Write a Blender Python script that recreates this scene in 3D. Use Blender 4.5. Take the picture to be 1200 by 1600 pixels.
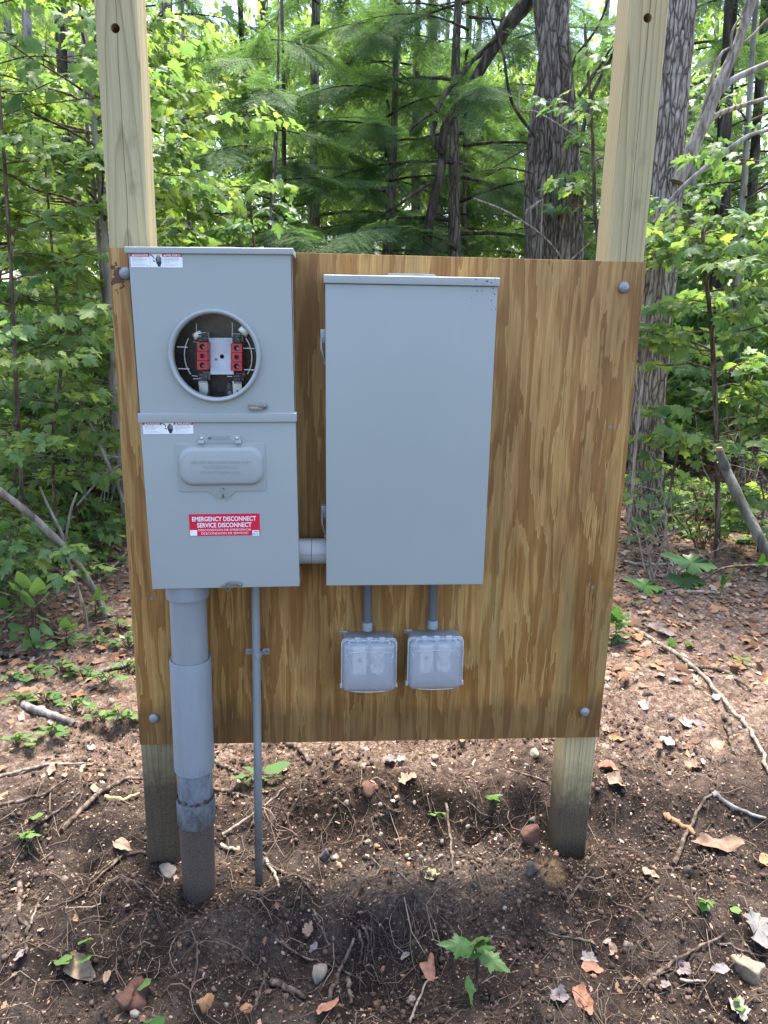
import bpy, bmesh, math, random
import numpy as np
from mathutils import Vector, Matrix, Euler

R = math.radians
rng = np.random.default_rng(7)
random.seed(7)
scene = bpy.context.scene
for o in list(bpy.data.objects):
    bpy.data.objects.remove(o)
col = scene.collection

# ------------------------------------------------------------------ camera
ZB = 1.60                                   # top edge of the plywood above the soil
CAM = np.array([-0.1199, -1.8243, ZB - 0.1369])
FPX, PITCH, YAW, ROLL = 1202.0, 0.2477, 0.0726, 0.0218
_F = np.array([math.sin(YAW) * math.cos(PITCH), math.cos(YAW) * math.cos(PITCH), -math.sin(PITCH)])
_r = np.array([math.cos(YAW), -math.sin(YAW), 0.0])
_u = np.cross(_r, _F)
_R = math.cos(ROLL) * _r + math.sin(ROLL) * _u
_U = -math.sin(ROLL) * _r + math.cos(ROLL) * _u
cam = bpy.data.cameras.new('camera')
camo = bpy.data.objects.new('camera', cam)
col.objects.link(camo)
m = Matrix(((_R[0], _U[0], -_F[0], CAM[0]), (_R[1], _U[1], -_F[1], CAM[1]), (_R[2], _U[2], -_F[2], CAM[2]), (0, 0, 0, 1)))
camo.matrix_world = m
cam.sensor_fit = 'VERTICAL'
cam.sensor_height = 36.0
cam.sensor_width = 27.0
cam.lens = 36.0 * FPX / 1600.0
cam.clip_start = 0.05
cam.clip_end = 500
scene.camera = camo

# ------------------------------------------------------------------ light
SUN_EL, SUN_AZ = R(73), R(15)               # the sun stands behind the trees, a little to the right
w = bpy.data.worlds.new("World")
scene.world = w
w.use_nodes = True
nt = w.node_tree
bg = nt.nodes['Background']
sky = nt.nodes.new('ShaderNodeTexSky')
sky.sky_type = 'NISHITA'
sky.sun_disc = False
sky.sun_elevation = SUN_EL
sky.sun_rotation = SUN_AZ
sky.air_density = 1.0
sky.dust_density = 2.5
sky.ozone_density = 1.0
nt.links.new(sky.outputs['Color'], bg.inputs['Color'])
bg.inputs['Strength'].default_value = 0.15
sd = bpy.data.lights.new('sun', 'SUN')
sd.energy = 3.3
sd.angle = R(24.0)
sd.color = (1.0, 0.95, 0.86)
so = bpy.data.objects.new('sun', sd)
col.objects.link(so)
sdir = Vector((math.sin(SUN_AZ) * math.cos(SUN_EL), math.cos(SUN_AZ) * math.cos(SUN_EL), math.sin(SUN_EL)))
so.rotation_euler = sdir.to_track_quat('Z', 'Y').to_euler()
so.location = sdir * 30
vs = scene.view_settings
vs.view_transform = 'Standard'
vs.look = 'None'
vs.exposure = 2.2
vs.gamma = 1.0
vs.use_curve_mapping = False
cy = scene.cycles
cy.use_denoising = True
cy.max_bounces = 10
cy.diffuse_bounces = 6
cy.glossy_bounces = 3
cy.transmission_bounces = 6
cy.transparent_max_bounces = 8


# ------------------------------------------------------------------ picture <-> place
def ray(px, py):
    return _F + _R * (px - 600) / FPX + _U * (800 - py) / FPX


def at(px, py, y):
    d = ray(px, py)
    return CAM + d * ((y - CAM[1]) / d[1])


def px_size(p):                             # metres per photo pixel at a point
    return float((np.asarray(p) - CAM) @ _F) / FPX


# ------------------------------------------------------------------ noise / terrain
def _hash(ix, iy, s):
    h = (ix.astype(np.int64) * 374761393 + iy.astype(np.int64) * 668265263 + s * 974634777) & 0xFFFFFFFF
    h = ((h ^ (h >> 13)) * 1274126177) & 0xFFFFFFFF
    h = h ^ (h >> 16)
    return (h & 0xFFFF) / 65535.0


def vnoise(x, y, s=0):
    x = np.asarray(x, float); y = np.asarray(y, float)
    ix, iy = np.floor(x), np.floor(y)
    fx, fy = x - ix, y - iy
    fx = fx * fx * (3 - 2 * fx); fy = fy * fy * (3 - 2 * fy)
    a, b = _hash(ix, iy, s), _hash(ix + 1, iy, s)
    c, d = _hash(ix, iy + 1, s), _hash(ix + 1, iy + 1, s)
    return (a * (1 - fx) + b * fx) * (1 - fy) + (c * (1 - fx) + d * fx) * fy


def fbm(x, y, s=0, o=3):
    t, a, n = 0, 1.0, 0
    for i in range(o):
        t = t + a * (vnoise(x, y, s + i * 17) - 0.5); n += a
        x = np.asarray(x) * 2.03; y = np.asarray(y) * 2.03; a *= 0.5
    return t / n * 2


def sstep(a, b, x):
    t = np.clip((x - a) / (b - a), 0, 1)
    return t * t * (3 - 2 * t)


def bump(x, y, cx, cy_, rx, ry, h):
    return h * np.exp(-(((x - cx) / rx) ** 2 + ((y - cy_) / ry) ** 2))


def ground_h(x, y, fine=True):
    x = np.asarray(x, float); y = np.asarray(y, float)
    wob = 0.07 * fbm(x * 2.2, y * 0, 3)
    z = 0.105 * sstep(0.08, 0.19, y + wob + 0.03 * fbm(x * 14, y * 6, 71, 2)) * (0.35 + 0.65 * sstep(-0.5, -0.1, x)) * (1 - 0.5 * sstep(0.5, 0.9, x))
    z = z + 0.20 * sstep(0.4, 4.5, y) + 0.35 * sstep(3.5, 10, y) + 0.6 * sstep(10, 40, y)
    z = z - 0.05 * sstep(-0.12, -0.55, y)
    z = z + 0.05 * fbm(x * 0.7, y * 0.7, 11) * sstep(0.5, 2, y)
    z = z + bump(x, y, -0.30, -0.10, .12, .07, .03) + bump(x, y, -0.66, -0.16, .16, .10, .03) + bump(x, y, -0.40, -0.015, .035, .03, .022) + bump(x, y, 0.50, -0.01, .05, .04, .022) + bump(x, y, 0.63, -0.01, .05, .05, .02) + bump(x, y, 0.66, -0.10, .10, .09, .035) + bump(x, y, 0.47, -0.10, .10, .08, .03) + bump(x, y, 0.75, -0.28, .2, .08, .03) - bump(x, y, 0.62, -0.33, .14, .07, .04) + bump(x, y, -0.55, -0.03, .22, .12, .025) + bump(x, y, 0.56, -0.02, .14, .10, .012) + bump(x, y, -0.33, -0.05, .12, .09, .02)
    z = z - bump(x, y, 0.02, -0.33, .13, .10, .06) - bump(x, y, 0.36, -0.28, .16, .08, .035) - bump(x, y, -0.2, -0.33, .14, .10, .03)
    z = z + bump(x, y, 0.05, -0.19, .14, .045, .035) + bump(x, y, -0.42, -0.24, .1, .07, .02)
    if fine:
        near = 1 - 0.55 * sstep(0.5, 2.0, y)
        z = z + FEET(x, y)
        z = z + near * (1 - .75 * np.maximum(np.exp(-((x + .45) ** 2 + (y + .08) ** 2) / .012), np.exp(-((x + .31) ** 2 + (y + .02) ** 2) / .006))) * (0.034 * fbm(x * 7, y * 8, 21) + 0.024 * fbm(x * 20, y * 22, 31, 3))
        bil = 1 - 2.2 * np.abs(fbm(x * 13 + .3 * y, y * 15, 81, 3))
        z = z + 0.016 * bil * (1 - sstep(0.35, 0.9, y)) * (0.4 + 0.6 * sstep(-.1, .3, fbm(x * 2.3, y * 2.3, 83)))
        clod = sstep(-0.1, 0.5, fbm(x * 3.1, y * 3.1, 51)) * (1 - sstep(0.5, 1.2, y))
        z = z + clod * 0.030 * np.maximum(0, fbm(x * 38, y * 38, 41, 2)) + 0.007 * near * fbm(x * 85, y * 85, 61, 2)
    return z


def FEET(x, y):
    return 0 * x


def _fit_feet():
    pts = [(-.455, -.105, -.028), (-.315, -.030, -.045), (-.57, .018, .005), (.565, .018, -.030)]
    cs = []
    for _ in range(6):
        for i, (px, py, tz) in enumerate(pts):
            if len(cs) <= i: cs.append([px, py, 0.0])
            cs[i][2] += .8 * (tz - float(ground_h(px, py)) )
            globals()['FEET'] = lambda x, y: sum(h * np.exp(-(((x - a) / .085) ** 2 + ((y - b) / .085) ** 2)) for a, b, h in cs)


_fit_feet()


def gnd(px, py):
    d = ray(px, py)
    t, step = 0.8, 0.01
    while t < 40:
        p = CAM + d * t
        if p[2] < float(ground_h(p[0], p[1])):
            return np.array([p[0], p[1], float(ground_h(p[0], p[1]))])
        t += step * (1 if t < 4 else 4)
    return CAM + d * 40


# ------------------------------------------------------------------ mesh helpers
class MB:
    def __init__(s):
        s.v, s.f = [], []

    def add(s, vs_, fs):
        n = len(s.v)
        s.v += [tuple(map(float, p)) for p in vs_]
        s.f += [tuple(i + n for i in f) for f in fs]
        return s

    def box(s, x0, x1, y0, y1, z0, z1):
        return s.add([(x0, y0, z0), (x1, y0, z0), (x1, y1, z0), (x0, y1, z0), (x0, y0, z1), (x1, y0, z1), (x1, y1, z1), (x0, y1, z1)],
                     [(3, 2, 1, 0), (4, 5, 6, 7), (0, 1, 5, 4), (1, 2, 6, 5), (2, 3, 7, 6), (3, 0, 4, 7)])

    def tube(s, pts, rad, n=10, caps=True, wob=None):
        pts = [Vector(p) for p in pts]
        if not hasattr(rad, '__len__'):
            rad = [rad] * len(pts)
        k0 = len(s.v)
        ref = None
        for i, p in enumerate(pts):
            t = (pts[min(i + 1, len(pts) - 1)] - pts[max(i - 1, 0)])
            if t.length < 1e-9: t = Vector((0, 0, 1))
            t.normalize()
            if ref is None:
                ref = Vector((1, 0, 0)) if abs(t.x) < 0.9 else Vector((0, 1, 0))
            a = ref - t * ref.dot(t)
            if a.length < 1e-6: a = t.orthogonal()
            a.normalize(); ref = a
            b = t.cross(a)
            for j in range(n):
                th = 2 * math.pi * j / n
                rr = rad[i] * (wob(i, j) if wob else 1)
                s.v.append(tuple(p + (a * math.cos(th) + b * math.sin(th)) * rr))
        for i in range(len(pts) - 1):
            for j in range(n):
                s.f.append((k0 + i * n + j, k0 + i * n + (j + 1) % n, k0 + (i + 1) * n + (j + 1) % n, k0 + (i + 1) * n + j))
        if caps:
            s.f.append(tuple(k0 + j for j in reversed(range(n))))
            e = k0 + (len(pts) - 1) * n
            s.f.append(tuple(e + j for j in range(n)))
        return s

    def lathe_y(s, prof, cx, cz, n=48, close=False):      # prof: (radius, y)
        k0 = len(s.v)
        for (r_, y) in prof:
            for j in range(n):
                th = 2 * math.pi * j / n
                s.v.append((cx + r_ * math.cos(th), y, cz + r_ * math.sin(th)))
        for i in range(len(prof) - 1):
            for j in range(n):
                s.f.append((k0 + i * n + j, k0 + (i + 1) * n + j, k0 + (i + 1) * n + (j + 1) % n, k0 + i * n + (j + 1) % n))
        if close:
            e = k0 + (len(prof) - 1) * n
            s.f.append(tuple(e + j for j in range(n)))
        return s

    def lathe_z(s, prof, cx, cy_, n=40, caps=True):        # prof: (radius, z) upwards
        k0 = len(s.v)
        for (r_, z) in prof:
            for j in range(n):
                th = 2 * math.pi * j / n
                s.v.append((cx + r_ * math.cos(th), cy_ + r_ * math.sin(th), z))
        for i in range(len(prof) - 1):
            for j in range(n):
                s.f.append((k0 + i * n + j, k0 + i * n + (j + 1) % n, k0 + (i + 1) * n + (j + 1) % n, k0 + (i + 1) * n + j))
        if caps:
            s.f.append(tuple(k0 + j for j in reversed(range(n))))
            e = k0 + (len(prof) - 1) * n
            s.f.append(tuple(e + j for j in range(n)))
        return s

    def prism(s, out, y0, y1):                              # outline in x,z (counter-clockwise seen from the front), y0 = front
        n = len(out); k0 = len(s.v)
        s.v += [(x, y0, z) for x, z in out] + [(x, y1, z) for x, z in out]
        s.f.append(tuple(k0 + j for j in range(n)))
        s.f.append(tuple(k0 + n + j for j in reversed(range(n))))
        for j in range(n):
            q = (j + 1) % n
            s.f.append((k0 + q, k0 + j, k0 + n + j, k0 + n + q))
        return s

    def holed(s, x0, x1, z0, z1, cx, cz, r, y, ydeep=None, n=64):   # a flat sheet with a round hole, and the wall of the hole
        angs = sorted(set([2 * math.pi * j / n for j in range(n)] + [math.atan2(zz - cz, xx - cx) % (2 * math.pi) for xx in (x0, x1) for zz in (z0, z1)]))
        k0 = len(s.v); N = len(angs)
        for a in angs:
            c, q = math.cos(a), math.sin(a)
            tx = ((x1 - cx) / c if c > 1e-9 else (x0 - cx) / c if c < -1e-9 else 1e9)
            tz = ((z1 - cz) / q if q > 1e-9 else (z0 - cz) / q if q < -1e-9 else 1e9)
            t = min(tx, tz)
            s.v.append((cx + r * c, y, cz + r * q)); s.v.append((cx + t * c, y, cz + t * q))
        for i in range(N):
            j = (i + 1) % N
            s.f.append((k0 + 2 * i, k0 + 2 * i + 1, k0 + 2 * j + 1, k0 + 2 * j))
        if ydeep is not None:
            k1 = len(s.v)
            for a in angs:
                s.v.append((cx + r * math.cos(a), ydeep, cz + r * math.sin(a)))
            for i in range(N):
                j = (i + 1) % N
                s.f.append((k0 + 2 * i, k0 + 2 * j, k1 + j, k1 + i))
        return s


def rrect(x0, x1, z0, z1, r, n=6):
    o = []
    for cx, cz, a0 in ((x1 - r, z1 - r, 0), (x0 + r, z1 - r, 90), (x0 + r, z0 + r, 180), (x1 - r, z0 + r, 270)):
        for i in range(n + 1):
            a = R(a0 + 90 * i / n)
            o.append((cx + r * math.cos(a), cz + r * math.sin(a)))
    return o


def link(name, me, parent=None):
    o = bpy.data.objects.new(name, me)
    col.objects.link(o)
    if parent is not None:
        o.parent = parent
    return o


def obj(name, mb, mat, parent=None, bevel=0, seg=2, angle=35, smooth=True):
    me = bpy.data.meshes.new(name)
    me.from_pydata(mb.v, [], mb.f)
    if bevel:
        bm = bmesh.new(); bm.from_mesh(me)
        bmesh.ops.remove_doubles(bm, verts=bm.verts, dist=1e-6)
        es = [e for e in bm.edges if len(e.link_faces) == 2 and e.calc_face_angle(0) > R(30)]
        bmesh.ops.bevel(bm, geom=es, offset=bevel, segments=seg, affect='EDGES', profile=0.6, clamp_overlap=True)
        bm.to_mesh(me); bm.free()
    me.update()
    if smooth:
        me.shade_smooth(); me.set_sharp_from_angle(angle=R(angle))
    me.materials.append(mat)
    return link(name, me, parent)


def np_mesh(name, V, F, mat, smooth=False):                 # F: (n,k) int array, all faces alike
    V = np.ascontiguousarray(V, np.float32); F = np.ascontiguousarray(F, np.int32)
    me = bpy.data.meshes.new(name)
    me.vertices.add(len(V)); me.vertices.foreach_set('co', V.ravel())
    n, k = F.shape
    me.loops.add(n * k); me.loops.foreach_set('vertex_index', F.ravel())
    me.polygons.add(n)
    me.polygons.foreach_set('loop_start', np.arange(n, dtype=np.int32) * k)
    me.update(calc_edges=True)
    if smooth:
        me.polygons.foreach_set('use_smooth', np.ones(n, bool))
    me.materials.append(mat)
    return me


def scatter(TV, TF, M, T):                                  # template verts (k,3), faces; M (n,3,3), T (n,3)
    n, k = len(M), len(TV)
    V = np.einsum('nij,kj->nki', M, TV) + T[:, None, :]
    F = TF[None] + (np.arange(n) * k)[:, None, None]
    return V.reshape(-1, 3), F.reshape(-1, TF.shape[1])


def rotmats(az, pit, rol):                                  # Rz(az) Ry(-pit) Rx(rol)
    ca, sa, cp, sp, cr, sr = np.cos(az), np.sin(az), np.cos(pit), np.sin(pit), np.cos(rol), np.sin(rol)
    M = np.zeros((len(ca), 3, 3))
    M[:, 0, 0] = ca * cp; M[:, 0, 1] = -sa * cr - ca * sp * sr; M[:, 0, 2] = sa * sr - ca * sp * cr
    M[:, 1, 0] = sa * cp; M[:, 1, 1] = ca * cr - sa * sp * sr; M[:, 1, 2] = -ca * sr - sa * sp * cr
    M[:, 2, 0] = sp; M[:, 2, 1] = cp * sr; M[:, 2, 2] = cp * cr
    return M


def tag(o, label=None, cat=None, group=None, kind=None):
    if label: o['label'] = label
    if cat: o['category'] = cat
    if group: o['group'] = group
    if kind: o['kind'] = kind
    return o


def thing(name, loc, label, cat, group=None, rot=(0, 0, 0)):
    o = bpy.data.objects.new(name, None)
    col.objects.link(o)
    o.empty_display_size = 0.05
    o.location = loc; o.rotation_euler = rot
    return tag(o, label, cat, group)


# ------------------------------------------------------------------ materials
def new_mat(name):
    mt = bpy.data.materials.new(name); mt.use_nodes = True
    n = mt.node_tree
    return mt, n, n.nodes['Principled BSDF']


def N(n, t, **kw):
    x = n.nodes.new(t)
    for k, v in kw.items(): setattr(x, k, v)
    return x


def ramp(n, src, stops, interp='LINEAR'):
    r_ = N(n, 'ShaderNodeValToRGB'); r_.color_ramp.interpolation = interp
    e = r_.color_ramp.elements
    while len(e) < len(stops): e.new(0.5)
    for k, (p, c) in enumerate(stops):
        e[k].position = p; e[k].color = (c[0], c[1], c[2], 1) if hasattr(c, '__len__') else (c, c, c, 1)
    n.links.new(src, r_.inputs['Fac'])
    return r_.outputs['Color']


def mathn(n, op, a, b=None, c=None):
    x = N(n, 'ShaderNodeMath', operation=op)
    for i, v in enumerate((a, b, c)):
        if v is None: continue
        if isinstance(v, (int, float)): x.inputs[i].default_value = v
        else: n.links.new(v, x.inputs[i])
    return x.outputs[0]


def mixc(n, fac, a, b, mode='MIX'):
    x = N(n, 'ShaderNodeMix', data_type='RGBA', blend_type=mode)
    for i, v in ((0, fac), (6, a), (7, b)):
        if isinstance(v, (int, float)): x.inputs[i].default_value = v
        elif isinstance(v, tuple): x.inputs[i].default_value = (v[0], v[1], v[2], 1)
        else: n.links.new(v, x.inputs[i])
    return x.outputs[2]


def coords(n, scale=(1, 1, 1), rot=(0, 0, 0), out='Object', loc=(0, 0, 0)):
    tc = N(n, 'ShaderNodeTexCoord'); mp = N(n, 'ShaderNodeMapping')
    mp.inputs['Scale'].default_value = scale; mp.inputs['Rotation'].default_value = rot; mp.inputs['Location'].default_value = loc
    n.links.new(tc.outputs[out], mp.inputs['Vector'])
    return mp.outputs['Vector']


def noise(n, vec, scale, detail=3, rough=0.55, dist=0):
    x = N(n, 'ShaderNodeTexNoise')
    x.inputs['Scale'].default_value = scale; x.inputs['Detail'].default_value = detail
    x.inputs['Roughness'].default_value = rough; x.inputs['Distortion'].default_value = dist
    if vec is not None: n.links.new(vec, x.inputs['Vector'])
    return x.outputs['Fac']


def bumpn(n, p, h, strength=0.3, dist=0.002):
    b = N(n, 'ShaderNodeBump'); b.inputs['Strength'].default_value = strength; b.inputs['Distance'].default_value = dist
    n.links.new(h, b.inputs['Height']); n.links.new(b.outputs['Normal'], p.inputs['Normal'])


def plain(name, c, rough=0.5, metal=0.0, var=0.0, bumps=0.0, bscale=300, spec=0.5):
    mt, n, p = new_mat(name)
    p.inputs['Roughness'].default_value = rough; p.inputs['Metallic'].default_value = metal
    p.inputs['Specular IOR Level'].default_value = spec
    if var:
        v = coords(n)
        f = noise(n, v, 14, 4)
        n.links.new(ramp(n, f, [(0.3, tuple(x * (1 - var) for x in c)), (0.7, tuple(min(1, x * (1 + var)) for x in c))]), p.inputs['Base Color'])
        n.links.new(ramp(n, noise(n, v, 60, 3), [(0.3, max(0, rough - 0.1)), (0.7, min(1, rough + 0.1))]), p.inputs['Roughness'])
        if bumps: bumpn(n, p, noise(n, v, bscale, 2), bumps, 0.001)
    else:
        p.inputs['Base Color'].default_value = (*c, 1)
    return mt


def paint_mat(name='grey_paint', specks=False):
    mt, n, p = new_mat(name)
    v = coords(n)
    base = ramp(n, noise(n, v, 3.0, 3), [(0.3, (0.290, 0.319, 0.314)), (0.7, (0.311, 0.339, 0.334))])
    if specks:
        d = N(n, 'ShaderNodeVectorMath', operation='DISTANCE'); n.links.new(v, d.inputs[0]); d.inputs[1].default_value = (0.17, -0.115, 0.685)
        near = ramp(n, d.outputs['Value'], [(0.02, 0.13), (0.10, 0.0)])
        sp = mathn(n, 'LESS_THAN', noise(n, v, 150, 2, 0.6), mathn(n, 'ADD', mathn(n, 'MULTIPLY', near, 1.3), 0.205))
        base = mixc(n, mathn(n, 'MULTIPLY', sp, 0.85), base, (0.027, 0.021, 0.016))
    dust = ramp(n, noise(n, coords(n, (4, 4, 1.2)), 6, 5, 0.65), [(0.55, 0.0), (0.75, 0.16)])
    n.links.new(mixc(n, dust, base, (0.353, 0.344, 0.306)), p.inputs['Base Color'])
    n.links.new(ramp(n, noise(n, v, 9, 4), [(0.3, 0.34), (0.7, 0.48)]), p.inputs['Roughness'])
    bumpn(n, p, noise(n, v, 420, 2), 0.10, 0.0006)
    return mt


def pvc_mat(name, c, dirt_z=None, dirt_c=(0.055, 0.04, 0.03), rings=()):
    mt, n, p = new_mat(name)
    g = N(n, 'ShaderNodeNewGeometry')
    sep = N(n, 'ShaderNodeSeparateXYZ'); n.links.new(g.outputs['Position'], sep.inputs[0])
    v = coords(n, (1, 1, 0.25))
    base = ramp(n, noise(n, v, 30, 4), [(0.3, tuple(x * 0.9 for x in c)), (0.7, tuple(min(1, x * 1.06) for x in c))])
    if dirt_z:
        nz = noise(n, coords(n, (1, 1, 0.35)), 55, 5, 0.7)
        fine = noise(n, None, 400, 2)
        zz = mathn(n, 'ADD', sep.outputs['Z'], mathn(n, 'MULTIPLY', mathn(n, 'SUBTRACT', nz, 0.5), dirt_z[2]))
        mr = N(n, 'ShaderNodeMapRange'); mr.inputs[1].default_value = dirt_z[0]; mr.inputs[2].default_value = dirt_z[1]
        mr.inputs[3].default_value = 1.0; mr.inputs[4].default_value = 0.0
        n.links.new(zz, mr.inputs[0])
        dcol = ramp(n, noise(n, coords(n), 260, 3, 0.7), [(0.35, tuple(x * 0.65 for x in dirt_c)), (0.68, tuple(x * 1.7 for x in dirt_c))])
        base = mixc(n, mr.outputs[0], base, dcol)
        n.links.new(ramp(n, mr.outputs[0], [(0, 0.42), (0.6, 0.95)]), p.inputs['Roughness'])
    else:
        p.inputs['Roughness'].default_value = 0.42
    n.links.new(base, p.inputs['Base Color'])
    bumpn(n, p, noise(n, coords(n), 220, 3), 0.12 if not dirt_z else 0.35, 0.001)
    return mt


def plywood_mat():
    mt, n, p = new_mat('plywood_face')
    warp = noise(n, coords(n, (2.2, 1, 0.9)), 2.0, 2)
    tc = N(n, 'ShaderNodeTexCoord'); sep = N(n, 'ShaderNodeSeparateXYZ'); n.links.new(tc.outputs['Object'], sep.inputs[0])
    f = noise(n, coords(n, (9.5, 1, 1.25)), 1.0, 3.0, 0.5, 0.15)
    f2 = noise(n, coords(n, (48, 1, 4.2), loc=(3, 0, 1)), 1.0, 3, 0.6, 0.2)
    f3 = noise(n, coords(n, (150, 1, 5)), 1.0, 2, 0.6)
    h = mathn(n, 'ADD', mathn(n, 'MULTIPLY', f, 6.0), mathn(n, 'MULTIPLY', f2, 1.9))
    h = mathn(n, 'ADD', h, mathn(n, 'MULTIPLY', sep.outputs['X'], 15.0))
    h = mathn(n, 'ADD', h, mathn(n, 'MULTIPLY', f3, 0.38))
    t = mathn(n, 'FRACT', h)
    band = ramp(n, t, [(0.0, (0.429, 0.254, 0.088)), (0.12, (0.373, 0.210, 0.066)), (0.40, (0.395, 0.230, 0.077)), (0.52, (0.318, 0.165, 0.046)), (0.62, (0.286, 0.138, 0.036)), (0.88, (0.271, 0.132, 0.034)), (0.955, (0.231, 0.106, 0.025)), (0.985, (0.429, 0.254, 0.088))])
    patch = ramp(n, noise(n, coords(n, (9, 1, 1.6), loc=(7, 0, 3)), 1.0, 3, 0.6), [(0.4, (1.05, 1.05, 1.05)), (0.62, (0.581, 0.522, 0.464))])
    c = mixc(n, 0.75, band, patch, 'MULTIPLY')
    grain = ramp(n, noise(n, coords(n, (330, 1, 7)), 1.0, 3, 0.6), [(0.33, 0.72), (0.6, 1.06)])
    c = mixc(n, 0.85, c, grain, 'MULTIPLY')
    c = mixc(n, 0.8, c, ramp(n, noise(n, coords(n, (120, 1, 2.2), loc=(0, 0, 7)), 1.0, 3, 0.6), [(0.33, 0.80), (0.62, 1.10)]), 'MULTIPLY')
    green = ramp(n, noise(n, coords(n, (14, 1, 1.5), loc=(1.3, 0, 5)), 1.0, 2), [(0.60, 0.0), (0.72, 0.32)])
    c = mixc(n, green, c, (0.218, 0.210, 0.095))
    specks = mathn(n, 'LESS_THAN', noise(n, coords(n, (1, 1, 0.6)), 210, 1), 0.245)
    c = mixc(n, mathn(n, 'MULTIPLY', specks, 0.6), c, (0.044, 0.025, 0.014))
    # rain-splashed mud along the bottom edge
    zn = mathn(n, 'ADD', sep.outputs['Z'], mathn(n, 'MULTIPLY', noise(n, coords(n, (1, 1, 0.7)), 14, 5, 0.7), -0.16))
    mud = ramp(n, zn, [(0.0, 0.42), (0.05, 0.0)])
    c = mixc(n, mud, c, (0.055, 0.034, 0.020))
    # dark glue stain at the upper left corner
    d = N(n, 'ShaderNodeVectorMath', operation='DISTANCE')
    n.links.new(coords(n, (1.0, 0, 0.42)), d.inputs[0]); d.inputs[1].default_value = (-0.592, 0, 1.165 * 0.42)
    st = mathn(n, 'LESS_THAN', mathn(n, 'ADD', d.outputs['Value'], mathn(n, 'MULTIPLY', mathn(n, 'SUBTRACT', noise(n, None, 70, 3), 0.5), 0.05)), 0.010)
    c = mixc(n, mathn(n, 'MULTIPLY', st, 0.85), c, (0.036, 0.010, 0.009))
    n.links.new(c, p.inputs['Base Color'])
    p.inputs['Roughness'].default_value = 0.62
    p.inputs['Specular IOR Level'].default_value = 0.35
    bumpn(n, p, mathn(n, 'ADD', grain, mathn(n, 'MULTIPLY', t, 0.25)), 0.25, 0.0012)
    return mt


def post_mat(name, offset, tilt, mudtop, tint=(1, 1, 1), vdir=1):
    mt, n, p = new_mat(name)
    v = coords(n)
    sep = N(n, 'ShaderNodeSeparateXYZ'); n.links.new(v, sep.inputs[0])
    wob = noise(n, coords(n, (5, 5, 0.8)), 1.0, 2, 0.5)
    X = mathn(n, 'ADD', sep.outputs['X'], mathn(n, 'MULTIPLY', mathn(n, 'SUBTRACT', wob, 0.5), 0.02))
    X = mathn(n, 'ADD', X, offset[0])
    Y = mathn(n, 'ADD', mathn(n, 'ADD', sep.outputs['Y'], offset[1]), mathn(n, 'MULTIPLY', sep.outputs['Z'], tilt))
    rr = mathn(n, 'SQRT', mathn(n, 'ADD', mathn(n, 'MULTIPLY', X, X), mathn(n, 'MULTIPLY', Y, Y)))
    rr = mathn(n, 'ADD', rr, mathn(n, 'MULTIPLY', noise(n, coords(n, (9, 9, 1.3), loc=(4, 2, 0)), 1.0, 3), 0.02))
    t = mathn(n, 'FRACT', mathn(n, 'MULTIPLY', rr, 95.0))
    lo, hi = (0.49, 0.395, 0.222), (0.28, 0.188, 0.085)
    lo = tuple(a * b for a, b in zip(lo, tint)); hi = tuple(a * b for a, b in zip(hi, tint))
    mid = tuple((a * 0.62 + b * 0.38) for a, b in zip(lo, hi))
    c = ramp(n, t, [(0.0, lo), (0.45, lo), (0.80, mid), (0.93, hi), (1.0, lo)])
    c = mixc(n, ramp(n, noise(n, coords(n, (6, 6, 1.6), loc=(0, 5, 2)), 1.0, 3), [(0.4, 0.0), (0.65, 0.45)]), c, tuple(x * y for x, y in zip((0.304, 0.304, 0.190), tint)))
    grain = ramp(n, noise(n, coords(n, (300, 300, 6)), 1.0, 2), [(0.33, 0.80), (0.62, 1.05)])
    c = mixc(n, 0.6, c, grain, 'MULTIPLY')
    stain = ramp(n, noise(n, coords(n, (12, 12, 5), loc=(2, 9, 0)), 1.0, 4, 0.7), [(0.60, 0.0), (0.74, 0.42)])
    c = mixc(n, stain, c, (0.122, 0.084, 0.057))
    # a drying check running up the middle of the face
    ck = mathn(n, 'ABSOLUTE', mathn(n, 'ADD', sep.outputs['X'], mathn(n, 'MULTIPLY', mathn(n, 'SUBTRACT', noise(n, coords(n, (0.01, 0.01, 3)), 1.0, 3), 0.5), 0.022)))
    crack = mathn(n, 'LESS_THAN', ck, 0.0007)
    c = mixc(n, mathn(n, 'MULTIPLY', crack, 0.8), c, (0.038, 0.027, 0.015))
    zz = mathn(n, 'ADD', sep.outputs['Z'], mathn(n, 'MULTIPLY', mathn(n, 'SUBTRACT', noise(n, coords(n), 26, 5, 0.7), 0.5), 0.16))
    mr = N(n, 'ShaderNodeMapRange'); mr.inputs[1].default_value = mudtop * 0.45; mr.inputs[2].default_value = mudtop
    mr.inputs[3].default_value = 0.93; mr.inputs[4].default_value = 0.0; n.links.new(zz, mr.inputs[0])
    mudc = ramp(n, noise(n, v, 230, 3, 0.7), [(0.35, (0.030, 0.021, 0.015)), (0.68, (0.091, 0.065, 0.046))])
    c = mixc(n, mr.outputs[0], c, mudc)
    n.links.new(c, p.inputs['Base Color'])
    p.inputs['Roughness'].default_value = 0.75
    p.inputs['Specular IOR Level'].default_value = 0.25
    bumpn(n, p, mathn(n, 'ADD', grain, mathn(n, 'MULTIPLY', mr.outputs[0], noise(n, v, 300, 2))), 0.3, 0.0015)
    return mt


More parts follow.
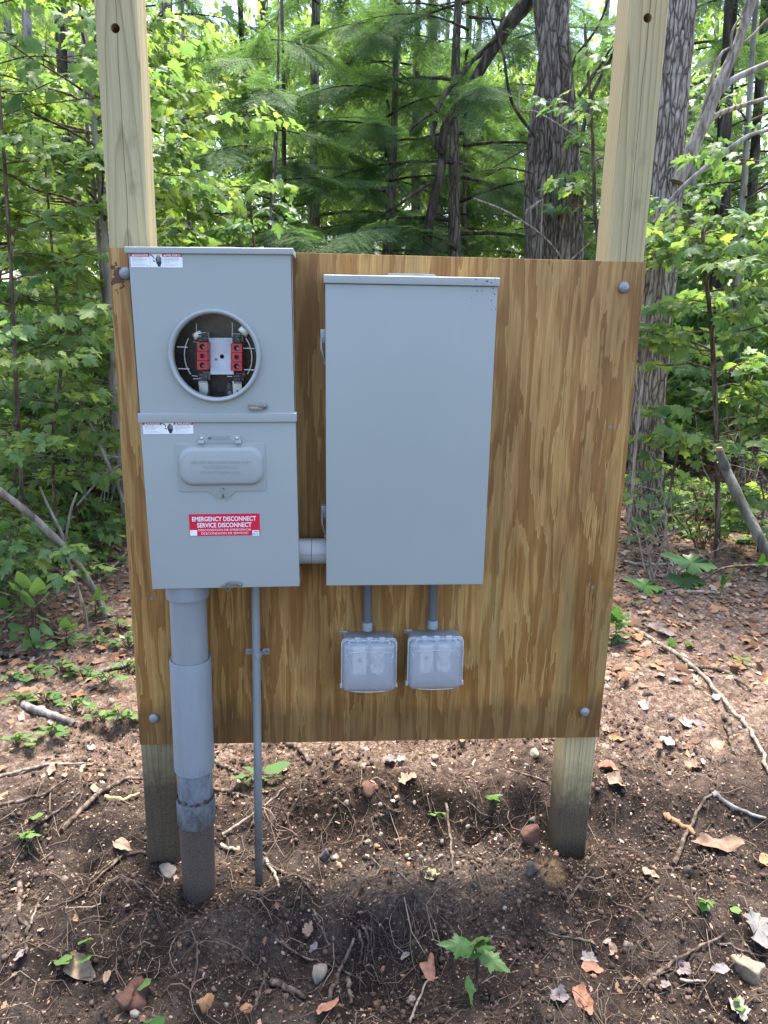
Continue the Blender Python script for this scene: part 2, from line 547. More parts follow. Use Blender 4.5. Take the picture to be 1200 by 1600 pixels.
def bark_mat(name, a, b, c, vs_=1.0, moss=0.0, ridged=False):
    mt, n, p = new_mat(name)
    f = noise(n, coords(n, (26 * vs_, 26 * vs_, 4.5 * vs_)), 1.0, 5, 0.62, 0.4)
    f2 = noise(n, coords(n, (5, 5, 2.2)), 1.0, 3)
    c0 = ramp(n, f, [(0.40, a), (0.50, b), (0.62, c)])
    h = f
    if ridged:
        nz = N(n, 'ShaderNodeTexNoise'); nz.inputs['Scale'].default_value = 9; nz.inputs['Detail'].default_value = 3
        n.links.new(coords(n, (1, 1, .5)), nz.inputs['Vector'])
        ad = N(n, 'ShaderNodeMix', data_type='RGBA', blend_type='LINEAR_LIGHT'); ad.inputs[0].default_value = 1.3
        n.links.new(coords(n, (34 * vs_, 34 * vs_, 5.5 * vs_)), ad.inputs[6]); n.links.new(nz.outputs['Color'], ad.inputs[7])
        vo = N(n, 'ShaderNodeTexVoronoi', feature='DISTANCE_TO_EDGE'); vo.inputs['Scale'].default_value = 1.0
        n.links.new(ad.outputs[2], vo.inputs['Vector'])
        crack = ramp(n, vo.outputs['Distance'], [(0.0, 0.0), (0.10, 0.6), (0.30, 1.0)])
        fine = noise(n, coords(n, (70, 70, 22)), 1.0, 4, 0.7)
        plate = ramp(n, fine, [(0.34, b), (0.64, c)])
        c0 = mixc(n, crack, a, mixc(n, 0.22, plate, c0))
        h = mathn(n, 'ADD', crack, mathn(n, 'MULTIPLY', fine, 0.5))
    c0 = mixc(n, ramp(n, f2, [(0.35, 0.4), (0.65, 0.0)]), c0, a)
    if moss:
        c0 = mixc(n, ramp(n, noise(n, coords(n, (7, 7, 3), loc=(3, 1, 0)), 1.0, 4), [(0.52, 0.0), (0.66, moss)]), c0, (0.085, 0.10, 0.045))
    n.links.new(c0, p.inputs['Base Color']); p.inputs['Roughness'].default_value = 0.9; p.inputs['Specular IOR Level'].default_value = 0.15
    bumpn(n, p, h, 0.9, 0.012)
    return mt


def leaf_mat(name, stops, trans, tfac=0.5, rough=0.42):
    mt, n, p = new_mat(name)
    g = N(n, 'ShaderNodeNewGeometry'); oi = N(n, 'ShaderNodeObjectInfo')
    r_ = mathn(n, 'FRACT', mathn(n, 'ADD', g.outputs['Random Per Island'], oi.outputs['Random']))
    c = ramp(n, r_, stops)
    n.links.new(c, p.inputs['Base Color']); p.inputs['Roughness'].default_value = rough
    p.inputs['Specular IOR Level'].default_value = 0.3
    tl = N(n, 'ShaderNodeBsdfTranslucent')
    n.links.new(mixc(n, 1.0, c, trans, 'MULTIPLY'), tl.inputs['Color'])
    mx = N(n, 'ShaderNodeMixShader'); mx.inputs[0].default_value = tfac
    n.links.new(p.outputs[0], mx.inputs[1]); n.links.new(tl.outputs[0], mx.inputs[2])
    n.links.new(mx.outputs[0], n.nodes['Material Output'].inputs['Surface'])
    return mt


def rand_mat(name, stops, rough=0.85, fine=None):
    mt, n, p = new_mat(name)
    g = N(n, 'ShaderNodeNewGeometry'); oi = N(n, 'ShaderNodeObjectInfo')
    r_ = mathn(n, 'FRACT', mathn(n, 'ADD', g.outputs['Random Per Island'], oi.outputs['Random']))
    c = ramp(n, r_, stops)
    if fine:
        c = mixc(n, 0.7, c, ramp(n, noise(n, coords(n), fine, 4, 0.65), [(0.3, 0.55), (0.7, 1.25)]), 'MULTIPLY')
    n.links.new(c, p.inputs['Base Color']); p.inputs['Roughness'].default_value = rough; p.inputs['Specular IOR Level'].default_value = 0.2
    return mt


def soil_mat():
    mt, n, p = new_mat('soil')
    v = coords(n)
    sep = N(n, 'ShaderNodeSeparateXYZ'); n.links.new(v, sep.inputs[0])
    a = ramp(n, noise(n, v, 5.5, 6, 0.68), [(0.34, (0.019, 0.014, 0.0115)), (0.5, (0.039, 0.028, 0.023)), (0.66, (0.088, 0.066, 0.053))])  # damp disturbed front soil, with the overhead shade also darkened into its colour
    red = ramp(n, noise(n, coords(n, loc=(5, 1, 0)), 3.2, 4, 0.6), [(0.55, 0.0), (0.72, 0.55)])
    a = mixc(n, red, a, (0.085, 0.050, 0.033))
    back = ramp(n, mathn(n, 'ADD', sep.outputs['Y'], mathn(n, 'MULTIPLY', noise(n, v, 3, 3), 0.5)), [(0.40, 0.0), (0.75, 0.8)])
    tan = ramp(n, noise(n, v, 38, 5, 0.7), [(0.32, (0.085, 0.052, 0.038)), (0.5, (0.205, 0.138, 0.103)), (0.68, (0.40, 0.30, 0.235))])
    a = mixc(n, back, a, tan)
    def patch(cx, cy_, rx, ry, wob, seed):
        d_ = N(n, 'ShaderNodeVectorMath', operation='LENGTH')
        n.links.new(coords(n, (1 / rx, 1 / ry, 0), loc=(-cx / rx, -cy_ / ry, 0)), d_.inputs[0])
        dd_ = mathn(n, 'ADD', d_.outputs['Value'], mathn(n, 'MULTIPLY', mathn(n, 'SUBTRACT', noise(n, coords(n, loc=(seed, 0, 0)), 9, 5, 0.65), 0.5), wob))
        return ramp(n, dd_, [(0.62, 1.0), (0.95, 0.0)])
    dug = ramp(n, noise(n, v, 60, 5, 0.75), [(0.34, (0.012, 0.008, 0.006)), (0.52, (0.034, 0.022, 0.016)), (0.68, (0.085, 0.053, 0.036))])
    a = mixc(n, mathn(n, 'MULTIPLY', patch(0.02, 0.15, .36, .13, 1.1, 1), .85), a, dug)
    a = mixc(n, mathn(n, 'MULTIPLY', patch(0.60, -0.12, .26, .14, 1.1, 2), .7), a, dug)
    a = mixc(n, mathn(n, 'MULTIPLY', patch(-0.62, -0.10, .24, .15, 1.1, 3), .7), a, dug)
    sandy = ramp(n, noise(n, v, 120, 4, 0.75), [(0.34, (0.050, 0.036, 0.027)), (0.52, (0.105, 0.079, 0.060)), (0.68, (0.20, 0.155, 0.118))])
    a = mixc(n, mathn(n, 'MULTIPLY', patch(0.16, -0.10, .36, .13, 1.0, 4), .8), a, sandy)
    a = mixc(n, mathn(n, 'MULTIPLY', patch(-0.38, -0.22, .13, .10, .9, 5), .75), a, sandy)
    ochre = patch(0.47, -0.10, .05, .06, .8, 6)
    a = mixc(n, mathn(n, 'MULTIPLY', ochre, .7), a, (0.26, 0.165, 0.08))
    vo = N(n, 'ShaderNodeTexVoronoi'); vo.inputs['Scale'].default_value = 190; n.links.new(v, vo.inputs['Vector'])
    grains = mathn(n, 'LESS_THAN', vo.outputs['Distance'], 0.28)
    pick = mathn(n, 'GREATER_THAN', mathn(n, 'FRACT', mathn(n, 'MULTIPLY', N_sep(n, vo.outputs['Color']), 7.3)), 0.72)
    a = mixc(n, mathn(n, 'MULTIPLY', mathn(n, 'MULTIPLY', grains, pick), 0.75), a, (0.218, 0.158, 0.109))
    a = mixc(n, 0.6, a, ramp(n, noise(n, v, 330, 3, 0.7), [(0.3, 0.30), (0.7, 1.6)]), 'MULTIPLY')
    a = mixc(n, 0.7, a, ramp(n, noise(n, v, 75, 4, 0.7), [(0.35, 0.4), (0.65, 1.35)]), 'MULTIPLY')
    n.links.new(a, p.inputs['Base Color'])
    p.inputs['Roughness'].default_value = 0.95; p.inputs['Specular IOR Level'].default_value = 0.12
    bumpn(n, p, mathn(n, 'ADD', noise(n, v, 120, 5, 0.75), mathn(n, 'MULTIPLY', grains, 0.2)), 0.9, 0.010)
    return mt


def N_sep(n, c):
    s = N(n, 'ShaderNodeSeparateColor'); n.links.new(c, s.inputs[0])
    return s.outputs[0]


def clear_mat(name, tint=(1, 1, 1), gloss=0.12):
    mt, n, p = new_mat(name)
    tr = N(n, 'ShaderNodeBsdfTransparent'); tr.inputs[0].default_value = (*tint, 1)
    gl = N(n, 'ShaderNodeBsdfGlossy'); gl.inputs['Roughness'].default_value = 0.04
    fr = N(n, 'ShaderNodeFresnel'); fr.inputs[0].default_value = 1.35
    mx = N(n, 'ShaderNodeMixShader')
    n.links.new(fr.outputs[0], mx.inputs[0]); n.links.new(tr.outputs[0], mx.inputs[1]); n.links.new(gl.outputs[0], mx.inputs[2])
    n.links.new(mx.outputs[0], n.nodes['Material Output'].inputs['Surface'])
    return mt


def frosted_mat():
    mt, n, p = new_mat('frosted_plastic')
    rf = N(n, 'ShaderNodeBsdfRefraction'); rf.inputs['Roughness'].default_value = 0.46; rf.inputs['IOR'].default_value = 1.33
    rf.inputs['Color'].default_value = (0.97, 0.98, 1, 1)
    df = N(n, 'ShaderNodeBsdfTranslucent'); df.inputs[0].default_value = (0.8, 0.83, 0.88, 1)
    dd = N(n, 'ShaderNodeBsdfDiffuse'); dd.inputs[0].default_value = (0.72, 0.75, 0.80, 1)
    gl = N(n, 'ShaderNodeBsdfGlossy'); gl.inputs['Roughness'].default_value = 0.08
    m0 = N(n, 'ShaderNodeMixShader'); m0.inputs[0].default_value = 0.5
    n.links.new(df.outputs[0], m0.inputs[1]); n.links.new(dd.outputs[0], m0.inputs[2])
    m1 = N(n, 'ShaderNodeMixShader'); m1.inputs[0].default_value = 0.46
    n.links.new(rf.outputs[0], m1.inputs[1]); n.links.new(m0.outputs[0], m1.inputs[2])
    fr = N(n, 'ShaderNodeFresnel'); fr.inputs[0].default_value = 1.45
    m2 = N(n, 'ShaderNodeMixShader')
    n.links.new(fr.outputs[0], m2.inputs[0]); n.links.new(m1.outputs[0], m2.inputs[1]); n.links.new(gl.outputs[0], m2.inputs[2])
    n.links.new(m2.outputs[0], n.nodes['Material Output'].inputs['Surface'])
    return mt


M = {}
M['paint'] = paint_mat()
M['paint_specks'] = paint_mat('grey_paint_specked', True)
M['ply'] = plywood_mat()
M['post_l'] = post_mat('treated_pine', (0.006, 0.075), -0.040, 0.50)
M['post_r'] = post_mat('treated_pine_streaked', (0.055, 0.05), 0.022, 0.30, (1.03, 0.99, 0.93))
PVC = (0.228, 0.255, 0.285)
M['pvc'] = pvc_mat('grey_pvc', (0.225, 0.245, 0.255))
M['pvc_blue'] = pvc_mat('bluish_grey_pvc', PVC, (0.213, 0.319, 0.30))
M['pvc_sleeve'] = pvc_mat('bluish_grey_pvc_splashed', PVC, (0.18, 0.34, 0.35), (0.075, 0.07, 0.065))
M['pvc_low'] = pvc_mat('scuffed_pvc', (0.19, 0.225, 0.27), (0.16, 0.40, 0.45), (0.055, 0.05, 0.045))
M['pvc_mud'] = pvc_mat('mud_caked_pvc', PVC, (0.198, 0.243, 0.038), (0.065, 0.047, 0.036))
M['pvc_thin'] = pvc_mat('thin_grey_pvc', (0.228, 0.247, 0.262), (0.091, 0.380, 0.266), (0.076, 0.067, 0.059))
M['pvc_pale'] = pvc_mat('pale_pvc', (0.380, 0.372, 0.380))
M['pvc_dark'] = pvc_mat('dark_grey_pvc', (0.095, 0.106, 0.122))
M['zinc'] = plain('galvanised_zinc', (0.24, 0.25, 0.262), 0.5, 0.6, 0.4, 0.6, 260)
M['steel'] = plain('dull_steel', (0.22, 0.22, 0.215), 0.36, 0.75, 0.35)
M['alu'] = plain('aluminium', (0.62, 0.64, 0.67), 0.33, 0.8, 0.2)
M['plate'] = plain('zinc_plate', (0.62, 0.68, 0.78), 0.5, 0.3, 0.18, 0.2, 120)
M['red'] = plain('red_plastic', (0.42, 0.022, 0.035), 0.45, 0, 0.15)
M['black'] = plain('black_plastic', (0.012, 0.013, 0.016), 0.35, 0, 0.4)
M['inner'] = plain('dark_steel', (0.010, 0.013, 0.019), 0.28, 0.1, 0.5)
M['white'] = plain('white_plastic', (0.80, 0.80, 0.78), 0.4)
M['tape'] = plain('sticker_white', (0.78, 0.80, 0.82), 0.35)
M['ink'] = plain('black_ink', (0.015, 0.015, 0.02), 0.4)
M['sred'] = plain('sticker_red', (0.62, 0.008, 0.045), 0.35)
M['dred'] = plain('sticker_dark_red', (0.50, 0.02, 0.06), 0.35)
M['clear'] = clear_mat('clear_cover')
M['clearish'] = clear_mat('clear_polycarbonate', (0.93, 0.95, 0.97))
M['frost'] = frosted_mat()
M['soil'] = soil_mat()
M['bark'] = bark_mat('ridged_bark', (0.062, 0.049, 0.040), (0.20, 0.155, 0.128), (0.38, 0.32, 0.275), 0.9, 0.3, True)
M['bark_pale'] = bark_mat('pale_flaky_bark', (0.095, 0.070, 0.055), (0.30, 0.24, 0.20), (0.60, 0.53, 0.475), 1.25, 0.08, True)
M['bark_grey'] = bark_mat('smooth_grey_bark', (0.117, 0.104, 0.090), (0.234, 0.211, 0.189), (0.360, 0.333, 0.306), 0.8, 0.2)
M['bark_dark'] = bark_mat('dark_bark', (0.027, 0.023, 0.018), (0.068, 0.054, 0.045), (0.144, 0.117, 0.099), 1.0, 0.15)
M['bark_olive'] = bark_mat('olive_grey_bark', (0.055, 0.055, 0.042), (0.105, 0.105, 0.085), (0.17, 0.165, 0.14), 0.8, 0.2)
M['twig_pale'] = bark_mat('pale_twig_bark', (0.144, 0.113, 0.086), (0.270, 0.225, 0.180), (0.405, 0.351, 0.297), 2.0)
M['twig'] = bark_mat('brown_twig_bark', (0.045, 0.032, 0.023), (0.108, 0.077, 0.059), (0.216, 0.167, 0.135), 2.0)
M['maple'] = leaf_mat('maple_leaf', [(0, (0.100, 0.175, 0.056)), (0.5, (0.145, 0.232, 0.074)), (0.85, (0.190, 0.278, 0.084)), (1, (0.25, 0.32, 0.085))], (1.65, 1.6, 0.95), 0.53)
M['maple_deep'] = leaf_mat('deep_green_leaf', [(0, (0.076, 0.148, 0.060)), (0.6, (0.115, 0.205, 0.080)), (1, (0.155, 0.242, 0.088))], (1.6, 1.62, 0.95), 0.5)
M['far_leaf'] = leaf_mat('sunny_leaf', [(0, (0.100, 0.170, 0.050)), (0.5, (0.155, 0.235, 0.064)), (0.85, (0.205, 0.285, 0.078)), (1, (0.27, 0.33, 0.085))], (1.65, 1.6, 1.0), 0.57)
M['hemlock'] = leaf_mat('hemlock_needles', [(0, (0.058, 0.112, 0.055)), (0.6, (0.090, 0.162, 0.070)), (1, (0.15, 0.235, 0.075))], (1.5, 1.55, 0.9), 0.48, 0.7)
M['seedling'] = leaf_mat('seedling_leaf', [(0, (0.10, 0.185, 0.062)), (1, (0.165, 0.255, 0.085))], (1.3, 1.4, 0.8), 0.4)
M['seedling_gloss'] = leaf_mat('dark_seedling_leaf', [(0, (0.055, 0.130, 0.038)), (1, (0.088, 0.175, 0.05))], (1.3, 1.4, 0.8), 0.4)
M['twig_leaf'] = leaf_mat('chewed_leaf', [(0, (0.022, 0.062, 0.012)), (1, (0.035, 0.085, 0.018))], (1.6, 1.7, 0.6), 0.35)  # leaves hang backlit; that shade is put into their dark base colour
M['yellow_leaf'] = leaf_mat('yellowing_leaf', [(0, (0.28, 0.30, 0.05)), (1, (0.20, 0.27, 0.05))], (1.3, 1.3, 0.7), 0.4)
M['litter'] = rand_mat('leaf_litter', [(0, (0.086, 0.047, 0.030)), (0.3, (0.187, 0.109, 0.070)), (0.55, (0.281, 0.164, 0.098)), (0.75, (0.234, 0.183, 0.164)), (0.9, (0.367, 0.281, 0.211)), (1, (0.312, 0.133, 0.058))], 0.8)
M['rusty'] = rand_mat('rusty_leaves', [(0, (0.10, 0.050, 0.028)), (0.35, (0.20, 0.10, 0.055)), (0.7, (0.30, 0.165, 0.095)), (0.9, (0.32, 0.235, 0.18)), (1, (0.38, 0.20, 0.09))], 0.8)
M['chips'] = rand_mat('soil_chips', [(0, (0.035, 0.022, 0.016)), (0.45, (0.094, 0.058, 0.039)), (0.7, (0.195, 0.129, 0.090)), (1, (0.351, 0.265, 0.195))], 0.9)
M['crumb'] = rand_mat('soil_crumbs', [(0, (0.039, 0.026, 0.020)), (0.5, (0.070, 0.047, 0.035)), (0.85, (0.109, 0.074, 0.055)), (1, (0.187, 0.125, 0.086))], 0.95, 160)
M['pebble'] = rand_mat('pebbles', [(0, (0.125, 0.086, 0.058)), (0.35, (0.234, 0.172, 0.121)), (0.65, (0.312, 0.250, 0.187)), (0.88, (0.390, 0.335, 0.273)), (1, (0.218, 0.113, 0.058))], 0.75, 120)


def stone_mat(name, a, b, patch=None):
    mt, n, p = new_mat(name)
    v = coords(n)
    c = ramp(n, noise(n, v, 45, 5, 0.65), [(0.33, a), (0.66, b)])
    if patch:
        c = mixc(n, ramp(n, noise(n, coords(n, loc=(2, 1, 4)), 22, 3), [(0.5, 0.0), (0.62, 0.7)]), c, patch)
    n.links.new(c, p.inputs['Base Color']); p.inputs['Roughness'].default_value = 0.85
    bumpn(n, p, noise(n, v, 90, 5, 0.7), 0.6, 0.004)
    return mt


M['st_quartz'] = stone_mat('stained_quartz', (0.19, 0.155, 0.115), (0.36, 0.315, 0.26), (0.26, 0.145, 0.055))
M['st_tan'] = stone_mat('tan_rock', (0.12, 0.085, 0.058), (0.27, 0.205, 0.15))
M['st_pale'] = stone_mat('pale_pebble', (0.14, 0.11, 0.083), (0.29, 0.245, 0.195))
M['st_orange'] = stone_mat('orange_stone', (0.172, 0.078, 0.035), (0.312, 0.164, 0.078))
M['st_dark'] = stone_mat('dark_stone', (0.031, 0.026, 0.023), (0.086, 0.070, 0.061))
M['st_grey'] = stone_mat('grey_stone', (0.101, 0.086, 0.074), (0.211, 0.183, 0.156))
M['rootlet'] = rand_mat('rootlets', [(0, (0.05, 0.034, 0.026)), (0.5, (0.10, 0.07, 0.052)), (0.85, (0.16, 0.115, 0.085)), (1, (0.28, 0.21, 0.155))], 0.9)
M['clod'] = stone_mat('red_clod', (0.043, 0.017, 0.010), (0.117, 0.051, 0.030))


def dead_mat(name, a, b):
    mt, n, p = new_mat(name)
    v = coords(n)
    c = ramp(n, noise(n, v, 60, 5, 0.65), [(0.3, a), (0.7, b)])
    n.links.new(c, p.inputs['Base Color']); p.inputs['Roughness'].default_value = 0.75
    bumpn(n, p, noise(n, v, 150, 4), 0.5, 0.002)
    return mt


M['d_tan'] = dead_mat('tan_dead_leaf', (0.156, 0.098, 0.062), (0.281, 0.191, 0.129))
M['d_lilac'] = dead_mat('greyish_lilac_dead_leaf', (0.115, 0.09, 0.088), (0.215, 0.175, 0.17))
M['d_white'] = dead_mat('whitish_dead_leaf', (0.17, 0.14, 0.12), (0.30, 0.255, 0.225))
M['d_copper'] = dead_mat('copper_dead_leaf', (0.172, 0.070, 0.039), (0.328, 0.156, 0.094))
M['d_orange'] = dead_mat('orange_dead_leaf', (0.218, 0.101, 0.039), (0.328, 0.172, 0.078))
M['d_brown'] = dead_mat('brown_dead_leaf', (0.117, 0.066, 0.039), (0.234, 0.140, 0.086))
M['d_grey'] = dead_mat('grey_dead_leaf', (0.085, 0.078, 0.072), (0.16, 0.148, 0.138))
M['d_green'] = dead_mat('yellow_green_leaf', (0.203, 0.195, 0.078), (0.312, 0.265, 0.133))

# ------------------------------------------------------------------ ground
def axis(parts):
    out = [parts[0][0]]
    for a, b, s in parts:
        k = max(1, int(round((b - a) / s)))
        out += list(a + (b - a) * np.arange(1, k + 1) / k)
    return np.array(out)


gx = np.concatenate([axis([(-60, -20, 8), (-20, -6, 1.2), (-6, -2.4, 0.15), (-2.4, -1.05, 0.02), (-1.05, 1.0, 0.0075), (1.0, 2.6, 0.02), (2.6, 6, 0.15), (6, 20, 1.2), (20, 60, 8)])])
gy = np.concatenate([axis([(-30, -6, 4), (-6, -1.2, 0.4), (-1.2, -0.72, 0.03), (-0.72, 0.55, 0.0075), (0.55, 1.6, 0.014), (1.6, 3.4, 0.03), (3.4, 8, 0.15), (8, 20, 1.0), (20, 80, 6)])])
X, Y = np.meshgrid(gx, gy)
Z = ground_h(X, Y)
V = np.stack([X, Y, Z], -1).reshape(-1, 3)
nx, ny = len(gx), len(gy)
ii = (np.arange(ny - 1)[:, None] * nx + np.arange(nx - 1)[None]).reshape(-1)
F = np.stack([ii, ii + 1, ii + 1 + nx, ii + nx], 1)
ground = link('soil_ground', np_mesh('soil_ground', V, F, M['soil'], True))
tag(ground, 'bare dark brown disturbed soil of the clearing', None, None, 'structure')

# ------------------------------------------------------------------ lettering
def text_geo(s, bold=0.0):
    cu = bpy.data.curves.new('lettering', 'FONT')
    cu.body = s; cu.size = 1; cu.offset = bold; cu.resolution_u = 3
    o = bpy.data.objects.new('lettering', cu); col.objects.link(o)
    bpy.context.view_layer.update()
    me = bpy.data.meshes.new_from_object(o.evaluated_get(bpy.context.evaluated_depsgraph_get()))
    vs_ = np.array([v.co[:] for v in me.vertices]); fs = [tuple(p.vertices) for p in me.polygons]
    bpy.data.objects.remove(o); bpy.data.curves.remove(cu); bpy.data.meshes.remove(me)
    return vs_, fs


def lettering(mb, s, x0, x1, z0, z1, y, bold=0.0, extr=0.0):
    vs_, fs = text_geo(s, bold)
    lo, hi = vs_.min(0), vs_.max(0)
    px = x0 + (vs_[:, 0] - lo[0]) / max(1e-6, hi[0] - lo[0]) * (x1 - x0)
    pz = z0 + (vs_[:, 1] - lo[1]) / max(1e-6, hi[1] - lo[1]) * (z1 - z0)
    mb.add(np.stack([px, np.full_like(px, y), pz], 1), fs)
    if extr:                                            # side walls for embossed letters
        cnt = {}
        for f in fs:
            for i in range(len(f)):
                e = (f[i], f[(i + 1) % len(f)])
                cnt[e] = 1
        k = len(mb.v)
        mb.v += [(a, y + extr, b) for a, b in zip(px, pz)]
        base = k - len(vs_)
        for (a, b) in cnt:
            if (b, a) not in cnt:
                mb.f.append((base + b, base + a, k + a, k + b))
    return mb


# ------------------------------------------------------------------ posts
def post(name, x0, x1, ztop, hole, mat, label, zb=-0.25):
    cx = (x0 + x1) / 2; hw = (x1 - x0) / 2
    y0, y1 = 0.019, 0.108
    r_ = thing(name, (cx, (y0 + y1) / 2, 0), label, 'post', 'treated square posts holding the plywood')
    hy = (y1 - y0) / 2
    mb = MB(); b = 0.004                                   # eased corners
    hx, hz = hole[0] - cx, hole[1]
    s = 0.02
    fx0, fx1 = -hw + b, hw - b
    mb.holed(hx - s, hx + s, hz - s, hz + s, hx, hz, 0.0095, -hy, hy - 0.03, 28)
    for (a0, a1, c0, c1) in ((fx0, fx1, zb, hz - s), (fx0, fx1, hz + s, ztop), (fx0, hx - s, hz - s, hz + s), (hx + s, fx1, hz - s, hz + s)):
        mb.add([(a0, -hy, c0), (a1, -hy, c0), (a1, -hy, c1), (a0, -hy, c1)], [(0, 1, 2, 3)])
    ring = [(fx1, -hy), (hw, -hy + b), (hw, hy - b), (fx1, hy), (fx0, hy), (-hw, hy - b), (-hw, -hy + b), (fx0, -hy)]
    k = len(mb.v)
    for z in (zb, ztop):
        mb.v += [(a, c, z) for a, c in ring]
    for j in range(7):
        mb.f.append((k + j, k + j + 1, k + 8 + j + 1, k + 8 + j))
    mb.f.append(tuple(k + 8 + j for j in range(8)))
    o = obj('timber', mb, mat, r_)
    mh = MB(); mh.lathe_y([(0.0105, hy - 0.03)], hx, hz, 20); mh.f.append(tuple(range(20)))
    return r_


lt = at(180, 44, 0.019); rt = at(1012, 28, 0.019)
post('wooden_post', -0.6125, -0.5250, 2.35, (lt[0], lt[2]), M['post_l'], 'left treated pine post rising behind the meter box, its foot caked with brown mud')
post('wooden_post', 0.5235, 0.6110, 2.35, (rt[0], rt[2]), M['post_r'], 'right treated pine post, clean pale wood with a side knot, standing clear of the boxes')

# ------------------------------------------------------------------ plywood
HB = 1.226
ply = thing('plywood_panel', (0, 0, ZB - HB), 'square brown grained plywood sheet bolted across the two posts', 'plywood sheet')
ply.rotation_euler = (0, 0, 0)
mb = MB(); mb.box(-0.6096, 0.6096, 0, 0.0175, 0, HB)
obj('sheet', mb, M['ply'], ply, 0.0012, 2)
bolt_me = None


def bolt(px, py, r_=0.0125):
    p = at(px, py, 0.0)
    b = MB(); b.lathe_y([(r_, -0.0005), (r_ * 1.02, -0.0025), (r_ * 0.9, -0.0055), (r_ * 0.62, -0.0082), (r_ * 0.25, -0.0095), (0.0004, -0.0097)], 0, 0, 24)
    t = MB(); lettering(t, '25', -0.005, 0.005, -0.004, 0.004, -0.0098, 0.01, 0.002)
    b.add(t.v, t.f)
    o = obj('carriage_bolt', b, M['zinc'], ply, angle=40)
    o.location = (p[0], 0, p[2] - (ZB - HB))
    o.rotation_euler = (0, random.uniform(-1, 1), 0)


for q in ((196, 427), (974, 449), (241, 1122), (913, 1112)):
    bolt(*q, 0.0135)
for q in ((953, 667), (926, 917), (237, 934)):
    p = at(*q, 0)
    b = MB(); b.lathe_y([(0.0045, -0.0002), (0.0045, -0.0008), (0.0018, -0.0008), (0.0014, 0.0), (0.0003, 0.0002)], 0, 0, 16)
    o = obj('screw', b, M['zinc'], ply); o.location = (p[0], -0.0005, p[2] - (ZB - HB))


# ------------------------------------------------------------------ local frames
class Frame:
    def __init__(s, name, px, py, d, tilt, label, cat, group=None):
        p = at(px, py, -d)
        s.o = np.array([p[0], -0.001, p[2]]); s.a = R(tilt)
        s.root = thing(name, tuple(s.o), label, cat, group, (0, s.a, 0))

    def __call__(s, px, py, d):                           # photo pixel on the plane y = -d, in the thing's own x,z
        p = at(px, py, -d) - s.o
        c, q = math.cos(s.a), math.sin(s.a)
        return p[0] * c - p[2] * q, p[0] * q + p[2] * c


# ------------------------------------------------------------------ meter box
D = 0.118
fm = Frame('meter_box', 354, 918, D, -1.0, 'tall grey steel meter box with a round open socket and red disconnect sticker', 'meter box')
mr_ = fm.root
W2 = 0.1685
ztop = 0.748
zb0 = fm(340, 660, D + .004)[1]; zb1 = fm(340, 645.5, D + .004)[1]     # band between the covers
ztl = fm(330, 396.8, D + .004)[1]
cx, cz = fm(335.5, 556.5, D + .006)
RI, RO = 0.0885, 0.0985
# hollow back box: back and four walls
mb = MB()
mb.box(-0.164, 0.164, -0.006, 0.0, 0.004, ztop - .004)
mb.box(-0.164, -0.1615, -D + .004, -0.006, 0.004, ztop - .004); mb.box(0.1615, 0.164, -D + .004, -0.006, 0.004, ztop - .004)
mb.box(-0.1615, 0.1615, -D + .004, -0.006, 0.004, 0.0065); mb.box(-0.1615, 0.1615, -D + .004, -0.006, ztop - .0065, ztop - .004)
obj('enclosure', mb, M['paint'], mr_)
mb = MB()
mb.holed(-W2, W2, zb1 - .004, ztl + .006, cx, cz, RI + .004, -D, -D + .004, 96)
k = len(mb.v)
mb.box(-W2, -W2 + .0015, -D + .00, -D + .025, zb1 - .004, ztl + .006); mb.box(W2 - .0015, W2, -D, -D + .025, zb1 - .004, ztl + .006)
obj('upper_cover', mb, M['paint'], mr_, angle=50)
mb = MB(); mb.box(-W2 - .0045, W2 + .0045, -D - .006, -.002, ztl, ztop)
obj('rain_cap', mb, M['paint'], mr_, 0.002, 3)
mb = MB(); mb.box(-W2 - .003, W2 + .003, -D - .007, -D + .020, zb0, zb1)
obj('cover_band', mb, M['paint'], mr_, 0.0025, 3)
mb = MB(); mb.box(-W2, W2, -D - .001, -D + .028, 0, zb0 - .0005)
obj('lower_cover', mb, M['paint'], mr_, 0.0018, 3)
a = fm(336, 381, .06)
mb = MB(); mb.prism(rrect(-.045, .05, 0, .0035, .0015), -.095, -.03); 
o = obj('hub_plate', mb, M['zinc'], mr_, 0.001); o.location = (0, 0, ztop)
# socket ring
mb = MB(); mb.lathe_y([(RO + .0005, -D - .0005), (RO - .0005, -D - .008), (RO - .0018, -D - .0115), (RO - .0042, -D - .0132), (RO - .0072, -D - .0122), (RI, -D - .008), (RI, -D + .012)], cx, cz, 96)
obj('socket_ring', mb, M['paint'], mr_, angle=60)
mb = MB(); mb.lathe_y([(RI - .0008, -D - .006), (0.06, -D - .0065), (0.03, -D - .0070), (0.0005, -D - .0072)], cx, cz, 96)
obj('clear_cover', mb, M['clear'], mr_, angle=60)
# inside of the socket
mb = MB(); mb.box(cx - .125, cx + .125, -.020, -.012, cz - .12, cz + .12)
obj('backplate', mb, M['inner'], mr_)
DD = D - .022                                              # depth of the terminal faces


def fl(px, py, d=DD): return fm(px, py, d)


def pxbox(mb, x0, y0, x1, y1, d0, d1):                     # photo pixel box on plane -d0, running back to -d1
    a = fm(x0, y1, d0); b = fm(x1, y0, d0)
    return mb.box(min(a[0], b[0]), max(a[0], b[0]), -d0, -d1, min(a[1], b[1]), max(a[1], b[1]))


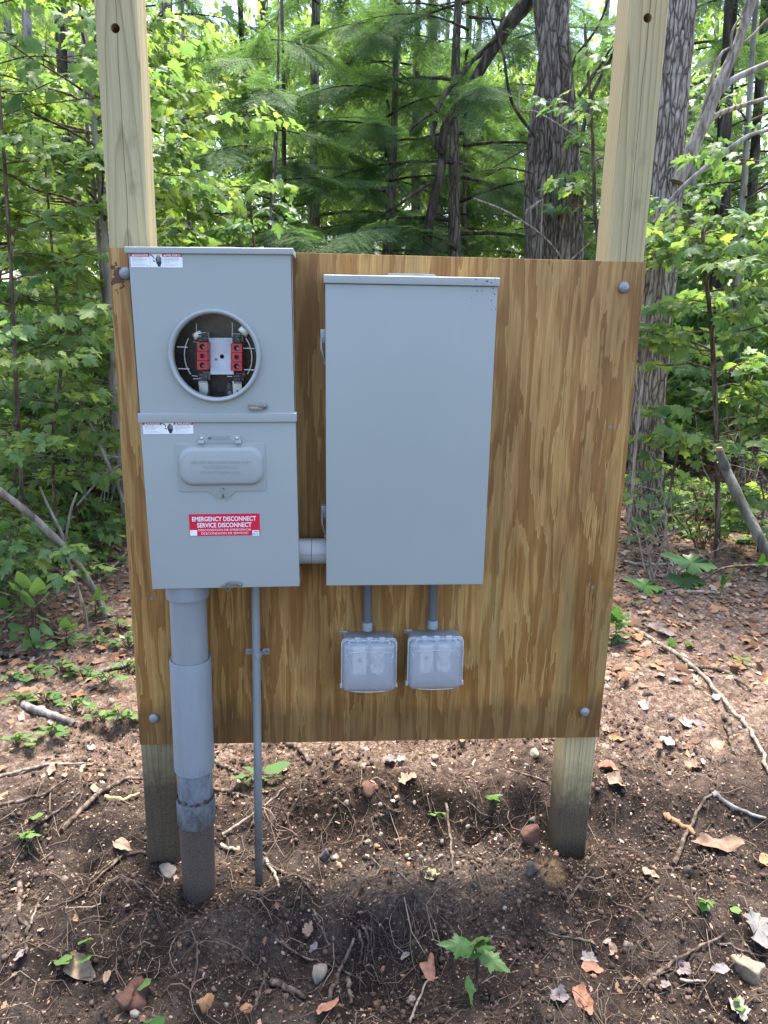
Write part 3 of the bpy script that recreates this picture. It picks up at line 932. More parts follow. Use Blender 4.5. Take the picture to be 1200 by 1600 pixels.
a = fl(329, 585, .06); b = fl(363, 528, .06); h = fl(347, 557, .06)
mb = MB(); mb.holed(a[0], b[0], a[1], b[1], h[0], h[1], .0048, -.060, -.056, 32)
mb.box(a[0] + .002, a[0] + .004, -.058, -.02, a[1], b[1]); mb.box(b[0] - .004, b[0] - .002, -.058, -.02, a[1], b[1])
obj('zinc_plate', mb, M['plate'], mr_)
h2 = fl(338, 561, .06)
mb = MB(); mb.lathe_y([(.003, -.0605), (.0028, -.062), (.0003, -.0625)], h2[0], h2[1], 14)
obj('plate_screw', mb, M['steel'], mr_)
for (xa, xb, ya) in ((307.5, 325, 535), (361, 378.5, 537)):
    blk = None
    mb = MB()
    for k in range(3):
        y0 = ya + k * 14.4; y1 = y0 + 13.6
        a = fl(xa, y1); b = fl(xb, y0); c = ((a[0] + b[0]) / 2, (a[1] + b[1]) / 2)
        mb.holed(a[0], b[0], a[1], b[1], c[0], c[1], .0062 if k != 1 else .0055, -DD, -DD + .014, 24 if k != 1 else 4)
        mb.box(a[0], a[0] + .001, -DD, -.02, a[1], b[1]); mb.box(b[0] - .001, b[0], -DD, -.02, a[1], b[1])
        mb.box(a[0], b[0], -DD + .0005, -.02, b[1] - .001, b[1]); mb.box(a[0], b[0], -DD + .0005, -.02, a[1], a[1] + .001)
    blk = obj('terminal_block', mb, M['red'], mr_)
    for k in (0, 2):
        a = fl((xa + xb) / 2 + 1.5, ya + 7.5 + k * 14.4)
        s = MB(); s.lathe_y([(.0045, -DD + .010), (.0045, -DD + .004), (.003, -DD + .003), (.0022, -DD + .0055), (.0003, -DD + .006)], a[0], a[1], 16)
        obj('terminal_screw', s, M['steel'], blk)
    a = fl((xa + xb) / 2, ya + 21)
    s = MB(); s.box(a[0] - .006, a[0] + .006, -DD + .0145, -DD + .0155, a[1] - .006, a[1] + .006)
    obj('window_floor', s, M['black'], blk)
# meter jaws: spring clips above and below each block
for (px, py, up) in ((316, 527, 1), (370, 529, 1), (317, 590, -1), (371, 592, -1)):
    mb = MB(); a = fl(px, py)
    for s in (-1, 1):
        pts = [(a[0] + s * .0025, -.03, a[1] - .010), (a[0] + s * .0045, -DD + .008, a[1] - .004), (a[0] + s * .0016, -DD - .002, a[1]), (a[0] + s * .0065, -DD - .006, a[1] + .002)]
        for dz in (-.006, .0, .006):
            mb.tube([(p[0], p[1], a[1] + dz) for p in pts], .0022, 6)
    mb.box(a[0] - .008, a[0] + .008, -.045, -.025, a[1] - .009, a[1] + .009)
    mb.box(a[0] - .0085, a[0] + .0085, -DD - .001, -DD + .001, a[1] + up * .010 - .0008, a[1] + up * .010 + .0008)
    obj('meter_jaw', mb, M['steel'], mr_, smooth=True)
# bus bars running down, lugs above
mb = MB(); a = fl(318, 598, .05); b = fl(318, 622, .05)
mb.prism([(a[0] - .009, b[1] - .002), (a[0] - .003, b[1] - .004), (a[0] + .010, b[1] + .014), (a[0] + .010, a[1] + .004), (a[0] - .010, a[1] + .004)], -.056, -.05)
obj('bus_bar', mb, M['alu'], mr_)
mb = MB(); a = fl(371, 598, .05); b = fl(371, 620, .05); h = fl(372, 611, .05)
mb.holed(a[0] - .010, a[0] + .010, b[1] - .006, a[1] + .004, h[0], h[1], .003, -.056, -.05, 20)
obj('bus_bar', mb, M['alu'], mr_)
for (pts) in (((378, 508), (390, 519), (384, 527), (372, 516)), ((300, 521), (312, 516), (318, 523), (305, 532))):
    mb = MB(); mb.prism([fl(*q, .062) for q in reversed(pts)], -.066, -.035)
    obj('wire_lug', mb, M['alu'], mr_, 0.0015)
for (px, py) in ((322, 612), (358, 612)):                   # black insulator feet with screws
    mb = MB(); a = fl(px, py, .05)
    mb.prism([(a[0] - .012, a[1] - .016), (a[0] + .010, a[1] - .014), (a[0] + .006, a[1] + .018), (a[0] - .002, a[1] + .020)], -.046, -.02)
    ob = obj('insulator', mb, M['black'], mr_, 0.001)
    s = MB(); s.lathe_y([(.0042, -.0462), (.0042, -.0475), (.0018, -.0475), (.0012, -.0465), (.0002, -.0465)], a[0] + .001, a[1] - .003, 16)
    obj('insulator_screw', s, M['zinc'], ob)
for (x0, y0, x1, y1) in ((277, 542, 293, 542.5), (279, 576, 296, 576.5), (379, 544, 398, 544.5), (381, 577.5, 398, 578)):
    mb = MB(); a = fl(x0, y0, .085); b = fl(x1, y1, .085)
    mb.tube([(a[0], -.085, a[1]), (b[0], -.085, b[1])], .0011, 8)
    obj('retaining_pin', mb, M['white'], mr_)
for s in (-1, 1):                                           # curved guide wires left and right
    mb = MB(); pts = []
    for i in range(13):
        th = R(-32 + 64 * i / 12)
        pts.append((cx + s * (.0735 - .0 * i) * math.cos(th), -.07, cz - .003 + .0735 * math.sin(th)))
    mb.tube(pts, .0014, 6)
    obj('guide_wire', mb, M['alu'], mr_)
for (x0, y0, x1, y1) in ((307, 505, 307, 525), (363, 504, 363, 526), (302, 534, 311, 535), (352, 532, 362, 532.5), (300, 587, 309, 588), (355, 588, 363, 588.5), (302, 592, 313, 592)):
    mb = MB(); a = fl(x0, y0, .088); b = fl(x1, y1, .088)
    mb.tube([(a[0], -.088, a[1]), (b[0], -.088, b[1])], .0007, 6)
    obj('spring_wire', mb, M['alu'], mr_)
mb = MB(); a = fl(381, 585, .07); mb.lathe_y([(.004, -.06), (.004, -.072), (.0003, -.073)], a[0], a[1], 12)
obj('red_knob', mb, M['red'], mr_)


def hasp(px, py, flip):
    a = fm(px, py, D + .004)
    h = MB(); o0 = rrect(-.021, .021, -.0068, .0068, .0066)
    h.prism(o0, -.0035, -.0015)
    r_ = obj('hasp', h, M['steel'], mr_, 0.0006)
    r_.location = (a[0], -D - .0015, a[1]); r_.rotation_euler = (0, R(3), 0)
    k = MB(); k.prism(rrect(-.019, .002, -.0095, -.0015, .0035), -.0075, -.0037)
    k.box(-.004, .010, -.0062, -.0037, -.0075, -.0045)
    obj('hasp_tongue', k, M['steel'], r_, 0.0006)
    v = MB(); v.lathe_y([(.0036, -.0036), (.0033, -.0062), (.0015, -.0075), (.0002, -.0077)], .0145, .0005, 16)
    obj('rivet', v, M['steel'], r_)


hasp(403, 634.5, False)
a = fm(364, 912.5, D + .004)
h = MB(); h.prism([(-.018, -.0035), (.019, -.006), (.0215, -.002), (.020, .002), (.016, .004), (-.008, .0068), (-.017, .002)], -.004, -.0015)
bl = obj('bottom_hasp', h, M['steel'], mr_, 0.0006); bl.location = (a[0], -D - .0025, a[1])
v = MB(); v.lathe_y([(.0034, -.0041), (.0030, -.0065), (.0002, -.0075)], .0165, -.0015, 16); obj('rivet', v, M['steel'], bl)
v = MB(); v.tube([(-.012 + .005 * math.cos(R(t)), -.006, -.010 + .0055 * math.sin(R(t))) for t in range(0, 361, 24)], .0009, 6, caps=False); obj('seal_ring', v, M['steel'], bl)
v = MB(); v.box(-.026, -.006, -.0065, -.0041, -.0045, -.0015); obj('hasp_tongue', v, M['steel'], bl, 0.0005)

# breaker flap
DL = D + .001
fx0, fz0 = fm(279, 768, DL); fx1, fz1 = fm(414, 691, DL)
tx = fm(348, 768, DL)[0]
out = rrect(fx0, fx1, fz0, fz1, .006, 4)
i0 = [k for k, q in enumerate(out) if abs(q[0] - (fx0 + .006)) < 1e-6 and abs(q[1] - fz0) < 1e-6]
k_ = i0[-1] + 1
tab = [(tx - .030, fz0), (tx - .024, fz0 - .006), (tx - .013, fz0 - .0135), (tx, fz0 - .016), (tx + .013, fz0 - .0135), (tx + .024, fz0 - .006), (tx + .030, fz0)]
out = out[:k_] + tab + out[k_:]
mb = MB(); mb.prism(out, -DL - .0028, -DL - .0002)
flap = obj('breaker_flap', mb, M['paint'], mr_, 0.0012)
bx0, bz0 = fm(280.5, 760, DL + .01); bx1, bz1 = fm(411, 697.5, DL + .01)
mb = MB(); n0 = 10
rings = []
for inset, y in ((0, -DL - .0028), (.0012, -DL - .006), (.0035, -DL - .010), (.007, -DL - .0128), (.0105, -DL - .0138)):
    rings.append([(x, y, z) for x, z in rrect(bx0 + inset, bx1 - inset, bz0 + inset, bz1 - inset, .031 - inset, n0)])
vv = [p for r_ in rings for p in r_]; q = len(rings[0]); ff = []
for i in range(len(rings) - 1):
    for j in range(q):
        ff.append((i * q + j, i * q + (j + 1) % q, (i + 1) * q + (j + 1) % q, (i + 1) * q + j))
ff.append(tuple((len(rings) - 1) * q + j for j in range(q)))
mb.add(vv, ff)
obj('flap_bubble', mb, M['paint'], flap, angle=60)
ty = -DL - .0146
mb = MB()
for s, x0, x1, y0, y1 in (('CIRCUIT BREAKERS UNDER FLAP', 298, 391, 719.5, 725), ('NO FUSES IN BOX', 318, 373, 726.8, 732.3), ('DO NOT BREAK SEAL', 314, 376, 735, 740.5)):
    a = fm(x0, y1, -ty); b = fm(x1, y0, -ty)
    lettering(mb, s, a[0], b[0], a[1], b[1], ty, 0.012, 0.0012)
obj('embossed_lettering', mb, M['paint'], flap, smooth=False)
a = fm(312, 693, DL); b = fm(376, 679, DL)
mb = MB(); mb.prism(rrect(a[0], b[0], a[1], b[1], .004, 4), -DL - .0040, -DL)
hp = obj('hinge_plate', mb, M['paint'], mr_, 0.001)
for px in (316, 370.5):
    c = fm(px, 684, DL); v = MB(); v.lathe_y([(.0032, -DL - .0041), (.0028, -DL - .0062), (.0002, -DL - .0072)], c[0], c[1], 16); obj('rivet', v, M['alu'], hp)
for px in (315, 373):
    c = fm(px, 691, DL); v = MB(); v.tube([(c[0] - .0065, -DL - .0045, c[1]), (c[0] + .0065, -DL - .0045, c[1])], .0042, 12)
    v.box(c[0] - .0065, c[0] + .0065, -DL - .006, -DL, c[1] - .004, c[1] + .006)
    obj('hinge_knuckle', v, M['paint'], hp, 0.0006)
mb = MB(); a = fm(325, 686.5, DL + .004); b = fm(362, 680, DL + .004)
lettering(mb, 'MILBANK', a[0], b[0], a[1], b[1], -DL - .0052, 0.012, 0.0014)
obj('embossed_lettering', mb, M['paint'], hp, smooth=False)
c = fm(348.5, 771, DL + .01); mb = MB()
mb.tube([(c[0], -DL, c[1] - .010), (c[0], -DL - .009, c[1] - .009), (c[0], -DL - .013, c[1]), (c[0], -DL - .009, c[1] + .009), (c[0], -DL - .002, c[1] + .010)], .0017, 8)
obj('seal_loop', mb, M['steel'], mr_)
mb = MB(); mb.box(tx - .018, tx + .018, -DL - .004, -DL - .0028, fz0 - .015, fz0 - .0135); obj('tab_edge', mb, M['paint'], flap)

# red emergency sticker
y0 = -DL - .0006
a = fm(297, 837.5, DL); b = fm(405.5, 802, DL)
mb = MB(); mb.prism(rrect(a[0], b[0], a[1], b[1], .0012, 3), y0, -DL + .0001)
st = obj('emergency_sticker', mb, M['sred'], mr_, smooth=False)
st['label'] = 'red sticker reading EMERGENCY DISCONNECT SERVICE DISCONNECT'
mb = MB(); ly = y0 - .0003
for s, x0, x1, ya, yb, bo in (('EMERGENCY DISCONNECT', 300.5, 400, 806, 814.6, .022), ('SERVICE DISCONNECT', 308.5, 393, 815.8, 824.2, .022), ('DESCONEXION DE EMERGENCIA', 310, 392.5, 825.3, 829.8, .0), ('DESCONEXION DE SERVICIO', 315, 388, 830.6, 835, .0)):
    p = fm(x0, yb, DL); q = fm(x1, ya, DL)
    lettering(mb, s, p[0], q[0], p[1], q[1], ly, bo)
obj('lettering', mb, M['tape'], st, smooth=False)
for x0, x1 in ((297.5, 308), (394.5, 405)):
    mb = MB(); p = fm(x0, 836.8, DL); q = fm(x1, 828, DL); mb.prism(rrect(p[0], q[0], p[1], q[1], .001, 2), y0 - .0002, y0)
    obj('white_corner', mb, M['tape'], st, smooth=False)
mb = MB(); p = fm(395.5, 831.5, DL); q = fm(404, 829.2, DL); lettering(mb, '1770029', p[0], q[0], p[1], q[1], y0 - .0005, .01)
p = fm(395.5, 835.5, DL); q = fm(403, 833, DL); lettering(mb, 'REV. B', p[0], q[0], p[1], q[1], y0 - .0005, .01)
obj('small_print', mb, M['ink'], st, smooth=False)


# danger stickers
def danger(x0, y0p, x1, y1p):
    yy = -DL - .0006
    if y0p < 600: yy = -D - .0008
    A = fm(x0, y1p, DL); B = fm(x1, y0p, DL)
    wd, ht = B[0] - A[0], B[1] - A[1]

    def T(u, v): return A[0] + u * wd, A[1] + v * ht
    mb = MB(); mb.prism(rrect(A[0], B[0], A[1], B[1], .0015, 3), yy, yy + .0005)
    s = obj('danger_sticker', mb, M['tape'], mr_, smooth=False)
    s['label'] = 'white warning sticker reading DANGER and PELIGRO, ' + ('under the rain cap' if y0p < 600 else 'below the cover band')
    for u0, u1 in ((0.0, .37), (.615, 1.0)):
        mb = MB(); p = T(u0, .76); q = T(u1, 1.0); mb.prism(rrect(p[0], q[0], p[1], q[1], .001, 2), yy - .0002, yy)
        obj('red_header', mb, M['dred'], s, smooth=False)
    mb = MB()
    for t, u0, u1 in (('DANGER', .09, .345), ('PELIGRO', .70, .97)):
        p = T(u0, .80); q = T(u1, .96); lettering(mb, t, p[0], q[0], p[1], q[1], yy - .0004, .025)
    for u in (.055, .665):
        p = T(u - .028, .80); q = T(u + .028, .97); mb.add([(p[0], yy - .0004, p[1]), (q[0], yy - .0004, p[1]), ((p[0] + q[0]) / 2, yy - .0004, q[1])], [(0, 1, 2)])
    obj('header_lettering', mb, M['tape'], s, smooth=False)
    mb = MB()
    for t, u0, u1, v0, v1 in (('Hazardous voltage.', .03, .23, .64, .71), ('Will cause death, serious', .03, .32, .54, .61), ('injury or fire. Turn off', .03, .25, .44, .51), ('power before servicing.', .03, .23, .34, .41),
                              ('For use by qualified persons', .03, .28, .20, .26), ('only. See instructions inside.', .03, .34, .11, .17),
                              ('Voltaje peligroso. Puede', .635, .93, .64, .71), ('causar la muerte o heridas', .635, .94, .54, .61), ('graves. Desconecte la', .635, .90, .44, .51), ('energia.', .635, .75, .34, .41),
                              ('Solo personal calificado debe', .645, .92, .22, .27), ('instalar este equipo.', .645, .86, .12, .17)):
        p = T(u0, v0); q = T(u1, v1); lettering(mb, t, p[0], q[0], p[1], q[1], yy - .0003, .0)
    obj('small_print', mb, M['ink'], s, smooth=False)
    mb = MB(); yk = yy - .0003                                # open hand and a bolt of current
    def poly(pts): mb.add([(T(u, v)[0], yk, T(u, v)[1]) for u, v in pts], [tuple(range(len(pts)))])
    for u, v1 in ((.505, .80), (.53, .90), (.557, .88), (.582, .76)):
        poly([(u - .010, .38), (u + .010, .38), (u + .009, v1 - .04), (u, v1), (u - .009, v1 - .04)])
    poly([(.478, .62), (.490, .66), (.515, .42), (.498, .38)])
    poly([(.490, .42), (.590, .42), (.593, .36), (.588, .26), (.57, .14), (.52, .14), (.497, .28)])
    poly([(.512, .06), (.578, .06), (.574, .14), (.518, .14)])
    for (a0, a1) in (((.385, .93), (.44, .78)), ((.44, .78), (.455, .62)), ((.455, .62), (.43, .50)), ((.43, .50), (.475, .42))):
        dx, dv = .006, .03
        poly([(a0[0] - dx, a0[1] - dv), (a1[0] - dx, a1[1] - dv), (a1[0] + dx, a1[1] + dv), (a0[0] + dx, a0[1] + dv)])
    for u in (.375, .612): poly([(u - .001, .03), (u + .001, .03), (u + .001, .97), (u - .001, .97)])
    obj('hand_symbol', mb, M['ink'], s, smooth=False)


danger(205, 396.5, 284.5, 417.5)
danger(224.5, 659.5, 301.5, 678)

# ------------------------------------------------------------------ breaker panel
DP = 0.115
fp = Frame('breaker_panel', 633.5, 914, DP, -0.35, 'plain grey steel breaker panel with a blank door, right of the meter box', 'breaker panel')
pr = fp.root
x0, z1 = fp(507.5, 440, DP); x1 = fp(778.5, 446, DP)[0]; zt = fp(640, 431.5, DP + .004)[1]; zl = fp(640, 444.8, DP + .004)[1]
hw = (x1 - x0) / 2 - .001; pc = (x0 + x1) / 2
mb = MB(); mb.box(pc - hw + .004, pc + hw - .004, -DP + .018, 0, .004, zt - .002)
obj('enclosure', mb, M['paint'], pr, .0015)
mb = MB(); mb.box(pc - hw, pc + hw, -DP, -DP + .0175, 0, zl - .0005)
obj('door', mb, M['paint_specks'], pr, .0022, 3)
mb = MB(); mb.box(pc - hw - .0035, pc + hw + .0035, -DP - .006, -.001, zl, zt)
obj('rain_cap', mb, M['paint_specks'], pr, .0022, 3)
a = fp(607, 430, .09); b = fp(677, 425.5, .06)
mb = MB(); mb.box(a[0], b[0], -.095, -.03, zt, zt + .006); mb.box(a[0] - .003, b[0] + .003, -.098, -.027, zt, zt + .0025)
obj('hub_plate', mb, M['zinc'], pr, .001)
for (ya, yb) in ((515, 568), (789, 837)):
    a = fp(504, ya, DP - .02); b = fp(504, yb, DP - .02)
    L = MB(); X0 = pc - hw
    L.box(X0 - .011, X0 + .0005, -DP + .012, -DP + .034, a[1] - .028, a[1])
    lt_ = obj('latch', L, M['zinc'], pr, .0012)
    L = MB(); L.tube([(X0 - .009, -DP + .012, a[1] - .018), (X0 - .0095, -DP + .008, a[1] - .04), (X0 - .004, -DP + .009, b[1] + .012), (X0 + .001, -DP + .010, b[1] + .004)], .0022, 8)
    obj('latch_wire', L, M['steel'], lt_)
    L = MB(); L.box(X0 - .004, X0 + .001, -DP + .010, -DP + .03, b[1] - .002, b[1] + .008)
    obj('latch_hook', L, M['zinc'], lt_, .001)

# ------------------------------------------------------------------ conduits
def axis_at(px, py, y):
    return Vector(at(px, py, y))


yc = -0.062
A = axis_at(293, 921, yc); B = axis_at(312, 1400, yc)
sc_ = thing('service_conduit', (B.x, yc, float(ground_h(B.x, yc)) - .02), 'thick grey plastic conduit dropping from the meter box into the soil, its foot muddy', 'conduit')


def on(z): 
    t = (z - B.z) / (A.z - B.z)
    return B + (A - B) * t


def pipe_part(name, mat, prof, n=48):                       # prof: (radius, world z); follows the leaning axis
    mb = MB(); k = len(prof)
    vs_ = []
    for r_, z in prof:
        c = on(z)
        for j in range(n):
            th = 2 * math.pi * j / n
            vs_.append((c.x + r_ * math.cos(th) - sc_.location.x, c.y + r_ * math.sin(th) - sc_.location.y, z - sc_.location.z))
    fs = []
    for i in range(k - 1):
        for j in range(n):
            fs.append((i * n + j, i * n + (j + 1) % n, (i + 1) * n + (j + 1) % n, (i + 1) * n + j))
    mb.add(vs_, fs)
    return obj(name, mb, mat, sc_, angle=40)


def zc(py, px=300): return float(at(px, py, yc - .045)[2])


r1 = .0435
z_top = A.z
pipe_part('collar', M['pvc_blue'], [(r1, zc(941)), (.0505, zc(941)), (.0510, zc(938)), (.0510, z_top + .05)])
pipe_part('upper_pipe', M['pvc'], [(r1, zc(1060)), (r1, zc(936))])
pipe_part('expansion_sleeve', M['pvc_sleeve'], [(r1, zc(1215)), (.0495, zc(1215)), (.0500, zc(1212)), (.0500, zc(1043)), (.0490, zc(1040)), (.0445, zc(1041)), (.0440, zc(1060))])
pipe_part('lower_pipe', M['pvc_low'], [(r1, zc(1262)), (r1, zc(1212))])
pipe_part('coupling', M['pvc_low'], [(r1 - .001, zc(1299)), (.0480, zc(1299)), (.0485, zc(1295)), (.0485, zc(1265)), (.0470, zc(1262)), (r1 - .001, zc(1262))])
rngd = random.Random(3)
mb = MB()                                                   # ring of caked dirt on the coupling's shoulder
z0 = zc(1261)
for k in range(170):
    th = rngd.uniform(0, 2 * math.pi); zz = z0 + abs(rngd.gauss(0, .005)); c = on(zz); rr = r1 + rngd.uniform(.0005, .004); s = rngd.uniform(.0014, .0036)
    p = Vector((c.x + rr * math.cos(th), c.y + rr * math.sin(th), zz)) - sc_.location
    mb.add([p + Vector(q) * s for q in ((1, .2, 0), (-.6, .9, .1), (-.5, -.8, 0), (0, 0, 1.1), (0, .1, -.8))], [(0, 1, 3), (1, 2, 3), (2, 0, 3), (1, 0, 4), (2, 1, 4), (0, 2, 4)])
tag(obj('dirt_ring', mb, M['crumb'], sc_, smooth=False), kind='stuff')
pipe_part('buried_pipe', M['pvc_mud'], [(r1 - .0005, -.10), (r1 - .0005, zc(1297))])

yt = -0.016
A2 = axis_at(399, 890, yt); B2 = axis_at(405, 1385, yt)
tc_ = thing('thin_conduit', (B2.x, yt, float(ground_h(B2.x, yt)) - .01), 'thin grey conduit strapped to the plywood between the thick service conduit and the outlet boxes', 'conduit')
mb = MB(); d = (A2 - B2)
nr = 26
mb.tube([(B2 - d * .06 + d * 1.06 * i / nr) - tc_.location for i in range(nr + 1)], .0107, 20)
obj('pipe', mb, M['pvc_thin'], tc_)
s = axis_at(402, 1022, yt)
mb = MB()
prof = [(-.029, .0145), (-.0135, .0145), (-.0125, .006), (-.0095, -.0065), (-.004, -.0122), (.004, -.0122), (.0095, -.0065), (.0125, .006), (.0135, .0145), (.029, .0145)]
inn = [(x * .93, y + .0016) if abs(x) < .013 else (x, y + .0013) for x, y in prof]
k = len(prof); vs_ = []
for z in (-.008, .008):
    vs_ += [(x, y, z) for x, y in prof] + [(x, y, z) for x, y in inn]
fs = []
for i in range(k - 1):
    fs += [(i, i + 1, 2 * k + i + 1, 2 * k + i), (k + i + 1, k + i, 3 * k + i, 3 * k + i + 1), (i + 1, i, k + i, k + i + 1), (2 * k + i, 2 * k + i + 1, 3 * k + i + 1, 3 * k + i)]
mb.add(vs_, fs)
sp = obj('strap', mb, M['pvc'], tc_, .0005)
sp.location = s - tc_.location
for sx in (-.022, .022):
    v = MB(); v.lathe_y([(.0042, .0143), (.0038, .0122), (.0012, .0120), (.0002, .0125)], sx, 0, 14); obj('screw', v, M['zinc'], sp)

p0 = at(466, 861, -.052); p1 = at(513, 859, -.052)
nip = thing('conduit_nipple', (float(p0[0]), -.052, float(p0[2])), 'short pale plastic conduit joining the meter box to the breaker panel', 'conduit')
Lx = float(p1[0] - p0[0])
mb = MB()
def xl(prof, n=32):
    k0 = len(mb.v)
    for r_, x in prof:
        for j in range(n):
            th = 2 * math.pi * j / n; mb.v.append((x, r_ * math.cos(th), r_ * math.sin(th)))
    for i in range(len(prof) - 1):
        for j in range(n):
            mb.f.append((k0 + i * n + j, k0 + (i + 1) * n + j, k0 + (i + 1) * n + (j + 1) % n, k0 + i * n + (j + 1) % n))
rr = .0305
xl([(rr, -.02), (rr, Lx * .43), (rr - .0025, Lx * .445)]); obj('pipe_half', mb, M['pvc_pale'], nip)
mb = MB(); xl([(rr - .0025, Lx * .445), (rr, Lx * .46), (rr, Lx + .02)]); obj('pipe_half', mb, M['pvc_pale'], nip)
mb = MB(); mb.box(-.01, Lx + .01, -rr - .0006, -rr + .002, -.0007, .0007); obj('mould_seam', mb, M['pvc'], nip)

# ------------------------------------------------------------------ outlet boxes
def outlet(cx_px, lx, rx, ty, by, label):
    DB = 0.050; DC = 0.088
    f = Frame('outlet_box', (lx + rx) / 2, by, DB, -0.3, label, 'outlet box', 'weatherproof outlet boxes under the breaker panel')
    r_ = f.root
    x0, z1 = f(lx, ty + 4, DB + .01); x1, z0 = f(rx, by - 6, DB + .01)
    xc = (x0 + x1) / 2; hw = (x1 - x0) / 2; H = z1 - z0
    mb = MB(); mb.prism(rrect(xc - hw + .006, xc + hw - .006, .006, H - .004, .006), -DB, 0)
    obj('back_box', mb, M['zinc_box'], r_, .0012)
    mb = MB(); mb.prism(rrect(xc - hw - .004, xc - hw + .016, H - .012, H - .001, .004), -.003, 0)
    er = obj('mounting_ear', mb, M['zinc_box'], r_, .0006)
    v = MB(); v.lathe_y([(.0035, -.0031), (.003, -.005), (.0002, -.0055)], xc - hw + .001, H - .006, 14); obj('screw', v, M['steel'], er)
    # device plate with its two devices, seen blurred through the cover
    mb = MB(); mb.prism(rrect(xc - hw + .010, xc + hw - .010, .010, H - .012, .004), -DB - .004, -DB - .0005)
    obj('device_plate', mb, M['plate_grey'], r_, .001)
    mb = MB(); mb.prism(rrect(xc - .0405, xc - .0065, H * .30, H * .86, .003), -DB - .013, -DB - .004)
    g = obj('switch_outlet', mb, M['white'], r_, .0015)
    mb = MB(); mb.box(xc - .028, xc - .019, -DB - .0145, -DB - .0132, H * .56, H * .64); obj('test_button', mb, M['plate_grey'], g)
    du = None
    for zz in (.44, .73):
        mb = MB(); mb.lathe_y([(.0185, -DB - .004), (.0185, -DB - .012), (.0175, -DB - .013), (.0002, -DB - .013)], xc + .0205, H * zz, 32)
        q = obj('receptacle', mb, M['white'], r_)
        mb = MB()
        for sx in (-.006, .006): mb.box(xc + .0205 + sx - .001, xc + .0205 + sx + .001, -DB - .0136, -DB - .0131, H * zz, H * zz + .008)
        obj('slots', mb, M['ink'], q)
    # clear base frame
    mb = MB()
    o_ = rrect(xc - hw, xc + hw, -.002, H, .010); i_ = rrect(xc - hw + .006, xc + hw - .006, .004, H - .006, .007)
    n = len(o_)
    vs_ = [(x, -DB - .006, z) for x, z in o_] + [(x, -DB - .006, z) for x, z in i_] + [(x, -DB, z) for x, z in o_] + [(x, -DB, z) for x, z in i_]
    fs = []
    for j in range(n):
        q = (j + 1) % n
        fs += [(j, q, n + q, n + j), (2 * n + q, 2 * n + j, 3 * n + j, 3 * n + q), (q, j, 2 * n + j, 2 * n + q), (n + j, n + q, 3 * n + q, 3 * n + j)]
    mb.add(vs_, fs)
    obj('cover_frame', mb, M['clear_edge'], r_, .0012)
    # frosted bubble lid: bulges towards the bottom
    mb = MB(); rings = []
    for inset, y, dz in ((.002, -DB - .006, 0), (.0025, -DB - .016, 0), (.0045, -DB - .024, 0), (.0085, -DB - .029, 0), (.016, -DB - .0315, 0)):
        rg = []
        for x, z in rrect(xc - hw + inset, xc + hw - inset, inset - .003, H - inset - .004, max(.004, .013 - inset * .5), 6):
            t = 1 - max(0, min(1, (z / H)))                     # deeper at the foot
            yy = -DB - .006 + (y + DB + .006) * (0.55 + 0.55 * t)
            zz = z - (.004 * (1 - ((x - xc) / hw) ** 2) * (t ** 3))
            rg.append((x, yy, zz))
        rings.append(rg)
    q = len(rings[0]); vs_ = [p for g_ in rings for p in g_]; fs = []
    for i in range(len(rings) - 1):
        for j in range(q):
            fs.append((i * q + j, i * q + (j + 1) % q, (i + 1) * q + (j + 1) % q, (i + 1) * q + j))
    fs.append(tuple((len(rings) - 1) * q + j for j in range(q)))
    mb.add(vs_, fs)
    lid = obj('bubble_lid', mb, M['frost'], r_, angle=70)
    mb = MB()                                                   # moulded ribs: arched top line, bowed sides, rim
    ya = -DB - .0275
    mb.tube([(xc + hw * u, ya + .004, H * .76 + .004 * (1 - u * u)) for u in np.linspace(-.72, .72, 9)], .0011, 6)
    for s in (-1, 1):
        mb.tube([(xc + s * hw * (.86 - .16 * math.sin(math.pi * t)), ya - .006 * (1 - t) + .004, H * (.06 + .68 * t)) for t in np.linspace(0, 1, 9)], .0010, 6)
        mb.tube([(xc + s * (hw - .001), -DB - .010, H * t) for t in (.02, .3, .6, .93)], .0014, 6)
    mb.tube([(xc + hw * u, -DB - .030 + .016 * u ** 4, .0035 - .004 * (1 - u * u)) for u in np.linspace(-.9, .9, 11)], .0013, 6)
    obj('lid_rib', mb, M['clear_edge'], lid)
    for u in (-.42, .02, .46):                                 # hinge knuckles along the top
        mb = MB(); xx = xc + hw * u
        mb.tube([(xx - .007, -DB - .010, H + .001), (xx + .007, -DB - .010, H + .001)], .0048, 12)
        mb.box(xx - .005, xx + .005, -DB - .015, -DB - .006, H - .010, H)
        obj('hinge_knuckle', mb, M['clear_edge'], r_, .0008)
    mb = MB(); mb.tube([(xc - hw * .72, -DB - .010, H - .0035), (xc + hw * .72, -DB - .010, H - .0035)], .0026, 8)
    for s in (-1, 1): mb.box(xc + s * hw * .72 - .0025, xc + s * hw * .72 + .0025, -DB - .018, -DB - .008, H - .020, H - .006)
    obj('hinge_bar', mb, M['clear_edge'], r_)
    for s in (-1, 1):
        mb = MB(); mb.box(xc + s * (hw + .0005) - .003, xc + s * (hw + .0005) + .003, -DB - .012, -DB - .004, .002, .012)
        obj('lid_catch', mb, M['clear_edge'], r_, .001)
    return f, xc, H


M['zinc_box'] = plain('grey_metal_box', (0.30, 0.31, 0.33), 0.5, 0.3, 0.15, 0.2, 120)
M['plate_grey'] = plain('grey_device_plate', (0.36, 0.385, 0.41), 0.5)


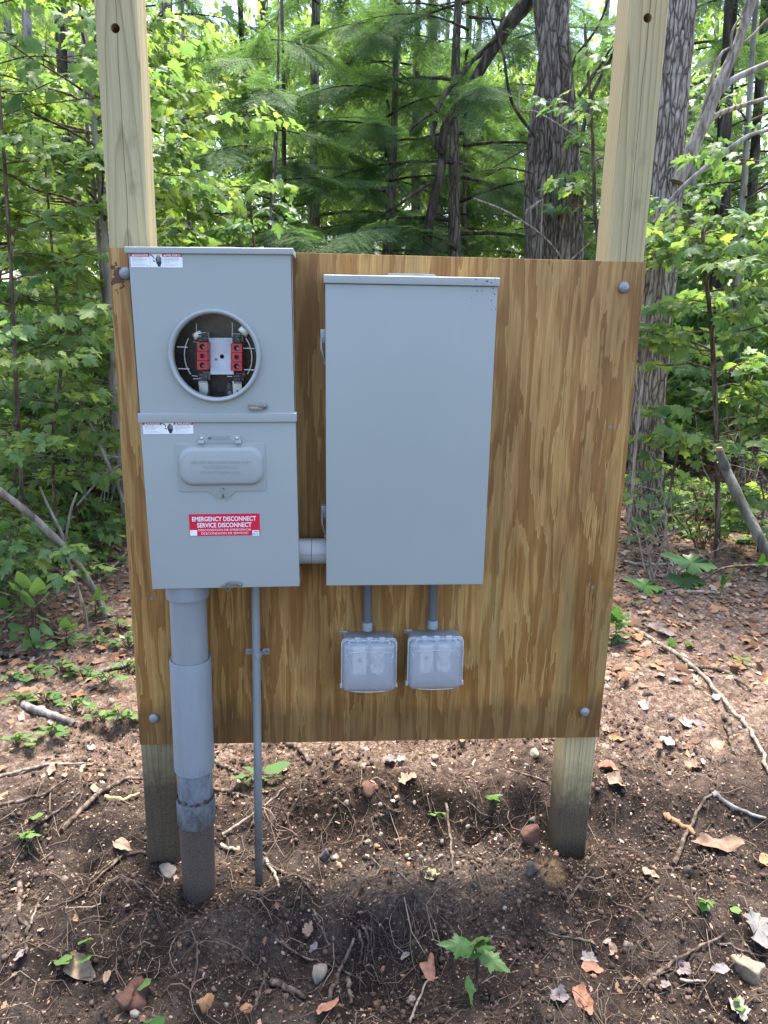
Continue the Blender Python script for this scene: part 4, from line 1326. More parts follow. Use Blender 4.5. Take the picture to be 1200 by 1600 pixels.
def clear_edge():
    mt, n, p = new_mat('clear_edge_plastic')
    p.inputs['Base Color'].default_value = (0.86, 0.90, 0.94, 1); p.inputs['Roughness'].default_value = 0.08
    tr = N(n, 'ShaderNodeBsdfTransparent'); tr.inputs[0].default_value = (0.93, 0.95, 0.97, 1)
    lw = N(n, 'ShaderNodeLayerWeight'); lw.inputs[0].default_value = 0.45
    mx = N(n, 'ShaderNodeMixShader'); n.links.new(mathn(n, 'ADD', mathn(n, 'MULTIPLY', lw.outputs['Facing'], 0.7), 0.18), mx.inputs[0])
    n.links.new(tr.outputs[0], mx.inputs[1]); n.links.new(p.outputs[0], mx.inputs[2])
    n.links.new(mx.outputs[0], n.nodes['Material Output'].inputs['Surface'])
    return mt


M['clear_edge'] = clear_edge()
outlet(575, 533.5, 619, 987, 1072, 'frosted outlet box under the breaker panel, the one nearer the thin conduit')
outlet(679, 638, 722, 984.5, 1068, 'frosted outlet box under the breaker panel, the one farther from the meter box')


def drop(px0, px1, ytop, ybot, label):
    yy = -.024
    a = axis_at(px0, ytop, yy); b = axis_at(px1, ybot, yy)
    t = thing('outlet_conduit', (b.x, yy, b.z), label, 'conduit', 'dark conduits down to the outlet boxes')
    mb = MB(); mb.tube([Vector((0, 0, .012)), a - b + Vector((0, 0, .01))], .0106, 20); obj('pipe', mb, M['pvc_dark'], t)
    mb = MB(); mb.lathe_z([(.0118, -.001), (.0128, .000), (.0132, .019), (.0120, .021), (.0106, .021)], 0, 0, 28); obj('connector', mb, M['pvc_blue'], t)


drop(574, 574, 872, 984, 'short dark grey conduit into the outlet box nearer the thin conduit')
drop(677, 676, 872, 981, 'short dark grey conduit into the outlet box farther from the meter box')


# ------------------------------------------------------------------ leaf templates
def fan_template(half, c=(0.35, 0), fold=0.25, droop=0.2):
    b = half + [(x, -y) for x, y in reversed(half[1:-1])]
    P = [c] + b
    V = np.array([(x, y, -fold * abs(y) - droop * x * x + 0.05 * math.sin(9 * x + 5 * y)) for x, y in P])
    n = len(b)
    F = np.array([(0, 1 + i, 1 + (i + 1) % n) for i in range(n)])
    return V, F[:, [0, 2, 1]]


MAPLE = fan_template([(0, 0), (-.08, .16), (.06, .25), (.02, .43), (.19, .37), (.42, .53), (.43, .30), (.63, .31), (.60, .14), (.82, .12), (1, 0)])
MAPLE3 = fan_template([(0, 0), (-.03, .10), (-.05, .20), (.05, .24), (.10, .35), (.17, .30), (.25, .36), (.32, .31), (.40, .42), (.48, .46), (.47, .35), (.53, .30), (.50, .22), (.60, .24), (.63, .18), (.74, .19), (.78, .12), (.88, .08), (1, 0)], fold=0.35, droop=.3)
MAPLE3 = (MAPLE3[0] * np.array([1, .74, 1]), MAPLE3[1])
OVATE = fan_template([(0, 0), (.12, .17), (.32, .27), (.55, .25), (.78, .14), (1, 0)], (.4, 0), .3, .25)
LONG = fan_template([(0, 0), (.06, .045), (.12, .10), (.155, .085), (.22, .15), (.25, .125), (.31, .18), (.345, .15), (.42, .205), (.45, .165), (.52, .20), (.555, .12), (.60, .19), (.64, .15), (.70, .165), (.735, .12), (.80, .12), (.83, .08), (.90, .06), (1, 0)], (.45, 0), .3, .15)
QUADL = (np.array([(0, 0, 0), (.5, .30, -.08), (1, 0, -.10), (.5, -.30, -.08)]), np.array([(0, 2, 1), (0, 3, 2)]))
HEXL = fan_template([(0, 0), (.2, .30), (.45, .22), (.55, .36), (.68, .14), (1, 0)], fold=.3, droop=.25)


def needle_spray(seed, L=0.34, ntw=11):
    r_ = np.random.default_rng(seed)
    V, F = [], []

    def tri(a, b, c):
        k = len(V); V.extend([a, b, c]); F.append((k, k + 1, k + 2))

    def twig(p, d, l):
        n_ = max(4, int(l / 0.0105)); s = np.array([-d[1], d[0], 0])
        q = p + d * l
        tri(p - s * .0016, p + s * .0016, q)
        for i in range(n_):
            t = (i + .4) / n_
            o = p + d * l * t + np.array([0, 0, -0.12 * (l * t) ** 2 / max(l, .01) + r_.normal(0, .0012)])
            nl = 0.019 * (1 - .35 * t) * r_.uniform(.8, 1.2)
            for sg in (-1, 1):
                dirn = d * .45 + s * sg * .9 + np.array([0, 0, r_.uniform(-.25, .2)])
                tri(o - d * .0034, o + d * .0034, o + dirn * nl)
    ax = np.array([1., 0, 0])
    twig(np.zeros(3), ax, L)
    for i in range(ntw):
        t = (i + 1) / (ntw + 1.5)
        for sg in (-1, 1):
            a = math.radians(52 + r_.uniform(-9, 9)) * sg
            l = L * .50 * (1 - t) ** .75 * r_.uniform(.75, 1.15) + .02
            twig(np.array([L * t, 0, -.10 * L * t * t]), np.array([math.cos(a), math.sin(a), r_.uniform(-.18, .02)]), l)
    return np.array(V), np.array(F)


SPRAYS = [needle_spray(s) for s in (1, 2)]


def cat_path(pts, k=8):
    pts = [np.asarray(p, float) for p in pts]
    P = [2 * pts[0] - pts[1]] + pts + [2 * pts[-1] - pts[-2]]
    out = []
    for i in range(1, len(P) - 2):
        for j in range(k):
            t = j / k
            out.append(0.5 * ((2 * P[i]) + (P[i + 1] - P[i - 1]) * t + (2 * P[i - 1] - 5 * P[i] + 4 * P[i + 1] - P[i + 2]) * t * t + (3 * P[i] - P[i - 1] - 3 * P[i + 1] + P[i + 2]) * t ** 3))
    out.append(pts[-1])
    return out


def wiggly(pts, amp, k=6, seed=0):
    r_ = np.random.default_rng(seed)
    q = cat_path(pts, k)
    return [p + r_.normal(0, amp, len(p)) * (0 if i in (0, len(q) - 1) else 1) for i, p in enumerate(q)]


# ------------------------------------------------------------------ trunks placed where they stand
def px_path(pts, y):
    out = []
    for q in pts:
        yy = q[3] if len(q) > 3 else y
        p = at(q[0], q[1], yy)
        out.append((p[0], p[1], p[2], q[2] * px_size(p) / 2))
    return out


def trunk(name, label, cat, pts, y, mat, top=None, sides=14, ridge=0.0, parent=None, part='trunk', seed=0, group=None, ground_end=True, k=8, flare=1.5):
    P = px_path(pts, y)                                     # listed from the lowest visible point upwards
    P = sorted(P, key=lambda p: p[2]) if parent is None and ground_end else P
    if ground_end:
        a, b = np.array(P[0]), np.array(P[1])
        gz = float(ground_h(a[0], a[1]))
        if a[2] > gz + .02:
            d = (a - b) / max(1e-6, (b[2] - a[2])); d = np.clip(d, -.35, .35)
            e = a + d * (a[2] - gz + .05) * .6; e[2] = gz - .06; e[3] = a[3] * (flare if a[3] > .05 else 1.1); e[1] = a[1]
            P = [tuple(e)] + P
    if top is not None:
        a, b = np.array(P[-1]), np.array(P[-2])
        d = (a - b) / max(1e-6, a[2] - b[2])
        e = a + d * (top - a[2]) * np.array([.7, .7, 1, 0]); e[3] = a[3] * .7
        P.append(tuple(e))
    q = cat_path(P, k)
    base = np.array(P[0][:3]); 
    if ground_end: base[2] = float(ground_h(base[0], base[1]))
    root = parent
    if parent is None:
        root = thing(name, tuple(base), label, cat, group)
    org = np.array(root.location)
    if ridge:
        nr = len(q)
        def wob(i, j):
            th = 2 * math.pi * j / sides
            z = q[i][2]
            v = float(vnoise(math.cos(th) * 5.5 + 20, math.sin(th) * 5.5 + z * 1.4 + 9, seed)) - .5
            v2 = float(vnoise(math.cos(th) * 13 + 40, math.sin(th) * 13 + z * 4.0 + 9, seed + 5)) - .5
            return 1 + ridge * (v * 1.0 + v2 * .9)
    else:
        wob = None
    mb = MB(); mb.tube([p[:3] - org for p in q], [max(.0012, p[3]) for p in q], sides, True, wob)
    o = obj(part, mb, mat, root, angle=60)
    return root, q


def leaf_objects(root, tmpl, mats, az, pit, rol, size, pos, nobj, name='leaf', wilt=0.0, stuffname='foliage'):
    """the leaves of one plant: those that show largest are parts of their own, the rest one joined part"""
    pos = np.asarray(pos); org = np.array(root.location)
    d = (pos - CAM) @ _F
    sx = 600 + FPX * ((pos - CAM) @ _R) / d; sy = 800 - FPX * ((pos - CAM) @ _U) / d
    inside = (sx > -20) & (sx < 1220) & (sy > -20) & (sy < 1620) & (d > .2)
    keep = (sx > -600) & (sx < 1800) & (sy > -900) & (sy < 1700) & (d > .2)
    Mx = rotmats(az, pit, rol)
    big = np.where(inside, size / d, -1)
    order = np.argsort(-big)
    chosen = [i for i in order[:nobj] if big[i] > 0]
    mes = []
    for mt in mats:
        mes.append(np_mesh(name, tmpl[0], tmpl[1], mt))
    for c_, i in enumerate(chosen):
        o = link(name, mes[c_ % len(mes)], root)
        mm = Matrix([list(Mx[i][r_] * size[i]) + [pos[i][r_] - org[r_]] for r_ in range(3)] + [[0, 0, 0, 1]])
        o.matrix_local = mm
    ch = set(chosen)
    rest = np.array([i for i in range(len(pos)) if i not in ch and keep[i]], int)
    if len(rest):
        V, F = scatter(tmpl[0], tmpl[1], Mx[rest] * size[rest][:, None, None], pos[rest] - org)
        o = link(stuffname, np_mesh(stuffname, V, F, mats[0]), root)
        o['kind'] = 'stuff'
    return root


def leafy(root, path, mats, woodmat, seed, t0=.15, nb=14, blen=(.5, 1.1), up=(.1, .5), size=(.06, .10), tw=6, lp=4, nobj=150, tmpl=MAPLE, azr=(0, 2 * math.pi), droop=.15, layer=.35):
    """horizontal layered sprays of leaves on side branches of a stem"""
    r_ = np.random.default_rng(seed)
    org = np.array(root.location)
    pos, az, pit, rol, sz = [], [], [], [], []
    n = len(path)
    nb = int(nb * 1.22)
    for b in range(nb):
        t = t0 + (1 - t0) * (b + r_.uniform(0, 1)) / nb
        i = min(n - 2, int(t * (n - 1)))
        if path[i][2] > 3.0: continue
        p0 = np.array(path[i][:3]); rad = max(.003, path[i][3] * .45)
        a = r_.uniform(*azr); e = r_.uniform(*up); L = r_.uniform(*blen) * (1 - .35 * t)
        pts = []
        for s in np.linspace(0, 1, 6):
            pts.append(p0 + L * s * np.array([math.cos(a) * math.cos(e), math.sin(a) * math.cos(e), math.sin(e)]) + np.array([0, 0, -droop * L * s * s]) + r_.normal(0, .012, 3) * (s > 0))
        mb = MB(); mb.tube([p - org for p in pts], list(np.linspace(rad, .0015, 6)), 5)
        for k in range(tw):
            s = .25 + .75 * (k + .5) / tw
            j = s * 5; q = pts[min(4, int(j))] + (pts[min(5, int(j) + 1)] - pts[min(4, int(j))]) * (j - int(j))
            ta = a + (1 if k % 2 else -1) * r_.uniform(.5, 1.0); tl = L * r_.uniform(.18, .38) * (1.2 - s * .6)
            te = q + tl * np.array([math.cos(ta), math.sin(ta), r_.uniform(-.15, .15)])
            mb.tube([q - org, te - org], [.0022, .001], 4)
            for l_ in range(lp):
                u = (l_ + .6) / lp
                for sg in (-1, 1):
                    if r_.uniform() < .12: continue
                    la = ta + sg * r_.uniform(.5, 1.3) * (1 - u * .6)
                    s_ = r_.uniform(*size) * .84 * r_.choice([.7, 1, 1, 1.12])
                    pl = r_.uniform(.02, .05)
                    pos.append(q + (te - q) * u + pl * np.array([math.cos(la), math.sin(la), r_.uniform(-.2, .4)])); az.append(la + r_.normal(0, .25))
                    pit.append(r_.normal(-.42, layer + .08)); rol.append(r_.normal(0, layer + .12)); sz.append(s_)
        obj('branch', mb, woodmat, root)
    leaf_objects(root, tmpl, mats, np.array(az), np.array(pit), np.array(rol), np.array(sz), pos, nobj)


# ---- the big trees
root, q = trunk('twin_trunk_tree', 'stout old tree with two ridged trunks grown side by side, left of the right post', 'tree',
                [(845, 430, 46), (842, 300, 42), (848, 200, 40), (862, 90, 38), (872, 0, 36)], 4.1, M['bark'], 9, 64, .22, seed=2, k=14)
trunk('', '', '', [(884, 430, 52, 4.0), (884, 330, 48, 4.0), (882, 220, 46, 4.0), (868, 100, 48, 4.0), (860, 0, 50, 4.05), (850, -200, 46, 4.05)], 4.0, M['bark'], None, 64, .26, root, 'trunk', 9, k=14, flare=1.2)
TWIN = root
for pts in (((905, 230, 7), (925, 150, 6), (955, 90, 5), (985, 20, 4)), ((838, 215, 6), (800, 160, 5), (785, 80, 4), (760, 10, 3)), ((870, 160, 6), (900, 90, 5), (935, 40, 4), (960, -30, 3)), ((905, 150, 5), (940, 100, 4), (962, 60, 3))):
    P = px_path(pts, 3.9); mb = MB(); mb.tube([p[:3] - np.array(root.location) for p in cat_path(P, 5)], [p[3] for p in cat_path(P, 5)], 8); obj('branch', mb, M['bark_dark'], root)

root, q = trunk('rough_barked_tree', 'leaning tree with pale flaky ridged bark just right of the right post', 'tree',
                [(1006, 815, 54), (1010, 650, 50), (1020, 500, 52), (1034, 330, 54), (1044, 200, 52), (1055, 60, 52), (1062, 0, 50)], 2.9, M['bark_pale'], 8, 64, .24, seed=4, k=12)
RB = root
for pts, w_ in ((((1058, 285, 24), (1078, 240, 22), (1100, 190, 20), (1125, 130, 18), (1152, 70, 15), (1172, 10, 14), (1190, -60, 12)), 1),
                (((1095, 205, 9), (1120, 180, 8), (1160, 165, 7), (1210, 150, 6)), 1), (((1120, 145, 12), (1145, 125, 10), (1175, 110, 9), (1210, 95, 8)), 1),
                (((1088, 205, 6), (1105, 150, 6), (1124, 90, 5), (1140, 75, 4), (1165, 65, 4), (1200, 30, 4)), 1), (((1142, 78, 4), (1144, 50, 4), (1160, 20, 3), (1170, -10, 3)), 1)):
    P = px_path(pts, 2.75); mb = MB(); cp = cat_path(P, 6); mb.tube([p[:3] - np.array(root.location) for p in cp], [p[3] for p in cp], 12); obj('branch', mb, M['twig_pale'] if pts[0][2] != 12 else M['bark_grey'], root)
P = px_path([(1022, 350, 9), (1060, 300, 8), (1110, 255, 7), (1150, 225, 7), (1175, 210, 6), (1215, 200, 5)], 2.6)
mb = MB(); cp = cat_path(P, 6); mb.tube([p[:3] - np.array(root.location) for p in cp], [p[3] for p in cp], 8); obj('branch', mb, M['bark_grey'], root)

root, q = trunk('arching_tree', 'dark slender tree arching up to lean against the twin trunks', 'tree',
                [(666, 390, 15), (676, 320, 15), (690, 260, 14), (694, 205, 14), (712, 170, 15), (738, 130, 16), (762, 90, 17), (790, 45, 20), (822, 5, 24), (850, -40, 26)], 4.4, M['bark_dark'], None, 12, .12, seed=3)
for pts in (((682, 175, 8), (694, 150, 7), (720, 118, 7), (745, 88, 6), (775, 60, 5)), ((680, 190, 8), (676, 215, 8), (690, 240, 8)), ((672, 285, 6), (650, 300, 5), (620, 322, 4), (598, 335, 3)), ((676, 176, 6), (655, 190, 5), (640, 205, 3))):
    P = px_path(pts, 4.35); mb = MB(); cp = cat_path(P, 5); mb.tube([p[:3] - np.array(root.location) for p in cp], [p[3] for p in cp], 8); obj('branch', mb, M['bark_dark'], root)

far = [
    ('thin_tree', 'pale slim straight trunk directly left of the twin trunks', [(727, 330, 11), (728, 220, 10), (730, 130, 10)], 9.0, 'bark_grey', 9),
    ('thin_tree', 'mottled grey trunk rising behind the arching dark tree', [(684, 380, 17), (680, 250, 14), (677, 110, 13)], 8.0, 'bark_grey', 9),
    ('thin_tree', 'very thin dim trunk between the two mottled trunks behind the arching tree', [(694, 200, 7), (697, 115, 7)], 12, 'bark_grey', 9),
    ('thin_tree', 'grey trunk seen above the gap between the two grey boxes, half behind hemlock', [(618, 395, 9), (616, 200, 8), (622, 80, 8), (625, 0, 8)], 7.5, 'bark_grey', 9),
    ('thin_tree', 'short bright stretch of pale trunk among hemlock sprays above the meter box cap', [(490, 245, 13), (492, 170, 12)], 8.5, 'twig_pale', 9),
    ('thin_tree', 'grey spotted trunk close to the right side of the left post', [(268, 400, 20), (264, 250, 17), (266, 120, 16), (262, 20, 15)], 6.0, 'bark_grey', 9),
    ('thin_tree', 'thin dark stem above the middle of the meter box', [(446, 390, 8), (444, 250, 7), (443, 120, 6), (440, 0, 5)], 4.9, 'bark_dark', 7),
    ('thin_tree', 'thin dark trunk hanging into view at the top edge, left of the thin stem', [(382, 140, 9), (378, 60, 8), (375, 0, 8)], 6.5, 'bark_dark', 8),
    ('thin_tree', 'stubby grey trunk showing low between the left post and the meter box cap', [(298, 395, 16), (297, 320, 14)], 8.5, 'bark_grey', 4.5),
    ('thin_tree', 'dark brown trunk half hidden by maple leaves at the right edge', [(1108, 640, 28), (1118, 480, 24), (1130, 300, 22), (1136, 120, 20)], 5.5, 'bark_dark', 9),
    ('thin_tree', 'dim slender trunk far right beyond the dark brown trunk', [(1168, 560, 16), (1172, 400, 15), (1182, 200, 14)], 8.0, 'bark_dark', 9),
    ('thin_tree', 'dark trunk deep in shade behind the left maples, near the plywood edge', [(128, 700, 26), (122, 560, 22), (118, 470, 20)], 6.0, 'bark_dark', 8),
    ('thin_tree', 'purplish grey trunk among the left maples beside the plywood', [(137, 740, 16), (136, 640, 14), (130, 560, 13), (126, 430, 12)], 4.4, 'bark_grey', 7),
    ('thin_tree', 'grey trunk at the far left edge behind bright maple leaves', [(62, 520, 18), (58, 440, 17), (50, 200, 15)], 7.0, 'bark_grey', 9),
    ('thin_tree', 'thin pale trunk right of the rough barked tree near the top', [(1082, 380, 14), (1078, 200, 12), (1074, 60, 12)], 7.0, 'bark_grey', 9),
]
for k, (nm, lb, pts, y, mt, top) in enumerate(far):
    trunk(nm, lb, 'tree', pts, y, M[mt], top, 12, .06, seed=k + 20)

# ---- leafy saplings
def sapling(label, pts, y, seed, top=None, bark='bark_grey', mats=('maple', 'maple_deep'), **kw):
    root, q = trunk('maple_sapling', label, 'sapling', pts, y, M[bark], top, 9, 0, seed=seed)
    leafy(root, q, [M[x] for x in mats], M['twig'], seed, **kw)
    return root


sapling('tall maple sapling with two leaning grey stems beside the left post', [(166, 400, 11), (158, 300, 11), (142, 150, 10), (126, 0, 9)], 2.6, 101, 3.9, nb=40, t0=.22, blen=(.6, 1.25), size=(.06, .105), nobj=260, tw=6, lp=4)
S2 = [o for o in col.objects if o.name.startswith('maple_sapling')][-1]
trunk('', '', '', [(150, 330, 7, 2.65), (136, 200, 6, 2.65), (130, 60, 6, 2.65), (136, -40, 5, 2.65)], 2.65, M['bark_grey'], None, 8, 0, S2, 'trunk', 1, ground_end=True)
sapling('bushy maple sapling filling the left edge with bright layered leaves', [(30, 700, 6), (16, 400, 6), (-4, 100, 5)], 1.9, 102, 3.4, bark='twig', nb=40, t0=.18, blen=(.5, 1.05), size=(.055, .095), nobj=290, tw=6, lp=4)
sapling('maple sapling with pale leaves low at the left, above the leaning grey pole', [(92, 860, 5), (82, 700, 5), (96, 560, 5), (84, 420, 4)], 2.3, 103, 2.3, bark='twig', nb=30, t0=.2, blen=(.4, .85), size=(.05, .09), nobj=280, tw=6, lp=4)
sapling('shaded maple sapling close behind the left edge of the plywood', [(176, 800, 8), (180, 600, 8), (186, 450, 7)], 3.4, 104, 3.2, nb=40, t0=.12, blen=(.6, 1.1), size=(.065, .11), nobj=160, tw=6, lp=4, mats=('maple', 'maple_deep'))
sapling('darker maple sapling further back at the far left', [(-30, 700, 10), (-28, 400, 9), (-40, 100, 8)], 3.6, 105, 4.2, nb=44, t0=.1, blen=(.8, 1.6), size=(.07, .12), nobj=120, tw=7, lp=4, mats=('far_leaf', 'maple'))
sapling('maple sapling with layered bright green leaves right of the rough barked tree', [(1122, 800, 8), (1118, 640, 8), (1112, 520, 7), (1100, 400, 6)], 2.3, 106, 2.0, nb=28, t0=.28, blen=(.35, .8), size=(.06, .105), nobj=290, tw=6, lp=3, bark='twig')
sapling('maple sapling whose leaves reach in from the right edge', [(1215, 760, 9), (1222, 560, 9), (1226, 380, 8)], 2.0, 107, 2.4, nb=18, t0=.3, blen=(.35, .7), size=(.055, .10), nobj=200, tw=5, lp=3, bark='twig')
sapling('taller shaded maple behind the right sapling, reaching the top right corner', [(1160, 760, 10), (1150, 500, 10), (1165, 250, 9), (1180, 20, 8)], 4.2, 108, 4.4, nb=44, t0=.1, blen=(.6, 1.3), size=(.075, .12), nobj=160, tw=6, lp=4, mats=('maple_deep', 'maple'))
sapling('young maple with broad leaves in front of the twin trunks', [(935, 420, 6), (930, 330, 6), (925, 200, 5), (915, 60, 5)], 3.3, 109, 3.2, nb=15, t0=.35, blen=(.4, .8), size=(.06, .11), nobj=140, tw=4, lp=3, bark='twig', mats=('maple_deep', 'maple'))
sapling('small maple peeking over the meter box cap', [(398, 420, 4), (396, 370, 4), (392, 330, 3)], 3.0, 110, None, nb=6, t0=.6, blen=(.2, .4), size=(.07, .11), nobj=40, tw=3, lp=2, bark='twig', mats=('maple_deep',))
sapling('low leafy maple at the foot of the rough barked tree', [(1040, 800, 5), (1052, 740, 4), (1062, 690, 4)], 2.4, 111, None, nb=10, t0=.2, blen=(.2, .42), size=(.05, .09), nobj=90, tw=4, lp=2, bark='twig')
sapling('sunlit broadleaf sapling between the left post and the hemlocks', [(300, 420, 6), (290, 250, 6), (286, 60, 5)], 4.6, 112, 4.6, nb=40, t0=.1, blen=(.5, 1.1), size=(.07, .12), nobj=120, tw=7, lp=4, mats=('far_leaf', 'maple'))

for k, (px, py, y, lb, kw) in enumerate([
    (12, 905, 1.5, 'knee high maple seedling bush at the left edge beside the broad leaved plant', {}), (60, 880, 2.2, 'knee high maple bush under the leaning grey pole', {}),
    (120, 870, 2.6, 'knee high maple bush between the leaning grey pole and the plywood', {}), (172, 860, 2.9, 'knee high maple bush in the shade at the plywood edge', {}),
    (20, 800, 2.6, 'waist high leafy bush at the left edge above the leaning grey pole', {'hp': 110}), (150, 800, 3.6, 'waist high leafy bush deep behind the leaning pole', {'hp': 100}),
    (1085, 830, 2.9, 'knee high bush behind the bare brown twigs', {}), (1190, 820, 2.4, 'knee high bush at the right edge behind the cut branch', {}), (1040, 810, 3.4, 'knee high bush right of the rough barked tree foot', {})]):
    hp = kw.get('hp', 70)
    sapling(lb, [(px, py, 4), (px + 4, py - hp * .5, 3), (px - 2, py - hp, 3)], y, 130 + k, None, 'twig', ('maple', 'maple_deep'), nb=16, t0=.1, blen=(.2, .5), size=(.05, .085), nobj=110, tw=4, lp=3, up=(-.05, .4))

# ---- hemlocks
def hemlock_meshes(H, seed, z0=.35, lmax=1.7):
    r_ = np.random.default_rng(seed)
    az, pit, rol, pos, br = [], [], [], [], []
    z = z0; k = 0
    while z < H - .1:
        L = lmax * (1 - (z / H)) ** .75 + .22
        a = k * 2.4 + r_.uniform(-.5, .5); e = r_.uniform(-.05, .30)
        pts = [np.array([math.cos(a) * L * s, math.sin(a) * L * s, z + L * s * math.tan(e) - .28 * L * s * s]) for s in np.linspace(0, 1, 7)]
        br.append((pts, max(.004, .011 * L)))
        n_ = int(L / (.05 if H < 4 else .062))
        for i in range(n_):
            s = .16 + .84 * (i + r_.uniform(.2, .8)) / n_
            j = s * 6; jj = min(5, int(j)); q = pts[jj] + (pts[jj + 1] - pts[jj]) * (j - jj)
            pos.append(q); az.append(a + (1 if i % 2 else -1) * r_.uniform(.25, 1.05) * (1 - .5 * s)); pit.append(r_.normal(-.30, .26)); rol.append(r_.normal(0, .3))
        pos.append(pts[-1] - (pts[-1] - pts[-2]) * .4); az.append(a); pit.append(-.35); rol.append(0.)
        z += r_.uniform(.07, .15) * (1 + .25 * (H > 4)); k += 1
    az, pit, rol, pos = map(np.array, (az, pit, rol, pos))
    sc = r_.uniform(.75, 1.25, len(az))
    Mx = rotmats(az, pit, rol) * sc[:, None, None]
    h_ = np.arange(len(az)) % 2
    VV, FF, o = [], [], 0
    for t in (0, 1):
        V, F = scatter(SPRAYS[t][0], SPRAYS[t][1], Mx[h_ == t], pos[h_ == t])
        VV.append(V); FF.append(F + o); o += len(V)
    crown = np_mesh('crown', np.concatenate(VV), np.concatenate(FF), M['hemlock'])
    mb = MB()
    for pts, rad in br:
        mb.tube(pts, list(np.linspace(rad, .0015, 7)), 5)
    bm_ = bpy.data.meshes.new('branches'); bm_.from_pydata(mb.v, [], mb.f); bm_.materials.append(M['bark_dark']); bm_.shade_smooth()
    mb = MB(); mb.tube([(0.07 * math.sin(4 * s + H), .06 * math.cos(5 * s), -.1 + (H + .1) * s) for s in np.linspace(0, 1, 14)], list(np.linspace(.012 * H + .008, .004, 14)), 10)
    tm = bpy.data.meshes.new('trunk'); tm.from_pydata(mb.v, [], mb.f); tm.materials.append(M['bark']); tm.shade_smooth()
    return tm, bm_, crown


HEM = [hemlock_meshes(3.6, 5, .3, 1.25), hemlock_meshes(5.6, 8, .5, 1.9)]


def hemlock(x, y, v, rz, s, label):
    r_ = thing('hemlock', (x, y, float(ground_h(x, y)) - .03), label, 'hemlock', 'hemlocks behind the plywood', (0, 0, rz))
    r_.scale = (s, s, s)
    link('trunk', HEM[v][0], r_); b = link('branches', HEM[v][1], r_); b['kind'] = 'stuff'
    c = link('crown', HEM[v][2], r_); c['kind'] = 'stuff'


for a in ((-.55, 4.3, 0, .3, .95, 'young bright hemlock right above the meter box cap'),
          (.35, 5.3, 1, 1.2, .85, 'dark hemlock above the gap between the two grey boxes'),
          (.95, 4.9, 1, 3.6, 1.0, 'dark drooping hemlock whose boughs hang beside the arching dark tree'),
          (-.25, 7.2, 1, 2.9, 1.1, 'tall hemlock further back, above the meter box'),
          (1.3, 6.6, 0, 4.2, 1.1, 'low hemlock just left of the twin trunks'),
          (.95, 8.6, 1, 5.0, 1.2, 'tall hemlock behind the arching dark tree'),
          (-1.75, 6.4, 1, .9, .95, 'hemlock seen past the right side of the left post'),
          (3.3, 6.4, 1, 2.2, 1.15, 'big dark hemlock behind the right maples'),
          (4.9, 8.6, 1, 3.9, 1.2, 'dim hemlock at the right edge, far back'),
          (2.55, 8.6, 1, 1.9, 1.0, 'hemlock peeping between the twin trunks and right post'),
          (-3.9, 7.6, 1, 3.3, 1.1, 'dim hemlock far back at the left edge')):
    hemlock(*a)

# ---- broadleaf trees further back, crowns lit by the sun
def crown_mesh(seed, n_, rx, rz, size, mat, clumps=26, tmpl=HEXL):
    r_ = np.random.default_rng(seed)
    c = r_.normal(0, 1, (clumps, 3)); c /= np.linalg.norm(c, axis=1)[:, None]; c *= r_.uniform(.25, 1, (clumps, 1)) ** .6
    idx = r_.integers(0, clumps, n_)
    p = c[idx] * np.array([rx, rx, rz]) + r_.normal(0, 1, (n_, 3)) * np.array([rx * .20, rx * .20, rz * .07])
    V, F = scatter(tmpl[0], tmpl[1], rotmats(r_.uniform(0, 6.28, n_), r_.normal(-.6, .55, n_), r_.normal(0, .6, n_)) * r_.uniform(*size, n_)[:, None, None], p)
    return np_mesh('crown', V, F, mat)


CR = [crown_mesh(31, 9500, 1.7, 1.9, (.055, .105), M['far_leaf']), crown_mesh(32, 9500, 1.9, 1.5, (.055, .105), M['far_leaf']), crown_mesh(33, 9500, 1.6, 2.0, (.055, .105), M['maple'])]


def broadleaf(x, y, h, cz, v, rz, s, label, rad=.09):
    z = float(ground_h(x, y))
    r_ = thing('broadleaf_tree', (x, y, z), label, 'tree', 'leafy trees beyond the clearing', (0, 0, rz))
    mb = MB(); mb.tube([(0.06 * math.sin(2.3 * t + v), .05 * math.sin(3 * t), -.1 + (h + .1) * t) for t in np.linspace(0, 1, 12)], list(np.linspace(rad, rad * .35, 12)), 10)
    for k in range(7):
        a = k * 2.4 + v; t = cz - 1.2 * s + k * .35 * s
        mb.tube([(0, 0, t), (math.cos(a) * .6 * s, math.sin(a) * .6 * s, t + .3 * s), (math.cos(a) * 1.3 * s, math.sin(a) * 1.3 * s, t + .45 * s)], [rad * .3, rad * .2, rad * .08], 6)
    obj('trunk', mb, M['bark_grey'], r_)
    c = link('crown', CR[v], r_); c.location = (0, 0, cz); c.scale = (s, s, s); c['kind'] = 'stuff'


for a in ((-4.3, 9.5, 6, 3.2, 0, .4, 1.25, 'sunny leafy tree behind the left maples'),
          (-2.2, 10.5, 6, 2.9, 1, 1.4, 1.2, 'sunny leafy tree seen right of the left post'),
          (.1, 12.5, 7, 3.4, 2, 2.4, 1.3, 'leafy tree behind the tall hemlocks over the boxes'),
          (2.3, 12, 7, 3.2, 0, 3.3, 1.2, 'bright leafy tree left of the twin trunks, far back'),
          (3.9, 10.6, 6, 2.7, 1, .9, 1.1, 'bright leafy tree right of the twin trunks, far back'),
          (6.2, 12, 7, 3.4, 2, 5.1, 1.4, 'leafy tree in the distance at the right edge'),
          (-6.4, 12.5, 7, 3.6, 1, 2.2, 1.5, 'distant leafy tree at the left edge'),
          (1.1, 15, 8, 4.6, 1, 4.0, 1.3, 'distant bright leafy tree behind the arching tree')):
    broadleaf(*a)

